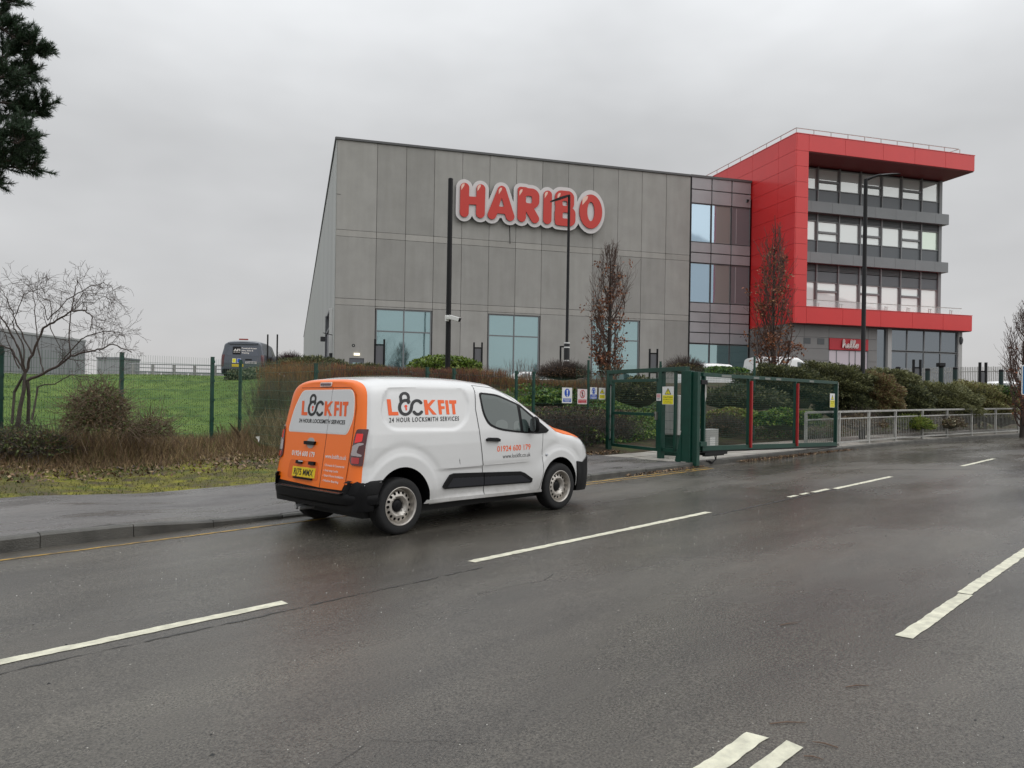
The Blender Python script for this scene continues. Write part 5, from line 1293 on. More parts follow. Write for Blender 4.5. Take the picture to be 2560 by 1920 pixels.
for a in (.75, 2.3, 2.9, 3.5, 5.5): 
    mb = MB(); vbar(mb, a, 2.185, a + (.45 if a < 1 else .28), 2.185, .09, .052); mb.build('tape_patch', mat('silver_tape', (.20, .21, .19), .5), vg)
mb = MB(); mb.add([VG(.03 + .035 * math.cos(q) , 1.78 + .20 * math.sin(q) * (1 + .2 * math.cos(3 * q)), .056) for q in np.linspace(0, 2 * math.pi, 14, endpoint=False)], [tuple(range(14))]); mb.build('worn_patch', M_GALV, vg)
mb = MB(); vbar(mb, .0, .37, 1.0, .37, .16, .06); vbar(mb, .1, .33, .9, .33, .10, .04); mb.build('drive_tray', M_BLACK, vg)
mb = MB()
for k in range(2): mb.tube([VG(.55 + .08 * k, .33), VG(.60 + .02 * k, .22), VG(.45, .13 + .02 * k), VG(.2 + .1 * k, zg(16, 9.1) + .005)], .012, 6)
mb.build('cable', M_BLACK, vg)
cab = thing('control_cabinet', 'pale grey control cabinet behind the wire bay beside the gate pillar', 'cabinet', (0, 0, 0))
cc = at(1681, 1050, 19.0)
mb = MB(); mb.box(cc[0] - .22, cc[0] + .22, cc[1] - .30, cc[1] + .30, .74, 1.72); mb.build('box', M_CABINET, cab, bev=.01)
mb = MB(); mb.box(cc[0] - .235, cc[0] - .221, cc[1] - .27, cc[1] + .27, .77, 1.69); mb.build('door', M_CABINET, cab, bev=.003)
mb = MB(); mb.box(cc[0] - .10, cc[0] + .10, cc[1] - .2, cc[1] + .2, zg(cc[0], cc[1]) - .05, .74); mb.build('plinth', M_GREEN, cab)
bx = thing('feeder_box', 'small grey box low on the ground behind the near bay of the vehicle gate', 'box')
bp_ = (s_at(1768, 10.1), 10.1)
mb = MB(); mb.box(bp_[0] - .28, bp_[0] + .35, bp_[1] - .15, bp_[1] + .15, zg(bp_[0], bp_[1]) - .05, .86); mb.build('body', M_CABINET, bx, bev=.01)
mb = MB(); mb.box(bp_[0] - .10, bp_[0] + .16, bp_[1] - .158, bp_[1] - .151, .42, .66); mb.build('notice', M_WHITE, bx)

# ---- pedestrian guard railing
gr = thing('guard_railing', 'galvanised pedestrian guard railing along the curving kerb', 'railing')
S_R = [21.5, 23.62, 25.72, 27.82, 29.92, 32.02, 34.12, 36.2, 38.3, 40.4, 42.5, 44.6]
def rp(s): x, y = kpt(s, .25); return Vector((x, y, zg(s, float(kt(s)) + .2)))
RH = 1.03
prev = None
for i, s in enumerate(S_R):
    p = rp(s); d_ = (rp(s + .2) - rp(s - .2)).normalized()
    mb = MB(); mb.bar(p - Vector((0, 0, .05)), p + Vector((0, 0, RH)), .07, .07, up=d_); mb.bar(p, p + Vector((0, 0, .02)), .13, .13, up=d_); mb.build('post', M_GALV, gr, bev=.006)
    if prev is not None:
        a, b = prev, p; u = (b - a).normalized()
        for nm, z, w_ in (('top_rail', RH + .01, .06), ('mid_rail', RH - .20, .04), ('bottom_rail', .10, .045)):
            mb = MB(); mb.bar(a + Vector((0, 0, z)) + u * (.0 if z > 1 else .036), b + Vector((0, 0, z)) - u * (.0 if z > 1 else .036), w_, w_); mb.build(nm, M_GALV, gr, bev=.006)
        n = 17; segs = []
        for k in range(1, n):
            q = a + (b - a) * (k / n); segs.append((q.x, q.y, q.z + .12, q.x, q.y, q.z + RH - .22, .0075, .0075))
        V, Fc = twigs(np.array(segs), 6); mk('balusters', V, Fc, M_GALV, None, gr, kind='stuff')
    prev = p

# ---- safety signs: flat plates with print
def sign_plate(name, label, O, U, w_, h_, group=None):
    """root at plate centre; local x along the plate, local y backwards, z up"""
    U = Vector((U[0], U[1], 0)).normalized(); r = thing(name, label, 'sign', O, math.atan2(U.y, U.x), group)
    return r
Fl = lambda u, v, d: (u, d, v)
def plate_(r, w_, h_, m, name='plate', y=-.006, rad=.012):
    P = rounded([(-w_ / 2, -h_ / 2), (w_ / 2, -h_ / 2), (w_ / 2, h_ / 2), (-w_ / 2, h_ / 2)], rad, 4); return MB().prism(P, y, .0, Fl).build(name, m, r)
def pr(r, name, P, m, y=-.008): return MB().prism(P, y, y + .0015, Fl).build(name, m, r)
def circ(x, z, r, n=28): return [(x + r * math.cos(2 * math.pi * k / n), z + r * math.sin(2 * math.pi * k / n)) for k in range(n)]
def rect(x0, x1, z0, z1): return [(x0, z0), (x1, z0), (x1, z1), (x0, z1)]
def txt(r, s, x0, x1, z0, z1, m, y=-.0095, bold=.01, name='print'):
    V, Fc = fit_text(s, x0, x1, z0, z1, bold); MB().add([(u, y, v) for u, v in V], Fc).build(name, m, r)
def lines(r, rows, m, y=-.0095):
    mb = MB()
    for x0, x1, z in rows:
        x = x0
        while x < x1: # word-like dashes of unreadable small print
            w_ = rng.uniform(.010, .03); mb.add([(a, y, b) for a, b in rect(x, min(x + w_, x1), z - .0045, z + .0045)], [(0, 1, 2, 3)]); x += w_ + .006
    mb.build('small_print', m, r, kind='stuff')
def sign_at(px, py, t): d = dirpx(px, py); k = t / d.y; return Vector((0, 0, EYE)) + d * k
tS = FENCE_T2 - .04
w1 = .285
o = sign_at(1417.5, 988.5, tS); r = sign_plate('safety_sign', 'white sign with blue exclamation disc on the mesh fence, first from the van', o, (1, 0), .30, .40, 'safety signs on the mesh fence')
plate_(r, .385, .385, M_WHITE); pr(r, 'blue_disc', circ(0, .065, .105), M_SBLUE); pr(r, 'exclamation', [(-.028, .14), (.028, .14), (.014, .02), (-.014, .02)], M_WHITE, -.010); pr(r, 'exclamation', circ(0, -.012, .021), M_WHITE, -.010)
pr(r, 'blue_panel', rect(-.155, .155, -.16, -.075), M_SBLUE); lines(r, [(-.14, .14, -.09), (-.13, .13, -.107), (-.13, .13, -.124), (-.08, .08, -.141)], M_WHITE)
o = sign_at(1455.5, 991.5, tS); r = sign_plate('safety_sign', 'pale sign with a red no entry ring over a walking man on the fence', o, (1, 0), .30, .40, 'safety signs on the mesh fence')
plate_(r, .385, .385, mat('sign_pinkish', (.72, .62, .62), .35))
ringf = lambda X, Y: np.abs(np.hypot(X, Y - .065) - .095) - .0095
mb = MB(); plate(mb, lambda X, Y: np.minimum(ringf(X, Y), np.maximum(seg_d(X, Y, -.07, .135, .07, -.005) - .008, np.hypot(X, Y - .065) - .1)), (-.13, .13, -.06, .19), .004, Fl, -.0100, None); mb.build('red_ring', M_SRED, r)
mb = MB(); man = lambda X, Y: np.minimum.reduce([np.hypot(X + .0, Y - .128) - .013, seg_d(X, Y, 0, .105, 0, .06) - .016, seg_d(X, Y, 0, .06, .022, -.005) - .009, seg_d(X, Y, 0, .06, -.028, -.005) - .009, seg_d(X, Y, .0, .1, .03, .07) - .007, seg_d(X, Y, .0, .1, -.028, .065) - .007])
plate(mb, man, (-.05, .05, -.03, .15), .003, Fl, -.0085, None); mb.build('walking_man', M_SBLK, r)
pr(r, 'red_panel', rect(-.165, .165, -.165, -.075), M_SRED); txt(r, 'Private property', -.14, .14, -.11, -.092, M_WHITE); txt(r, 'No trespassing', -.13, .13, -.148, -.13, M_WHITE)
o = sign_at(1483.5, 983, tS); r = sign_plate('safety_sign', 'blue and white sign with an ear defender disc, second from the gate', o, (1, 0), .28, .30, 'safety signs on the mesh fence')
plate_(r, .285, .305, M_WHITE); pr(r, 'blue_disc', circ(0, .062, .080), M_SBLUE)
mb = MB(); plate(mb, lambda X, Y: np.minimum(np.minimum(np.maximum(np.abs(np.hypot(X, Y - .058) - .052) - .006, -(Y - .058)), box_d(X, Y, -.046, .042, .014, .026, .01)), box_d(X, Y, .046, .042, .014, .026, .01)), (-.08, .08, -.01, .14), .003, Fl, -.010, None); mb.build('headphones', M_WHITE, r)
pr(r, 'blue_panel', rect(-.136, .136, -.146, -.032), M_SBLUE); lines(r, [(-.09, .09, -.052), (-.08, .08, -.070), (-.115, .115, -.098), (-.115, .115, -.114), (-.09, .09, -.130)], M_WHITE)
o = sign_at(1505, 984, tS); r = sign_plate('safety_sign', 'white and yellow camera warning triangle sign against the gate post', o, (1, 0), .27, .30, 'safety signs on the mesh fence')
plate_(r, .275, .305, M_WHITE); pr(r, 'triangle', rounded([(-.105, .005), (.105, .005), (0, .125)], .012, 3), M_SBLK); pr(r, 'triangle_face', [(-.080, .017), (.080, .017), (0, .108)], M_SYEL, -.010); pr(r, 'camera_symbol', [(-.03, .062), (-.022, .076), (.035, .045), (.026, .030)], M_SBLK, -.0115)
pr(r, 'yellow_panel', rect(-.115, .115, -.13, -.03), M_SYEL); lines(r, [(-.09, .09, -.05), (-.09, .09, -.068), (-.08, .08, -.086), (-.09, .09, -.104)], mat('olive_print', (.35, .31, .02), .4))
# caution sign on the filler bay; faces along the road towards the van
def caution(label, O, U, w_, h_, yo=0):
    r = sign_plate('caution_sign', label, O, U, w_, h_, None); plate_(r, w_, h_, M_WHITE)
    k = w_ / .30
    pr(r, 'triangle', rounded([(-.088 * k, h_ * .06), (.088 * k, h_ * .06), (0, h_ * .42)], .01, 3), M_SBLK); pr(r, 'triangle_face', [(-.064 * k, h_ * .06 + .014), (.064 * k, h_ * .06 + .014), (0, h_ * .42 - .028)], M_SYEL, -.010)
    pr(r, 'exclamation', [(-.008 * k, h_ * .30), (.008 * k, h_ * .30), (.005 * k, h_ * .17), (-.005 * k, h_ * .17)], M_SBLK, -.0115); pr(r, 'exclamation', circ(0, h_ * .13, .008 * k, 10), M_SBLK, -.0115)
    pr(r, 'yellow_panel', rect(-w_ * .47, w_ * .47, -h_ * .48, h_ * .02), M_SYEL); ol = bpy.data.materials.get('olive_print')
    txt(r, 'CAUTION', -w_ * .40, w_ * .40, -h_ * .14, -h_ * .05, mat('print_dark', (.10, .09, .01), .4)); txt(r, 'AUTOMATIC GATES', -w_ * .42, w_ * .42, -h_ * .25, -h_ * .20, mat('print_dark2', (.20, .18, .01), .4)); txt(r, 'MAY OPERATE', -w_ * .25, w_ * .25, -h_ * .36, -h_ * .32, ol); txt(r, 'AT ANY TIME', -w_ * .35, w_ * .35, -h_ * .43, -h_ * .39, ol); return r
p = G3(gl_ + .315, 1.70, .05); caution('yellow and white caution sign over the filler bay beside the gate pillar', p, (gu.x, gu.y), .43, .42)
p = VG(ll - .44, 1.66, .06); caution('small yellow caution sign at the far end of the vehicle gate', p, (lu.x, lu.y), .33, .41)
p = G3(gl_ - .01, 1.66, .075); r = sign_plate('small_notice', 'tiny pink and white notice on the right post of the pedestrian gate', p, (gu.x, gu.y), .1, .16); plate_(r, .17, .17, M_WHITE, rad=.004); pr(r, 'pink_print', rect(-.07, .07, -.01, .07), mat('pink_print', (.6, .3, .3), .4)); lines(r, [(-.05, .05, -.03), (-.05, .05, -.05)], M_SBLK)

# ---- lamp columns, camera pole
def pole(name, label, cat, px, dep, r0, r1, pytop, z0=None, group=None):
    p = plc(px, dep); ztop = at(px, pytop, dep).z; r = thing(name, label, cat, (p[0], p[1], 0), 0, group)
    z0 = p[2] - .1 if z0 is None else z0
    return r, z0, ztop
r, z0, zt_ = pole('camera_pole', 'thick black pole with a white camera halfway up in front of the hall', 'pole', 1118, 30, .1, .09, 447)
mb = MB(); mb.tube([(0, 0, z0), (0, 0, zt_)], [.105, .095], 20); mb.lathe([(.096, zt_), (.08, zt_ + .02), (.0, zt_ + .025)], 20); mb.build('shaft', M_BLACK, r, True, 40)
cz = at(1120, 795, 30).z; c3 = thing('bullet_camera', 'white bullet camera clamped to the thick black pole', 'camera', (r.location.x, r.location.y, cz), 0)
dR = R3.normalized(); dF = -F3
mb = MB(); b0 = dR * -.05 + dF * .10; mb.bar(b0 + Vector((0, 0, .10)), b0 + Vector((0, 0, -.14)), .16, .05, up=dF); mb.bar(b0 + Vector((0, 0, -.0)), dR * .22 + dF * .22 + Vector((0, 0, -.04)), .12, .12); mb.build('mount', M_WHITE, c3, bev=.01)
mb = MB(); mb.bar(dR * .06 + dF * .20 + Vector((0, 0, .02)), dR * .46 + dF * .36 + Vector((0, 0, -.10)), .16, .17); mb.build('housing', M_WHITE, c3, bev=.02)
mb = MB(); mb.bar(dR * .461 + dF * .361 + Vector((0, 0, -.10)), dR * .48 + dF * .37 + Vector((0, 0, -.108)), .14, .15); mb.build('lens_face', M_BLACK, c3)
r, z0, zt_ = pole('street_lamp', 'slim black lamp column with a banded sleeve in front of the hall sign', 'street lamp', 1415, 38, .08, .06, 487)
mb = MB(); mb.tube([(0, 0, z0), (0, 0, 4.2), (0, 0, 4.3), (0, 0, zt_)], [.10, .10, .075, .065], 14); mb.build('column', M_BLACK, r, True, 40)
hd = -R3 * .85 + F3 * -.3; hd.normalize()
mb = MB(); mb.bar(Vector((0, 0, zt_ - .05)), hd * .25 + Vector((0, 0, zt_ - .12)), .08, .08)
P = [hd * .15, hd * .6, hd * .95]; pw = hd.cross(Vector((0, 0, 1)))
mb.add([(hd * a + pw * b + Vector((0, 0, zt_ + c))) for a, b, c in ((.12, .08, -.02), (.12, -.08, -.02), (.55, -.2, -.20), (.98, -.1, -.40), (.98, .1, -.40), (.55, .2, -.20), (.12, .08, -.14), (.12, -.08, -.14), (.55, -.2, -.30), (.98, -.1, -.46), (.98, .1, -.46), (.55, .2, -.30))], [(0, 1, 2, 3, 4, 5), (11, 10, 9, 8, 7, 6)] + [((i + 1) % 6, i, 6 + i, 6 + (i + 1) % 6) for i in range(6)])
mb.build('lamp_head', M_BLACK, r)
zA, zB = at(1410, 857, 38).z, at(1410, 918, 38).z
mb = MB(); mb.tube([(0, 0, zB - .4), (0, 0, zA)], .145, 16); mb.build('sleeve', M_BLACKP, r, True, 40)
for py in (857.5, 868.5, 901.5, 916.5):
    z = at(1410, py, 38).z; mb = MB(); mb.tube([(0, 0, z - .03), (0, 0, z + .03)], .150, 16, cap=False); mb.build('reflective_band', M_WHITE, r, True)
r, z0, zt_ = pole('street_lamp', 'tall black lamp column with curved arm behind the guard railing', 'street lamp', 2156, 27, .08, .06, 448)
zj = at(2156, 1010, 27).z
mb = MB(); mb.tube([(0, 0, z0 - .2), (0, 0, zj), (0, 0, zj + .06), (0, 0, zt_)], [.112, .112, .080, .066], 16); mb.build('column', M_BLACK, r, True, 40)
hd = R3.copy(); q = []
for t_ in np.linspace(0, 1, 8): q.append(hd * (.02 + .95 * t_ ** 1.1) + Vector((0, 0, zt_ - .02 + .22 * math.sin(t_ * math.pi / 2 * 1.1))))
mb = MB(); mb.tube(q[:5], [.058, .05, .045, .042, .04], 10); pw = hd.cross(Vector((0, 0, 1)))
mb.build('arm', M_BLACK, r, True, 40)
mb = MB(); a = q[3]; V = []
for t_, w_, h_ in ((0, .04, .04), (.25, .10, .055), (.5, .125, .05), (.72, .10, .035), (.82, .03, .015)):
    c = a + hd * t_ + Vector((0, 0, .10 * t_)); V += [c + pw * w_ + Vector((0, 0, -.0)), c + Vector((0, 0, h_)), c - pw * w_, c - Vector((0, 0, .03))]
mb.add(V, [(i * 4 + k, i * 4 + (k + 1) % 4, i * 4 + 4 + (k + 1) % 4, i * 4 + 4 + k) for i in range(4) for k in range(4)] + [(3, 2, 1, 0), (16, 17, 18, 19)]); mb.build('lamp_head', M_BLACK, r, True, 60)

# ---- dark ladder-like frames standing in the yard
def frame_(px, dep, py0, py1, wpx, label, box=True, rungs=(.14, .70)):
    p = at(px, CV, dep); zt_ = at(px, py0, dep).z; zb_ = float(gz(p.x, p.y)); w_ = wpx / FPX * dep; r = thing('ladder_rack', label, 'metal frame', (p.x, p.y, 0), math.atan2(R3.y, R3.x), 'dark metal frames standing in the yard'); h = zt_ - zb_
    for x in (-w_ / 2, w_ / 2): MB().box(x - .045, x + .045, -.05, .05, zb_ - .05, zt_).build('upright', M_BLACK, r)
    for q in rungs: MB().box(-w_ / 2 + .046, w_ / 2 - .046, -.035, .035, zt_ - h * q - .04, zt_ - h * q + .04).build('rung', M_BLACK, r)
    if box: MB().box(-w_ / 2 + .048, w_ / 2 - .048, -.02, .02, zt_ - h * rungs[1] + .05, zt_ - h * rungs[0] - .05).build('infill_panel', mat('infill_grey', (.14, .14, .15), .5), r)
    return r
frame_(947, 41, 848, 918, 23, 'dark ladder shaped frame in front of the hall window nearest the corner door')
frame_(1193, 42, 856, 905, 20, 'dark ladder shaped frame just right of the white camera pole')
frame_(1409, 39, 865, 925, 19, 'dark narrow frame round the banded lamp sleeve', box=False, rungs=(.02, .6))
frame_(1632, 41, 872, 925, 19, 'dark ladder shaped frame on the hall wall beside the leafy slim tree')
frame_(2291, 38, 899, 935, 17, 'dark frame standing before the smoked ground floor glass of the red block')
frame_(2456, 36, 906, 960, 15, 'dark frame standing among the grey railings right of the red block')
def stub(px, dep, py0, label, w_=.16):
    p = at(px, CV, dep); r = thing('bollard', label, 'bollard', (p.x, p.y, 0), 0, 'dark bollards on the bank top'); z1 = at(px, py0, dep).z; z0 = float(gz(p.x, p.y))
    MB().tube([(0, 0, z0 - .1), (0, 0, z1)], w_ / 2, 12).build('stem', mat('dark_green_post', (.01, .03, .028), .45), r, True, 40); MB().lathe([(w_ / 2 + .008, z1 - .08), (w_ / 2 + .008, z1), (w_ * .3, z1 + .03), (0, z1 + .035)], 12).build('cap', M_BLACK, r, True, 50)
for px, dep, py, lb in ((2244, 35, 918, 'short dark bollard at the left end before the smoked glass'), (2318, 35, 922, 'dark bollard between the metal frame and the box topped post'), (2387, 36, 919, 'dark green bollard under the white end column'), (2502, 37, 925, 'tall dark post in the grey railings beside the slim bare tree'), (2352, 35, 915, 'post with a black box on top before the smoked glass')): stub(px, dep, py, lb, .2)
mbx = at(2352, 917, 35); r = thing('post_box', 'black box fixed on top of a post before the smoked glass', 'box', mbx, math.atan2(R3.y, R3.x)); MB().box(-.16, .16, -.12, .12, 0, .18).build('body', M_BLACK, r, bev=.02); MB().box(-.12, .12, -.135, -.121, .04, .14).build('face', M_BLACKP, r)
# ---- blue road sign at the right edge
o = at(2568, 950, 22); r = thing('road_sign', 'blue sign with white border at the right edge beside the slim bare tree', 'sign', o, math.atan2(R3.y, R3.x))
hh = 75 / FPX * 22 / 2; P = rounded([(-.16, -hh), (.75, -hh), (.75, hh), (-.16, hh)], .05, 5); MB().prism(P, -.01, .01, Fl).build('border', M_WHITE, r)
P = rounded([(-.135, -hh + .025), (.725, -hh + .025), (.725, hh - .025), (-.135, hh - .025)], .04, 5); MB().prism(P, -.014, -.0105, Fl).build('face', mat('road_sign_blue', (.01, .13, .33), .35), r)
MB().tube([(.3, .06, float(gz(o.x, o.y)) - o.z - .2), (.3, .06, hh)], .045, 10).build('pole', M_GALV, r, True)

# ---- parked vans beyond
p = plc(604, 36); av, avb = other_van('parked_van', 'dark grey blue van seen from behind with white lettering at the top of the lawn', (0, 0, 0), 0, M_AFI, [(.25, 1.93), (.6, 1.99), (2, 2.02), (3.2, 1.98), (3.6, 1.75), (4.2, 1.2), (4.7, 1.05), (5.0, .7)], 5.0, .985, 2.0, 0, group='vans parked in the yard')
fx = (at(604, CV, 40) - at(604, CV, 36)); ang = math.atan2(fx.y, fx.x) - math.radians(11); av.rotation_euler = (0, 0, ang); av.location = (p[0], p[1], at(604, 955, 36).z)
def rq(u, z, o): return avb.rear(u, z, o)
mb = MB(); skin(mb, rounded([(-.66, 1.72), (.66, 1.72), (.74, 1.24), (-.74, 1.24)], .06, 4), rq, .006, .008, 0, h=.12); mb.build('rear_window', mat('print_slate', (.10, .11, .135), .25), av)
mb = MB(); skin(mb, rounded([(-.62, 1.80), (.62, 1.80), (.70, 1.87), (-.70, 1.87)], .02, 3), rq, .05, .05, 0, h=.12); mb.build('roof_spoiler', M_AFI, av)
mb = MB(); skin(mb, rect(-.47, -.10, 1.30, 1.68), rq, .010, .003, 0, h=.12); mb.build('logo_block', M_BLACK, av)
for s_, x0, x1, z0, z1 in (('AFI', -.43, -.13, 1.46, 1.57), ('RENTALS', -.43, -.14, 1.40, 1.43), ('Powered Access', -.06, .62, 1.575, 1.64), ('Hire, Sales &', -.06, .46, 1.465, 1.53), ('Training', -.06, .28, 1.355, 1.42), ('www.afirentals.co.uk', .12, .64, .96, .99), ('01924 242 282', .12, .66, .88, .935)):
    mb = MB(); surf_text(mb, s_, x0, x1, z0, z1, rq, .013, bold=.03); mb.build('lettering', M_TXTW, av)
for u, m_ in ((-.47, M_SYEL), (-.25, M_SBLUE)):
    mb = MB(); skin(mb, rect(u, u + .17, .90, 1.11), rq, .010, .003, 0, h=.12); mb.build('sticker', M_WHITE, av); mb = MB(); skin(mb, rect(u + .015, u + .155, .92, 1.095), rq, .012, .002, 0, h=.12); mb.build('sticker_print', m_, av)
mb = MB(); skin(mb, rect(-.48, .04, .72, .84), rq, .012, .006, 0, h=.12); mb.build('number_plate', M_PLATE, av)
for sg in (1, -1):
    F_ = (lambda u, v, o: avb.rear(u, v, o)) if sg > 0 else (lambda u, v, o: (avb.rear(u, v, o)[0], -avb.rear(u, v, o)[1], avb.rear(u, v, o)[2]))
    mb = MB(); skin(mb, rounded([(.82, 1.30), (.98, 1.28), (.98, .72), (.86, .72)], .03, 3), F_, .012, .02, 0, h=.08, flip=sg < 0); mb.build('tail_lamp', M_LDARK, av)
mb = MB(); skin(mb, rect(.12, .42, 1.04, 1.10), rq, .02, .02, 0, h=.1); mb.build('handle', M_BLACK, av)
MB().box(.2, .35, -.2, .2, 2.0, 2.06).build('roof_light', mat('roof_beacon', (.35, .06, .05), .4), av)
MB().box(.0, .3, -.9, .9, .34, .62).build('rear_bumper', M_TRIM, av, bev=.04)
p = at(1800, CV, 46); w1_, b1_ = other_van('parked_van', 'white small van showing its windscreen just above the vehicle gate', (p.x, p.y, at(1800, 908, 46).z - 1.95), -HROT * 0 + math.radians(-33), M_VW2, [(.25, 1.88), (.6, 1.94), (2, 1.96), (2.9, 1.93), (3.4, 1.7), (4.0, 1.25), (4.6, 1.05), (4.9, .7)], 4.9, .96, 1.95, 0, group='vans parked in the yard')
w1_.location = at(1700, CV, 46).to_2d().to_3d() + Vector((0, 0, at(1780, 908, 46).z - 1.96))
p = at(1868, CV, 50); w2_, b2_ = other_van('parked_van', 'big white van with rounded roof parked behind the leafy tree at the red block', (p.x, p.y, at(1940, 891, 50).z - 2.62), math.radians(-33), M_VW2, [(.25, 2.50), (.6, 2.58), (2, 2.62), (3.2, 2.6), (3.7, 2.3), (4.5, 1.5), (5.2, 1.2), (5.4, .8)], 5.4, 1.0, 2.6, 0, group='vans parked in the yard')
p = at(2455, CV, 42)
def car(label, px, dep, pyroof, rot):
    p = at(px, CV, dep); b = Body(top=[(.25, 1.05), (.5, 1.30), (1.0, 1.43), (1.9, 1.45), (2.5, 1.32), (3.1, 1.0), (3.9, .85), (4.2, .6)], wid=[(.2, .84), (.5, .87), (.85, .86), (1.1, .74), (1.5, .58)], tap=[(0, 1), (3.4, 1), (3.9, .92), (4.2, .7)], r0=.25, r1=4.2, zb=.25, x_r=(.05, .3, .8, .6), rin=.15, rx=.14, b=.25)
    r = thing('parked_car', label, 'car', (p.x, p.y, at(px, pyroof, dep).z - 1.46), rot, 'cars parked in the yard'); b.mesh('body', [M_VW2, M_TRIM], r, dx=.12, arches=[(.8, .33, .36), (3.3, .33, .36)], arch_mat=M_TRIM)
    for x in (.8, 3.3):
        for sg in (-1, 1): wheel_parts(r, x, sg * .75, .31, .31, side=sg, cheap=True)
    for sg in (-1, 1):
        mb = MB(); sf = lambda u, v, o: (lambda q: (q[0], q[1] if sg < 0 else -q[1], q[2]))(b.side(u, v, o)); skin(mb, rounded([(.75, 1.3), (2.0, 1.34), (2.75, .98), (.6, .98)], .06, 4), sf, .006, .008, 0, h=.15, flip=sg > 0); mb.build('side_window', M_VGLASS, r)
    return r
car('white car roof showing behind the grey railings at the bank top', 2440, 44, 951, math.radians(-40))
car('dark windowed white car half hidden right of the bank top', 2530, 40, 972, math.radians(-75))
car('car roof glimpsed behind the hall window hedge, left of the slim lamp', 1262, 47, 927, math.radians(-30))

# thin black rods and a dark bin beside the grey van
for px, py, lb in ((667, 836, 'left of two thin black rods beside the dark grey van'), (691, 836, 'right of two thin black rods beside the dark grey van')):
    p = plc(px, 33); zt_ = at(px, py, 33).z; r = thing('thin_pole', lb, 'pole', (p[0], p[1], 0), 0, 'thin black rods'); MB().tube([(0, 0, p[2] - .1), (0, 0, zt_)], .035, 8).build('rod', M_BLACK, r); MB().lathe([(.07, p[2] - .1), (.07, p[2] + .12), (.036, p[2] + .15)], 10).build('foot', M_BLACK, r)
p = plc(683, 37); zt_ = at(683, 891, 37).z; r = thing('litter_bin', 'dark round topped bin between the two thin black rods', 'bin', (p[0], p[1], 0)); MB().lathe([(.0, p[2]), (.20, p[2]), (.20, zt_ - .5), (.21, zt_ - .3), (.20, zt_ - .12), (.12, zt_ - .02), (0, zt_)], 18).build('body', M_BLACKP, r, True, 50)
MB().lathe([(.215, p[2] + .5), (.215, p[2] + .56)], 18).build('band', M_GALV, r)

# ---- far left: warehouse, plant room, pipe bridge
M_WARE = mat('warehouse_cladding', (.27, .28, .285), .6, var=.1, scale=.3, stretch=(1, 1, .1)); M_WARE2 = mat('warehouse_low', (.36, .37, .365), .6); M_HAZE = mat('far_grey', (.42, .42, .41), .7)
wh = thing('warehouse', 'long low grey warehouse beyond the lawn at the left edge', 'building')
pa, pb = at(-160, CV, 92), at(212, CV, 122); zt1 = at(207, 861, 122).z; zt0 = at(0, 826, 107).z
u = (pb - pa); L = u.length; u.normalize(); n_ = Vector((-u.y, u.x, 0)); 
if n_.dot(F3) < 0: n_ = -n_
WH = lambda a, d, z: tuple(pa + u * a + n_ * d)[:2] + (z,)
ztop_ = (zt1 + zt0) / 2
nb = 14
for k in range(nb):
    a, b = L * k / nb + .05, L * (k + 1) / nb - .05; mb = MB(); mb.prism([(a, 4.2), (b, 4.2), (b, ztop_), (a, ztop_)], 0, .3, lambda x, z, d: WH(x, d, z)); mb.build('wall_sheet', M_WARE, wh)
    mb = MB(); mb.prism([(a, .5), (b, .5), (b, 4.15), (a, 4.15)], .05, .3, lambda x, z, d: WH(x, d, z)); mb.build('wall_sheet', M_WARE2, wh)
for a in (L * .55, L * .72, L * .83): mb = MB(); mb.prism([(a, .8), (a + 2.6, .8), (a + 2.6, 4.0), (a, 4.0)], -.05, .04, lambda x, z, d: WH(x, d, z)); mb.build('loading_door', M_DOOR, wh)
mb = MB(); mb.prism([(0, .5), (L, .5), (L, ztop_ - .1), (0, ztop_ - .1)], .31, 30, lambda x, z, d: WH(x, d, z)); mb.build('rear_block', M_WARE, wh)
mb = MB(); mb.prism([(0, ztop_), (L, ztop_), (L, ztop_ + .3), (0, ztop_ + .3)], -.1, 2, lambda x, z, d: WH(x, d, z)); mb.build('eaves', M_WARE2, wh)
ph = thing('plant_room', 'small flat roofed grey building left of the second fence post', 'building', at(272, CV, 78).to_2d().to_3d(), math.atan2(R3.y, R3.x))
zz = at(272, 897, 78).z; MB().box(-1.25, 1.15, 0, 4, .5, zz).build('wall', M_WARE2, ph); MB().box(-1.3, 1.2, -.06, 4.1, zz, zz + .18).build('roof', M_WARE, ph); MB().box(-.5, .3, -.04, 0, 1, 3.4).build('door', M_DOOR, ph)
pb_ = thing('pipe_bridge', 'low horizontal pipe run on short stanchions beyond the lawn', 'pipe bridge')
A2, B2 = at(318, CV, 66), at(575, CV, 70)
for py, r_ in ((909, .045), (918, .04), (928, .06)):
    za, zb_ = at(318, py, 66).z, at(575, py + 6, 70).z; MB().tube([(A2.x, A2.y, za), (B2.x, B2.y, zb_)], r_, 8).build('pipe', mat('pipe_grey', (.30, .31, .31), .5), pb_)
for px in (330, 378, 430, 482, 535):
    f_ = (px - 318) / 257; c = A2.lerp(B2, f_); z1 = at(px, 910 + 6 * f_, 66 + 4 * f_).z; MB().box(c.x - .1, c.x + .1, c.y - .1, c.y + .1, .5, z1).build('stanchion', M_GALV, pb_)
bw = thing('boundary_wall', 'long pale low wall across the yard behind the lawn', 'wall'); A5, B5 = at(296, CV, 84), at(600, CV, 90); zt5 = at(420, 931, 86).z
for k in range(9):
    a, b = A5.lerp(B5, k / 9 + .004), A5.lerp(B5, (k + 1) / 9 - .004); MB().bar((a.x, a.y, (zt5 + .8) / 2), (b.x, b.y, (zt5 + .8) / 2), .25, zt5 - .8).build('wall_panel', mat('pale_wall', (.50, .50, .49), .7), bw)
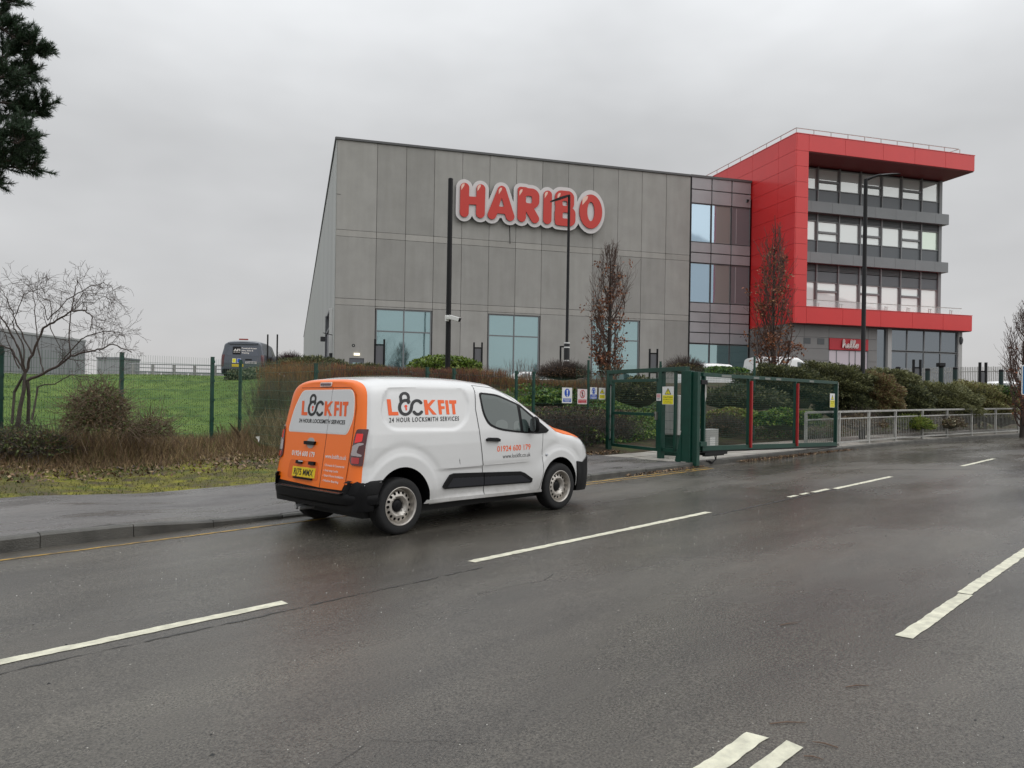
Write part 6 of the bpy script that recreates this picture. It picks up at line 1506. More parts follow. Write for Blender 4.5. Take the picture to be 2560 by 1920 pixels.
# palisade fence at the right, beyond the bank
pf = thing('palisade_fence', 'grey palisade fence beyond the bank at the far right', 'fence'); segs = []
A4, B4 = at(2225, CV, 52), at(2580, CV, 46); zt4 = at(2400, 920, 50).z
n = 84
for k in range(n): c = A4.lerp(B4, k / n); segs.append((c.x, c.y, 1.5, c.x, c.y, zt4 + rng.normal(0, .01),   .030, .024))
V, Fc = twigs(np.array(segs), 4); mk('pales', V, Fc, M_GALV, None, pf, kind='stuff')
for z in (zt4 - .3, zt4 - 1.5): MB().bar((A4.x, A4.y, z), (B4.x, B4.y, z), .05, .05).build('rail', M_GALV, pf)

# ================================================================== vegetation
M_BARK = mat('bark_grey_brown', (.085, .072, .060), .85, var=.35, scale=20); M_TWIG = mat('twig_dark', (.078, .058, .050), .8); M_TWIGR = mat('twig_reddish', (.098, .060, .048), .8); M_BARK2 = mat('bark_dark', (.040, .032, .027), .85)
def nrm(v): return v / (np.linalg.norm(v) + 1e-9)
def branch_segs(p, d, L, r, depth, out, tips, wob=.25, up=.1, kids=3, ratio=.6, ang=.6, n=4, tipr=.35):
    """recursive limb as short tapered segments"""
    q = np.array(p, float); d = nrm(np.array(d, float)); pts = [q]
    for i in range(n):
        d = nrm(d + rng.normal(0, wob, 3) * .5 + np.array([0, 0, up * .3])); q2 = q + d * L / n; r0, r1 = r * (1 - (1 - tipr) * i / n), r * (1 - (1 - tipr) * (i + 1) / n)
        out.append((*q, *q2, r0, r1)); q = q2; pts.append((q, d.copy(), r1))
    if depth <= 0: tips.append((q, d)); return
    for k in range(kids):
        i = rng.integers(1, n + 1); b, bd, br = pts[i]; side = nrm(np.cross(bd, rng.normal(size=3)))
        branch_segs(b, bd * math.cos(ang) + side * math.sin(ang) * rng.uniform(.7, 1.2), L * ratio * rng.uniform(.7, 1.15), br * .62, depth - 1, out, tips, wob, up, kids, ratio, ang, max(2, n - 1), tipr)
    tips.append((q, d))
def ppath(pts, dep, sc=1, ox=0, oy=0, dj=.0):
    o = []
    for i, p in enumerate(pts): o.append(np.array(at(ox + p[0] * sc, oy + p[1] * sc, dep + dj * i)))
    return o
# ---- the bare spreading tree at the left
tb = thing('bare_tree', 'bare spreading small tree at the left end of the mesh fence', 'tree', (0, 0, 0))
D0 = 14.6; LIMBS = [([(400, 1480), (510, 1180), (690, 770), (900, 640), (1140, 500), (1350, 480), (1470, 580), (1440, 800)], .034, -.06), ([(440, 1600), (700, 1480), (950, 1340), (1140, 1220), (1400, 1140), (1620, 1105), (1780, 1020), (2100, 1150)], .036, .05), ([(400, 1480), (320, 1330), (180, 1100), (0, 1030), (-200, 900)], .030, .04),
  ([(390, 1460), (300, 1100), (150, 780), (0, 580), (-150, 380)], .030, -.05), ([(510, 1180), (350, 850), (220, 580), (110, 290), (0, 130)], .022, .03), ([(390, 1440), (370, 1030), (240, 800), (210, 640), (390, 230), (540, 160), (800, 90)], .018, -.1), ([(700, 1480), (620, 1200), (580, 800), (555, 400), (530, 170), (370, 20)], .017, .08), ([(1130, 1210), (1100, 850), (1130, 500), (1200, 150), (1240, 0), (1330, 190), (1250, 400)], .017, .06),
  ([(760, 640), (1080, 310), (1400, 120), (1650, 40), (1780, 100), (1860, 280)], .015, -.06), ([(800, 700), (880, 920), (960, 1080), (1070, 1170)], .012, .05), ([(600, 1700), (870, 1660), (1130, 1510), (1400, 1540), (1700, 1640)], .015, .05), ([(950, 1340), (1280, 960), (1400, 890), (1650, 820), (1900, 830), (2000, 950)], .018, -.05), ([(760, 640), (700, 420), (540, 160)], .011, .0), ([(830, 620), (805, 350), (650, 270), (540, 170)], .010, 0), ([(1140, 500), (1330, 350), (1500, 370), (1650, 250), (1780, 330)], .010, -.08), ([(1140, 500), (1330, 200), (1700, 230), (1800, 500)], .010, .08), ([(1620, 1105), (1650, 880), (1600, 740)], .009, .05), ([(1780, 1020), (1900, 870), (1990, 780)], .008, .0), ([(300, 1400), (180, 1150), (60, 800), (0, 640)], .02, .06)]
segs = []; tips = []
tr = [at(44, 1070, D0), at(50, 1020, D0), at(60, 975, D0), at(62, 932, D0)]
big = [(*tr[i], *tr[i + 1],   .042 - .004 * i, .038 - .004 * i) for i in range(3)]
st2 = [at(70, 1060, D0 + .2), at(72, 990, D0 + .1), at(69, 951, D0)]; big += [(*st2[i], *st2[i + 1], .032, .028) for i in range(2)]
st3 = [at(30, 1060, D0), at(36, 980, D0 + .1), at(62, 932, D0)]; big += [(*st3[i], *st3[i + 1], .026, .022) for i in range(2)]
st4 = [at(80, 1050, D0 - .1), at(92, 985, D0), at(94, 966, D0)]; big += [(*st4[i], *st4[i + 1], .020, .016) for i in range(2)]
V, Fc = twigs(np.array(big), 8); mk('trunk', V, Fc, M_BARK, None, tb, True)
for pts, r, dj in LIMBS:
    r *= .78
    P = ppath(pts, D0, .1567, 0, 700, dj); n = len(P)
    fine = []
    for i in range(n - 1):
        for k in range(4): fine.append(P[i] + (P[i + 1] - P[i]) * k / 4 + rng.normal(0, .008, 3))
    fine.append(P[-1]); m = len(fine)
    for i in range(m - 1):
        rr = r * (1 - .72 * i / m); segs.append((*fine[i], *fine[i + 1], rr, r * (1 - .72 * (i + 1) / m)))
        if i > m * .3 and rng.random() < .85:
            d = nrm(fine[i + 1] - fine[i]); side = nrm(np.cross(d, rng.normal(size=3)))
            branch_segs(fine[i], d * .6 + side * .8 + [0, 0, .1], rng.uniform(.18, .42), rr * .38, 2, segs, tips, .45, .0, 3, .62, .75, 3)
S = np.array(segs); S[:, 6:] = np.maximum(S[:, 6:], .0022)
V, Fc = twigs(S, 4); mk('branches', V, Fc, M_TWIG, None, tb)
# ---- slim columnar trees that keep some brown leaves
M_BROWNL = [leaf_mat('oak_leaf_brown', (.23, .085, .042)), leaf_mat('oak_leaf_tan', (.31, .150, .075)), leaf_mat('oak_leaf_dark', (.12, .050, .032))]
def columnar(label, px, dep, pytop, hw, nleaf, leaf=.085, seed=1, lean=0.0):
    global rng
    rng = np.random.default_rng(seed)
    p = plc(px, dep); r = thing('columnar_tree', label, 'tree', (p[0], p[1], p[2]), 0, 'slim columnar trees'); H = at(px, pytop, dep).z - p[2]
    tk_ = []; q = np.array([0, 0, -.2]); d = np.array([lean, 0, 1.]); n = 14; pts = [q]
    for i in range(n): q = q + nrm(d + rng.normal(0, .035, 3)) * (H * .98 + .2) / n; pts.append(q)
    for i in range(n): tk_.append((*pts[i], *pts[i + 1], .095 * (1 - i / n) ** .9 + .008, .095 * (1 - (i + 1) / n) ** .9 + .007))
    V, Fc = twigs(np.array(tk_), 8); mk('trunk', V, Fc, M_BARK2, None, r, True)
    segs = []; tips = []
    for k in range(72):
        f = rng.uniform(.06, .93); i = int(f * n); b = pts[i] + (pts[i + 1] - pts[i]) * (f * n - i); a = rng.uniform(0, 2 * math.pi); rad = hw * min(1, (1 - f) * 1.5 + .12) * (.55 + .6 * min(f / .25, 1))
        out_ = np.array([math.cos(a), math.sin(a), 0]); L = rad * rng.uniform(2.2, 4.0)
        # leaves the trunk at an angle, then sweeps upwards
        c = b.copy(); dd = nrm(out_ * .75 + [0, 0, .75]); m = 6; r0 = .030 * (1 - f) + .008
        for j in range(m):
            c2 = c + dd * L / m; segs.append((*c, *c2, r0 * (1 - .8 * j / m), r0 * (1 - .8 * (j + 1) / m)))
            if j >= 1:
                for _ in range(2):
                    sd__ = nrm(np.cross(dd, rng.normal(size=3))); branch_segs(c2, dd * .8 + sd__ * .5 + [0, 0, .3], L * rng.uniform(.18, .42), r0 * .35, 1, segs, tips, .3, .5, 2, .6, .45, 3)
            dd = nrm(dd + np.array([0, 0, .30]) - out_ * .10 + rng.normal(0, .07, 3)); c = c2
        tips.append((c, dd))
    S = np.array(segs); S[:, 6:] = np.maximum(S[:, 6:], .0045); V, Fc = twigs(S, 4); mk('branches', V, Fc, M_TWIGR, None, r)
    # leaf clusters stay mostly low and on the outer twigs
    T = np.array([t[0] for t in tips]); cl = rng.choice(len(T), max(10, nleaf // 16)); P = []
    for c in T[cl]:
        if rng.random() < 1.25 * (1 - c[2] / H) ** 1.1 - .12: P.append(c + rng.normal(0, .10, (int(rng.integers(8, 26)), 3)))
    if P:
        P = np.concatenate(P); V, Fc = leaves(P, leaf, .62, 0, .4); mk('leaves', V, Fc, M_BROWNL, rng.choice(3, len(Fc), p=[.45, .25, .3]), r)
    return r
columnar('slim bare tree with brown leaves low down in front of the hall wall', 1517, 30, 602, .50, 6200, .10, 3)
columnar('slim bare tree with brown leaves in front of the red side wall', 1932, 28, 528, .48, 7000, .097, 5)
columnar('slim dark bare tree at the right edge next to the blue sign', 2556, 31, 735, .42, 1500, .10, 8)
rng = np.random.default_rng(21)
# ---- pine boughs reaching in at the top left
pt = thing('pine_tree', 'dark pine tree reaching in at the top left corner', 'tree', (0, 0, 0)); DP = 11.5
tx = at(-330, 500, DP); gzp = float(gz(tx.x, tx.y))
V, Fc = twigs(np.array([(tx.x, tx.y, gzp - .2, tx.x + .05, tx.y, 4.5, .22, .17), (tx.x + .05, tx.y, 4.5, tx.x, tx.y + .05, 9.5, .17, .10)]), 12); mk('trunk', V, Fc, M_BARK, None, pt, True)
BOUGHS = [[(-900, 380), (-300, 90), (60, 30), (250, 5)], [(-900, 420), (-300, 180), (40, 120), (110, 110)], [(-1000, 760), (-200, 560), (120, 480), (300, 420), (420, 400), (440, 450)], [(-1000, 820), (-200, 640), (100, 590), (310, 625), (375, 625)], [(-1000, 1000), (-200, 800), (120, 760), (230, 740), (275, 700)], [(-1000, 1200), (-200, 980), (150, 960), (320, 960), (430, 920), (475, 860)], [(-1000, 1300), (-300, 1080), (100, 1080), (250, 1130), (370, 1140)], [(-1000, 1500), (-200, 1250), (150, 1260), (330, 1270), (405, 1240)], [(-1000, 1550), (-200, 1390), (150, 1380), (300, 1400), (420, 1400)], [(-700, 1600), (-100, 1500), (60, 1520)], [(-900, 950), (-200, 720), (60, 640), (200, 610)], [(-900, 330), (-200, 260), (60, 230), (150, 260), (260, 340), (390, 380)], [(-900, 1100), (-200, 870), (80, 850), (260, 870), (300, 900)], [(-900, 1250), (-200, 1150), (60, 1170), (250, 1190), (330, 1110)], [(-900, 1350), (-200, 1300), (60, 1330), (240, 1340)]]
segs = []; sprays = []
for bi, pts in enumerate(BOUGHS):
    P = ppath([(x_ - 105 if x_ > 100 else x_ - 50, y_) for x_, y_ in pts], DP + rng.uniform(-.5, .5), .3012, 0, 0, rng.uniform(-.06, .06)); n = len(P); fine = []
    for i in range(n - 1):
        for k in range(5): fine.append(P[i] + (P[i + 1] - P[i]) * k / 5)
    fine.append(P[-1])
    for i in range(len(fine) - 1):
        segs.append((*fine[i], *fine[i + 1], .03 * (1 - .8 * i / len(fine)), .03 * (1 - .8 * (i + 1) / len(fine))))
        if i > 2:
            d = nrm(fine[i + 1] - fine[i])
            for _ in range(3 if i < len(fine) - 4 else 2):
                s_ = nrm(np.cross(d, rng.normal(size=3))); dd = nrm(d * .5 + s_ * .7 + [0, 0, .45]); L = rng.uniform(.10, .34); e_ = fine[i] + dd * L; segs.append((*fine[i], *e_, .006, .004)); sprays.append((fine[i] + dd * L * .3, e_))
    sprays.append((fine[-3], fine[-1]))
for k in range(34):   # the rest of the crown, round the trunk
    a = rng.uniform(0, 2 * math.pi); z_ = 4.2 + 5.6 * k / 34; d0 = np.array([math.cos(a), math.sin(a), .1])
    if np.dot(d0, np.array(R3)) > .55: d0[:2] *= -1
    L = rng.uniform(1.3, 2.6) * (1.1 - .05 * (z_ - 4.2)); c = np.array([tx.x, tx.y, z_]); d = d0.copy()
    for j in range(9):
        c2 = c + nrm(d) * L / 9; segs.append((*c, *c2, .035 * (1 - .1 * j), .035 * (1 - .1 * (j + 1))))
        if j > 1:
            for _ in range(4): s_ = nrm(np.cross(d, rng.normal(size=3))); dd = nrm(nrm(d) * .5 + s_ * .7 + [0, 0, .45]); e_ = c2 + dd * rng.uniform(.12, .42); segs.append((*c2, *e_, .006, .004)); sprays.append((c2 + dd * .05, e_))
        d = d + rng.normal(0, .12, 3) + [0, 0, -.01]; c = c2
    sprays.append((c - nrm(d) * .15, c))
V, Fc = twigs(np.array(segs), 5); mk('branches', V, Fc, M_TWIG, None, pt)
Vs = []
for a, b in sprays:
    n = 100; t = rng.uniform(0, 1, (n, 1)); base = a + (b - a) * t; ax = nrm(b - a); d = rng.normal(size=(n, 3)); d /= np.linalg.norm(d, axis=1, keepdims=True); d = d * .75 + ax * .75 + np.array([0, 0, .12]); d /= np.linalg.norm(d, axis=1, keepdims=True)
    L = rng.uniform(.055, .105, (n, 1)); w_ = np.cross(d, rng.normal(size=(n, 3))); w_ /= np.linalg.norm(w_, axis=1, keepdims=True); w_ *= .0042; Vs.append(np.stack([base - w_, base + w_, base + d * L + w_ * .4, base + d * L - w_ * .4], 1))
V = np.concatenate(Vs).reshape(-1, 3); mk('needles', V, np.arange(len(V)).reshape(-1, 4), leaf_mat('pine_needles', (0.026, 0.050, 0.024), trans=.1), None, pt)

# ---- shrubs: lumpy clouds of leaves on a dark twiggy core
def lump(d, k, amp):
    return 1 + amp * (np.sin(d[:, 0] * k + 1.3) * np.sin(d[:, 1] * k * 1.1 + .4) + .6 * np.sin(d[:, 2] * k * 1.7 + d[:, 0] * k * .8))
def blob_pts(n, c, rx, ry, rz_, k=4.2, amp=.12, thick=.22, low=-.35):
    d = rng.normal(size=(int(n * 1.7), 3)); d /= np.linalg.norm(d, axis=1, keepdims=True); d = d[d[:, 2] > low][:n]
    r = lump(d, k, amp) * (1 - np.abs(rng.normal(0, thick, len(d)))); L = d * r[:, None]
    ax, fy = np.array(R3), np.array(F3); P = np.array(c) + L[:, :1] * rx * ax + L[:, 1:2] * ry * fy + L[:, 2:3] * rz_ * np.array([0, 0, 1]); return P, d
def core(c, rx, ry, rz_, f=.78, k=4.2, amp=.12):
    n, m = 18, 10; V = []; Fc = []
    for i in range(m + 1):
        t = math.pi * i / m
        for j in range(n):
            a = 2 * math.pi * j / n; d = np.array([[math.sin(t) * math.cos(a), math.sin(t) * math.sin(a), math.cos(t)]]); r = lump(d, k, amp)[0] * f
            V.append(np.array(c) + d[0, 0] * r * rx * np.array(R3) + d[0, 1] * r * ry * np.array(F3) + np.array([0, 0, d[0, 2] * r * rz_]))
    for i in range(m):
        for j in range(n): Fc.append((i * n + j, (i + 1) * n + j, (i + 1) * n + (j + 1) % n, i * n + (j + 1) % n))
    return V, Fc
CORES = {}
def shrub(name, label, px, py, dep, hw, hh, n, size, mats, weights=None, aspect=.5, group=None, cat='shrub', corecol=(.05, .046, .026), depthf=.7, k=4.2, amp=.12, low=-.35, spray=False, twiggy=0, twcol=None, solid=True, thick=.22):
    c = at(px, py, dep); rx, rz_ = hw / FPX * dep, hh / FPX * dep; ry = max(rx * depthf, rz_ * .8) if depthf else rx
    r = thing(name, label, cat, (c.x, c.y, float(gz(c.x, c.y))), 0, group); z_ = c.z - r.location.z; c0 = (0, 0, z_)
    if corecol not in CORES: CORES[corecol] = mat('shrub_core', corecol, .95, var=.4, scale=9)
    if solid: V, Fc = core(c0, rx, ry, rz_, .80, k, amp); mk('branches', V, Fc, CORES[corecol], None, r, True)
    P, d = blob_pts(n, c0, rx, ry, rz_, k, amp, thick, low)
    if spray:
        out_ = d[:, :1] * np.array(R3) + d[:, 1:2] * np.array(F3) + d[:, 2:3] * np.array([0, 0, 1.]) * .7 + rng.normal(0, .45, (len(P), 3)); out_ /= np.linalg.norm(out_, axis=1, keepdims=True)
        sz = size * rng.uniform(.6, 1.5, (len(P), 1)); w_ = np.cross(out_, rng.normal(size=(len(P), 3))); w_ /= np.linalg.norm(w_, axis=1, keepdims=True); w_ *= sz * aspect * .5
        V = np.stack([P - w_ * .4, P + out_ * sz * .5 - w_, P + out_ * sz, P + out_ * sz * .5 + w_], 1).reshape(-1, 3); Fc = np.arange(len(V)).reshape(-1, 4)
    else: V, Fc = leaves(P, size, aspect, .15)
    mk('foliage', V, Fc, mats, rng.choice(len(mats), len(Fc), p=weights), r)
    if twiggy:
        Pt, dt = blob_pts(twiggy, c0, rx * .9, ry * .9, rz_ * .9, k, amp); e_ = Pt + (dt[:, :1] * np.array(R3) + dt[:, 1:2] * np.array(F3) + dt[:, 2:3] * np.array([0, 0, 1.3])) * (.22 if solid else .05) + rng.normal(0, .06 if solid else .20, Pt.shape)
        S = np.concatenate([Pt, e_, np.full((len(Pt), 1), .005), np.full((len(Pt), 1), .003)], 1); V, Fc = twigs(S, 3); mk('twigs', V, Fc, twcol or M_TWIG, None, r)
    return r
LM = lambda n, c, **k: leaf_mat(n, c, **k)
M_LAUREL = [LM('laurel_leaf', (0.112, 0.173, 0.027), rough=.35), LM('laurel_leaf_light', (0.195, 0.255, 0.053), rough=.35), LM('laurel_leaf_dark', (0.053, 0.090, 0.018), rough=.35)]
M_JUN = [LM('juniper_spray', (.125, .132, .054)), LM('juniper_spray_light', (.205, .205, .095)), LM('juniper_spray_dark', (.055, .066, .032))]
M_JUNO = [LM('juniper_olive', (0.184, 0.184, 0.074)), LM('juniper_olive_light', (0.298, 0.289, 0.126)), LM('juniper_rust', (0.166, 0.108, 0.056))]
M_IVY = [LM('ivy_leaf', (0.090, 0.180, 0.033), rough=.4), LM('ivy_leaf_light', (0.195, 0.262, 0.045), rough=.4), LM('ivy_leaf_dark', (0.038, 0.083, 0.021), rough=.4)]
M_BRAM = [LM('bramble_leaf', (0.106, 0.131, 0.044)), LM('bramble_leaf_brown', (0.156, 0.106, 0.060)), LM('bramble_leaf_dark', (0.056, 0.062, 0.030))]
M_GREY = [LM('grey_green_leaf', (.11, .135, .075)), LM('pale_leaf', (.25, .26, .15)), LM('grey_green_dark', (.035, .05, .025))]
M_BEECH = [LM('beech_leaf_dark', (0.093, 0.061, 0.041)), LM('beech_leaf', (0.178, 0.105, 0.061)), LM('beech_leaf_black', (0.037, 0.031, 0.022))]
shrub('laurel_hedge', 'rounded glossy green hedge behind the thick black camera pole', 1112, 918, 33, 94, 30, 5200, .17, M_LAUREL, [.45, .35, .2], .42, cat='hedge', k=6, amp=.05)
shrub('conifer_mound', 'dark low conifer mound in front of the hall corner door', 770, 921, 38, 112, 26, 9000, .14, M_JUN, [.3, .15, .55], .3, spray=True, cat='shrub')
shrub('conifer_mound', 'dark low conifer mound right under the hall door, left of the first window', 905, 925, 36, 70, 13, 3000, .13, M_JUN, [.35, .1, .55], .3, spray=True)
shrub('pale_shrub', 'pale speckled shrub hiding the wheels of the dark grey van', 632, 944, 31, 64, 24, 5000, .12, M_GREY, [.45, .25, .3], .5)
shrub('twig_bush', 'small dark reddish twig bush between the litter bin and the hall', 725, 906, 40, 32, 17, 500, .07, M_BEECH, None, .5, twiggy=1500, twcol=mat('twig_purple', (.055, .026, .026), .8), corecol=(.035, .02, .018))
shrub('clipped_shrub', 'brown clipped shrub behind the slim banded lamp', 1410, 935, 27, 66, 19, 3500, .07, M_BEECH, [.3, .5, .2], .6, twiggy=2200, k=6, amp=.05, corecol=(.045, .032, .02))
shrub('clipped_shrub', 'brown rounded shrub above the gate pillar', 1712, 923, 27.5, 48, 16, 2600, .07, M_JUNO, [.2, .2, .6], .5, twiggy=1200, k=6, amp=.05, corecol=(.045, .035, .02))
shrub('clipped_shrub', 'green rounded shrub in front of the small white van', 1810, 930, 27.5, 66, 14, 3500, .10, M_IVY, [.4, .15, .45], .5, k=6, amp=.07)
J = [(1955, 976, 26.6, 118, 60, M_JUN, [.3, .1, .6], 'dark juniper behind the far bay of the vehicle gate'), (2070, 966, 27.5, 120, 56, M_JUN, [.45, .25, .3], 'tall green juniper rising right of the vehicle gate under the red sign board'),
     (2180, 996, 27.4, 75, 64, M_JUNO, [.25, .1, .65], 'rust brown juniper patch just right of the curved arm lamp'), (2215, 950, 30, 78, 26, M_JUN, [.4, .4, .2], 'bright green juniper tuft on the crest under the smoked glass'),
     (2330, 1014, 30.8, 118, 58, M_JUN, [.40, .50, .10], 'broad olive juniper on the bank slope, largest one'), (2430, 1012, 33.0, 100, 56, M_JUNO, [.4, .5, .1], 'low olive juniper at the foot of the bank behind the railing'), (2270, 1010, 29.3, 60, 50, M_JUN, [.3, .1, .6], 'shaded juniper hollow between the rust and olive ones'), (2120, 1020, 27.0, 70, 40, M_JUN, [.25, .1, .65], 'dark low juniper beside the foot of the curved arm lamp'), (2510, 1030, 34.5, 78, 40, M_JUNO, [.5, .4, .1], 'last olive juniper before the slim tree at the right edge')]
for px, py, dep, hw, hh, ms, wt, lb in J: shrub('juniper', lb, px, py, dep, hw, hh, int(hw * hh * 5.6), .092, ms, wt, .34, 'junipers on the bank', spray=True, k=6.5, amp=.16, low=-.45, corecol=(.045, .048, .024))
shrub('green_shrub', 'small dark green shrub by the metal frame in the grey railings', 2500, 985, 33, 62, 20, 3000, .12, M_IVY, [.3, .05, .65], .5)
shrub('yellow_shrub', 'low yellow green shrub behind the middle of the guard railing', 2268, 1062, 27.3, 56, 20, 4200, .12, [LM('yellow_green_leaf', (.15, .20, .03)), LM('yellow_leaf', (.22, .24, .06)), M_IVY[2]], [.5, .3, .2], .25, spray=True)
shrub('dry_shrub', 'dry tan shrub left of the yellow green one behind the railing', 2150, 1058, 25.6, 60, 22, 2600, .09, [LM('dry_leaf', (.17, .13, .07)), LM('cream_leaf', (.42, .38, .26)), M_BRAM[1]], [.5, .12, .38], .4, twiggy=500)
shrub('dry_shrub', 'dry tan shrub with cream seed heads right of the yellow green one', 2345, 1058, 29.0, 62, 20, 2600, .09, [LM('dry_leaf_two', (.15, .13, .06)), LM('cream_leaf_two', (.42, .38, .26)), M_BRAM[1]], [.5, .1, .4], .4, twiggy=500)
shrub('bramble', 'dark tangled bramble bush right of the bare tree in front of the fence', 245, 1050, 14.6, 84, 88, 2500, .055, M_BRAM, [.35, .5, .15], .6, twiggy=1100, solid=False, thick=.5, twcol=mat('bramble_cane', (.15, .105, .068), .7), k=5, amp=.14, corecol=(.026, .024, .014), group='brambles at the left')
shrub('bramble', 'low leafy bramble under the bare tree', 50, 1115, 14.4, 120, 50, 4200, .055, M_BRAM, [.6, .35, .05], .6, twiggy=700, solid=False, thick=.5, twcol=M_BARK, k=5, amp=.14, group='brambles at the left')
shrub('bramble', 'greenish bramble patch right of the second fence post', 375, 1080, 15.6, 62, 42, 900, .045, M_BRAM, [.35, .6, .05], .6, twiggy=420, solid=False, thick=.5, twcol=bpy.data.materials['bramble_cane'], k=5, amp=.14, group='brambles at the left')
# thicket of thin upright stems
def thicket(name, label, px, dep, hw, pytop, n, mats, wt, spread=.10, r0=.007, group=None, zlow=None, top_j=.25, branch=2, cat='shrub', dt=.5):
    p = plc(px, dep); r = thing(name, label, cat, (p[0], p[1], p[2]), 0, group); H = at(px, pytop, dep).z - p[2]; W_ = hw / FPX * dep; segs = []
    for k in range(n):
        b = np.array(R3) * rng.uniform(-W_, W_) + np.array(F3) * rng.uniform(-dt, dt); b[2] = -.1 if zlow is None else zlow; h = H * (1 - top_j * rng.random() ** 1.5); d = np.array([0, 0, 1.]) + rng.normal(0, spread, 3); d = nrm(d); m = 4; c = b
        for j in range(m):
            c2 = c + nrm(d + rng.normal(0, .05, 3)) * (h + .1) / m; rr = r0 * (1 - .65 * j / m); segs.append((*c, *c2, rr, r0 * (1 - .65 * (j + 1) / m)))
            if j >= 1:
                for _ in range(branch):
                    if rng.random() < .7: e_ = c2 + nrm(d + rng.normal(0, .35, 3)) * h * rng.uniform(.12, .3); segs.append((*c2, *e_, rr * .6, rr * .35))
            c = c2
    S = np.array(segs); V, Fc = twigs(S, 3); mk('stems', V, Fc, mats, np.repeat(rng.choice(len(mats), len(S), p=wt), 3), r, kind='stuff'); return r
M_DOG = [mat('dogwood_red_brown', (0.169, 0.062, 0.041), .6), mat('dogwood_orange', (0.317, 0.142, 0.041), .6), mat('dogwood_dark', (0.081, 0.049, 0.035), .7), mat('dogwood_olive', (0.169, 0.142, 0.047), .7)]
for i, (px, top_, dep, wt, lb) in enumerate(((705, 914, 26.5, [.2, .65, .05, .1], 'orange brown upright stems left of the first post above the van'), (752, 913, 26.5, [.25, .6, .05, .1], 'orange brown upright stems above the rear corner of the van roof'), (808, 911, 27, [.5, .2, .2, .1], 'reddish upright stems just left of the first post above the van roof'), (870, 913, 28.5, [.35, .2, .2, .25], 'olive and red stems below the dark conifer mound'), (940, 916, 28.5, [.45, .15, .25, .15], 'red brown stems left of the thick camera pole'), (1010, 919, 28.5, [.55, .1, .25, .1], 'red brown stems behind the camera pole foot'), (1080, 922, 28, [.55, .1, .25, .1], 'dark red stems right of the camera pole'), (1150, 922, 28, [.5, .15, .25, .1], 'dark red stems between the two twin fence posts'), (1220, 925, 28, [.4, .2, .2, .2], 'red and tan stems above the van cab'), (1300, 940, 28, [.2, .35, .1, .35], 'tan stems behind the pair of posts beside the van windscreen'), (1400, 950, 28.5, [.1, .4, .1, .4], 'tan stems behind the blue exclamation sign'), (1490, 945, 28.5, [.3, .2, .4, .1], 'brown stems behind the signs next to the gate'))):
    thicket('dogwood', lb, px, dep, 48, top_, 420, M_DOG, wt, .07, .0085, 'upright stemmed dogwoods behind the fence', branch=1, dt=.7)
thicket('twiggy_shrub', 'sparse olive twig bush behind the fence just left of the van', 692, 20.5, 46, 955, 420, [M_TWIG, mat('twig_olive', (.135, .105, .05), .7)], [.5, .5], .22, .006, branch=3)
thicket('bare_shrub', 'cut back bare stems in front of the middle hall window', 1300, 30, 34, 903, 40, [M_TWIG, M_DOG[0]], [.6, .4], .16, .009, 'bare cut shrubs before the hall', branch=2)
thicket('bare_shrub', 'bare stems left of the slim banded lamp', 1372, 29, 16, 908, 26, [M_TWIG, M_DOG[0]], [.6, .4], .2, .008, 'bare cut shrubs before the hall', branch=2)
thicket('bare_shrub', 'bare stems low under the middle window beside the roof of a car', 1230, 31, 26, 916, 40, [M_TWIG, M_DOG[0]], [.5, .5], .15, .008, 'bare cut shrubs before the hall', branch=2)
# the dark beech hedge behind the signs
hg = thing('beech_hedge', 'dark brown bare hedge behind the mesh fence and the pedestrian gate', 'hedge', (0, 0, 0)); segs = []; P = []
def hedge_fill(s0, s1, t0, t1, ztop, nst, nlf):
    for k in range(nst):
        s_ = rng.uniform(s0, s1); t_ = rng.uniform(t0, t1); z0 = float(gz(s_, t_)); c = np.array([s_, t_, z0]); d = nrm(np.array([rng.normal(0, .35), rng.normal(0, .35), 1])); h = (ztop - z0) * rng.uniform(.55, 1.02)
        for j in range(4):
            c2 = c + nrm(d + rng.normal(0, .28, 3)) * h / 4; segs.append((*c, *c2, .008 * (1 - .17 * j), .008 * (1 - .17 * (j + 1))))
            for _ in range(3): e_ = c2 + nrm(rng.normal(0, 1, 3) + [0, -.3, .4]) * rng.uniform(.1, .28); segs.append((*c2, *e_, .004, .0025))
            c = c2
    q = np.stack([rng.uniform(s0, s1, nlf), rng.uniform(t0 - .1, t1, nlf), rng.uniform(0, 1, nlf)], 1); q[:, 2] = gz(q[:, 0], q[:, 1]) + (ztop - gz(q[:, 0], q[:, 1])) * (1 - q[:, 2] ** 1.6); P.append(q)
hedge_fill(9.2, 16.1, 12.45, 13.6, 1.38, 900, 9000); hedge_fill(16.1, 18.6, 12.7, 13.6, 1.30, 260, 2600)
V, Fc = twigs(np.array(segs), 3); mk('stems', V, Fc, M_TWIG, None, hg); P = np.concatenate(P); V, Fc = leaves(P, .05, .6, 0); mk('leaves', V, Fc, M_BEECH, rng.choice(3, len(Fc), p=[.5, .14, .36]), hg)
mb = MB(); mb.box(9.3, 16.0, 12.95, 13.5, .0, 1.12); mb.box(16.05, 18.4, 13.1, 13.5, .0, 1.05); mb.build('inner_thicket', mat('hedge_core', (0.036, 0.027, 0.020), .95, var=.5, scale=11, bump=1, bscale=20), hg)
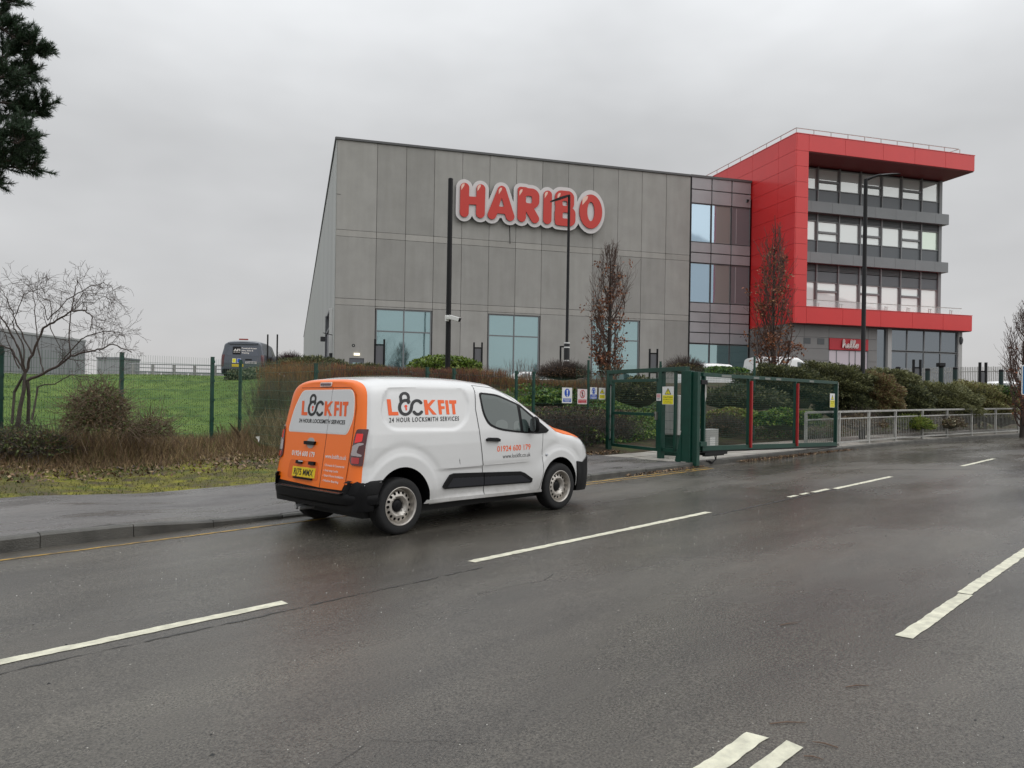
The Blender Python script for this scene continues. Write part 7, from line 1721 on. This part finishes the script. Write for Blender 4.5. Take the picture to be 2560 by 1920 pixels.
# leafy ground cover on the bank, ivy by the fence
def cover(name, s0, s1, d0, d1, n, size, mats, wt, hmax, clump=1.6, aspect=.7):
    s_ = rng.uniform(s0, s1, n * 2); d = rng.uniform(d0, d1, n * 2); t_ = kt(s_) + d; f = .5 + .5 * np.sin(s_ * clump + np.sin(d * 2.1) * 1.2) * np.sin(d * clump * 1.3 + s_ * .4); keep = rng.random(n * 2) < .35 + .65 * f; s_, t_, f = s_[keep][:n], t_[keep][:n], f[keep][:n]
    z = gz(s_, t_) + hmax * f * rng.random(len(s_)) ** .7; V, Fc = leaves(np.stack([s_, t_, z], 1), size, aspect, .6); return mk(name, V, Fc, mats, rng.choice(len(mats), len(Fc), p=wt), None, kind='stuff')
cover('ground_cover', 15.8, 25, 3.6, 9.5, 26000, .085, M_IVY, [.45, .35, .2], .55)
cover('ground_cover', 12.0, 17.5, 5.2, 8.5, 9000, .085, M_IVY, [.45, .25, .3], .6)
cover('ground_cover', 24, 44, 2.9, 5.5, 12000, .07, [M_BRAM[1], LM('tan_cover', (.15, .12, .06)), M_IVY[0]], [.45, .35, .2], .18)
shrub('ivy_mound', 'glossy green ivy mound on the bank left of the blue exclamation sign', 1372, 1000, 21.0, 58, 26, 3200, .085, M_IVY, [.5, .3, .2], .7, k=5, amp=.15)
shrub('ivy_mound', 'green leafy mound seen through the middle bay of the vehicle gate', 1960, 1052, 22.9, 95, 30, 5200, .085, M_IVY, [.45, .35, .2], .7, k=5, amp=.12, depthf=.5)
shrub('ivy_mound', 'yellowish mound seen through the near bay of the vehicle gate', 1830, 1042, 23.3, 70, 22, 3200, .085, [M_IVY[1], LM('ivy_yellow', (.19, .19, .04)), M_BEECH[1]], [.4, .35, .25], .6, k=5, amp=.12, depthf=.5)
shrub('dark_shrub', 'dark brown shrub low in the near bay of the vehicle gate', 1810, 1075, 22.2, 62, 24, 2600, .06, M_BEECH, [.5, .2, .3], .6, twiggy=900, depthf=.5)
shrub('dark_shrub', 'dark evergreen seen high through the near bays of the vehicle gate', 1850, 1000, 25.5, 120, 34, 4800, .10, M_JUN, [.25, .05, .7], .4, spray=True, depthf=.5)
shrub('dark_shrub', 'dark evergreen behind the upper panel of the pedestrian gate', 1590, 985, 23, 70, 40, 3600, .09, M_JUN, [.3, .1, .6], .4, spray=True, depthf=.5)

# ---- grass, dead weeds, leaf litter, grit: too many to count
def blades(name, S, T, h, w_, mats, wt, lean=.35, kind='stuff', z=None):
    n = len(S); B = np.stack([S, T, gz(S, T) if z is None else z], 1); a = rng.uniform(0, 2 * math.pi, n); dx = np.stack([np.cos(a), np.sin(a), np.zeros(n)], 1) * w_[:, None]; ln = rng.normal(0, lean, (n, 2)) * h[:, None]; tip = B + np.concatenate([ln, h[:, None]], 1); mid = B + np.concatenate([ln * .35, h[:, None] * .55], 1)
    V = np.stack([B - dx, B + dx, mid + dx * .7, tip, mid - dx * .7], 1).reshape(-1, 3); i = np.arange(n)[:, None] * 5; Fc = np.concatenate([np.concatenate([i, i + 1, i + 2, i + 4], 1), np.concatenate([i + 4, i + 2, i + 3, i + 3], 1)])
    q = rng.choice(len(mats), n, p=wt); return mk(name, V, [tuple(x) for x in np.concatenate([i, i + 1, i + 2, i + 3, i + 4], 1)], mats, q, None, kind=kind)
n = 60000; s_ = rng.uniform(-9, 14.5, n); t_ = 17.6 + 17.5 * rng.random(n) ** 1.7
blades('grass', s_, t_, rng.uniform(.02, .055, n), rng.uniform(.006, .014, n), [LM('grass_blade', (.105, .155, .038)), LM('grass_blade_light', (.165, .205, .065)), LM('grass_blade_dark', (.070, .110, .026))], [.5, .25, .25], .5)
n = 46000; s_ = rng.uniform(-5.5, 12.0, n); q = rng.random(n); t_ = 15.2 + 2.9 * q ** .85; hmax = (.15 + .52 * smooth(15.3, 17.2, t_)) * (.75 + .35 * np.sin(s_ * 1.3 + 1)) * (.8 + .4 * smooth(4, 9, s_)); h = hmax * rng.uniform(.35, 1.15, n)
blades('dead_grass', s_, t_, h, rng.uniform(.003, .007, n), [LM('dead_blade', (.24, .165, .090)), LM('dead_blade_dark', (.15, .098, .062)), LM('dead_blade_straw', (.36, .27, .145)), LM('dead_blade_green', (.13, .14, .045))], [.42, .28, .22, .08], .32)
n = 9000; s_ = rng.uniform(-4, 12, n); t_ = rng.uniform(12.2, 15.8, n); 
blades('verge_grass', s_, t_, rng.uniform(.015, .06, n), rng.uniform(.004, .008, n), [LM('moss_blade', (.15, .145, .025)), LM('verge_blade', (.07, .10, .02)), LM('verge_straw', (.19, .15, .07))], [.45, .35, .2], .7)
LIT = [LM('litter_brown', (.15, .088, .046), trans=0), LM('litter_tan', (.24, .165, .09), trans=0), LM('litter_dark', (.06, .038, .026), trans=0)]
def litter(name, S, T, size, zoff=.012, z=None):
    z_ = (gz(S, T) if z is None else z) + zoff + rng.random(len(S)) * .03; V, Fc = leaves(np.stack([S, T, z_], 1), size, .62, 1.3); return mk(name, V, Fc, LIT, rng.choice(3, len(Fc), p=[.45, .3, .25]), None, kind='stuff')
n = 6000; q = rng.random(n); litter('leaf_litter', rng.uniform(-4, 12.5, n), 14.0 + 2.4 * q ** .6, .075)
n = 2600; litter('leaf_litter', rng.uniform(-4, 2.6, n), 12.2 + 1.2 * rng.random(n) ** 1.6, .07)
n = 2400; s_ = rng.uniform(9.5, 16.3, n); litter('leaf_litter', s_, 12.5 - 1.0 * rng.random(n) ** 2.2 * smooth(9, 15.5, s_), .07, z=rz(s_, 12) + kh(s_) + .035)
n = 1100; s_ = 17.2 + 6.5 * rng.random(n); d = np.abs(rng.normal(0, .10, n)); t_ = kt(s_) - .02 - d; litter('leaf_litter', s_, t_, .055, .008, rz(s_, t_))
n = 300; s_ = rng.uniform(12.5, 15.5, n); t_ = 8.9 - np.abs(rng.normal(0, .06, n)); litter('leaf_litter', s_, t_, .05, .008, rz(s_, t_))
# loose chips and grit on the road
def grit(name, n, col, s0, s1, t0, t1, r0, r1, rough=.5):
    s_ = rng.uniform(s0, s1, n); t_ = rng.uniform(t0, t1, n); r = r0 + (r1 - r0) * rng.random(n) ** 3; V = []; c = np.stack([s_, t_, rz(s_, t_)], 1); a = rng.uniform(0, 6.3, n)
    for k in range(4): V.append(c + np.stack([np.cos(a + k * 1.57) * r * rng.uniform(.6, 1.2, n), np.sin(a + k * 1.57) * r * rng.uniform(.5, 1, n), np.full(n, .0005)], 1))
    V.append(c + np.stack([np.zeros(n), np.zeros(n), r * .7], 1)); V = np.stack(V, 1).reshape(-1, 3); i = np.arange(n)[:, None] * 5
    Fc = np.concatenate([np.concatenate([i + k, i + (k + 1) % 4, i + 4], 1) for k in range(4)]); return mk(name, V, Fc, mat(name + '_stone', col, rough), None, None, kind='stuff')
grit('pale_grit', 2200, (.40, .385, .35), .4, 14, .2, 8.4, .002, .0068); grit('dark_grit', 240, (.012, .012, .012), 1, 16, .5, 8.6, .005, .016)
TW = ['fallen twig on the wet road, farthest one up the road from the short lane lines', 'fallen twig lying just left of the paired lane line ends', 'fallen twig touching the right hand short lane line end', 'curved fallen twig right of the paired lane line ends', 'fallen twig nearest the camera right of the paired lane lines']
for (px, py), L, a in (((1950, 1565), .16, .4), ((1925, 1812), .18, .1), ((2095, 1872), .11, 2.6), ((2115, 1720), .14, .2), ((2010, 1893), .08, -.4)):
    d = dirpx(px, py); kk = (EYE) / -(d.z - .01 * d.x + .0075 * d.y); p = Vector((0, 0, EYE)) + d * kk; q = p + Vector((math.cos(AZ - 1.57 + a), math.sin(AZ - 1.57 + a), 0)) * L
    r = thing('fallen_twig', TW.pop(0), 'twig', (p.x, p.y, p.z), 0, 'fallen twigs on the road'); MB().tube([(0, 0, .006), ((q - p) * .5 + Vector((.006, .008, .008))), (q - p) + Vector((0, 0, .006))], [.0026, .003, .0015], 6).build('stick', mat('twig_brown', (.13, .075, .045), .7), r)
# white scrap caught in the weeds
p = plc(645, 15.6); r = thing('paper_scrap', 'scrap of white paper caught in the brown weeds left of the van', 'litter', (p[0], p[1], at(645, 1098, 15.6).z), math.atan2(R3.y, R3.x)); mk('paper', [(-.04, 0, .05), (.02, .02, .06), (.045, 0, .065), (.04, .012, -.012), (.026, 0, -.06), (.006, .02, -.012), (-.03, .012, .025)], [(0, 1, 6), (1, 2, 3), (1, 3, 5, 6), (3, 4, 5)], M_WHITE, None, r)
# far bare trees behind the palisade
dtm = mat('far_twigs', (.20, .19, .19), .9); segs = []; tips = []
for k in range(26):
    px = rng.uniform(2240, 2660); b = at(px, CV, 110); H = rng.uniform(3.0, 6.4) * (.6 + .5 * math.sin(px * .02)); branch_segs((b.x, b.y, .5), (0, 0, 1), H * .7, .09, 3, segs, tips, .25, .3, 4, .55, .6, 4)
S = np.array(segs); S[:, 6:] = np.maximum(S[:, 6:], .02); V, Fc = twigs(S, 3); mk('far_trees', V, Fc, dtm, None, None, kind='stuff')

# what stands across the road behind the viewer: it shows mirrored in the ground floor windows
bt = thing('bare_tree', 'big bare tree seen mirrored in the hall window nearest the corner door', 'tree', (5.0, -19.0, -.2)); segs = []; tips = []
for i in range(6): segs.append((0, 0, i * .55, 0, 0, (i + 1) * .55, .30 - .02 * i, .28 - .02 * i))
V, Fc = twigs(np.array(segs), 8); mk('trunk', V, Fc, M_BARK2, None, bt, True); segs = []
for k in range(11):
    a = k * 2.4; branch_segs((0, 0, 2.6 + .25 * k * .5), (math.cos(a) * .8, math.sin(a) * .8, 1.0 + .06 * k), 6.2, .13, 4, segs, tips, .28, .45, 4, .58, .6, 4)
V, Fc = twigs(np.array(segs), 3); mk('branches', V, Fc, M_TWIG, None, bt)
segs = []; tips = []
for k in range(70):
    s_ = -70 + 165 * (k + rng.uniform(-.4, .4)) / 70; branch_segs((s_, -rng.uniform(27, 40), -1.5), (0, 0, 1), rng.uniform(2.5, 5.2), .11, 3, segs, tips, .3, .3, 4, .6, .65, 4)
V, Fc = twigs(np.array(segs), 3); mk('treeline', V, Fc, M_TWIG, None, None, kind='stuff')
n = 9000; s_ = rng.uniform(-75, 100, n); P = np.stack([s_, rng.uniform(-34, -26, n), -1 + (2.6 + np.sin(s_ * .21) + .7 * np.sin(s_ * .63)) * rng.random(n) ** .7], 1); V, Fc = leaves(P, .5, .7, 0); mk('undergrowth', V, Fc, M_BRAM, rng.choice(3, len(Fc)), None, kind='stuff')
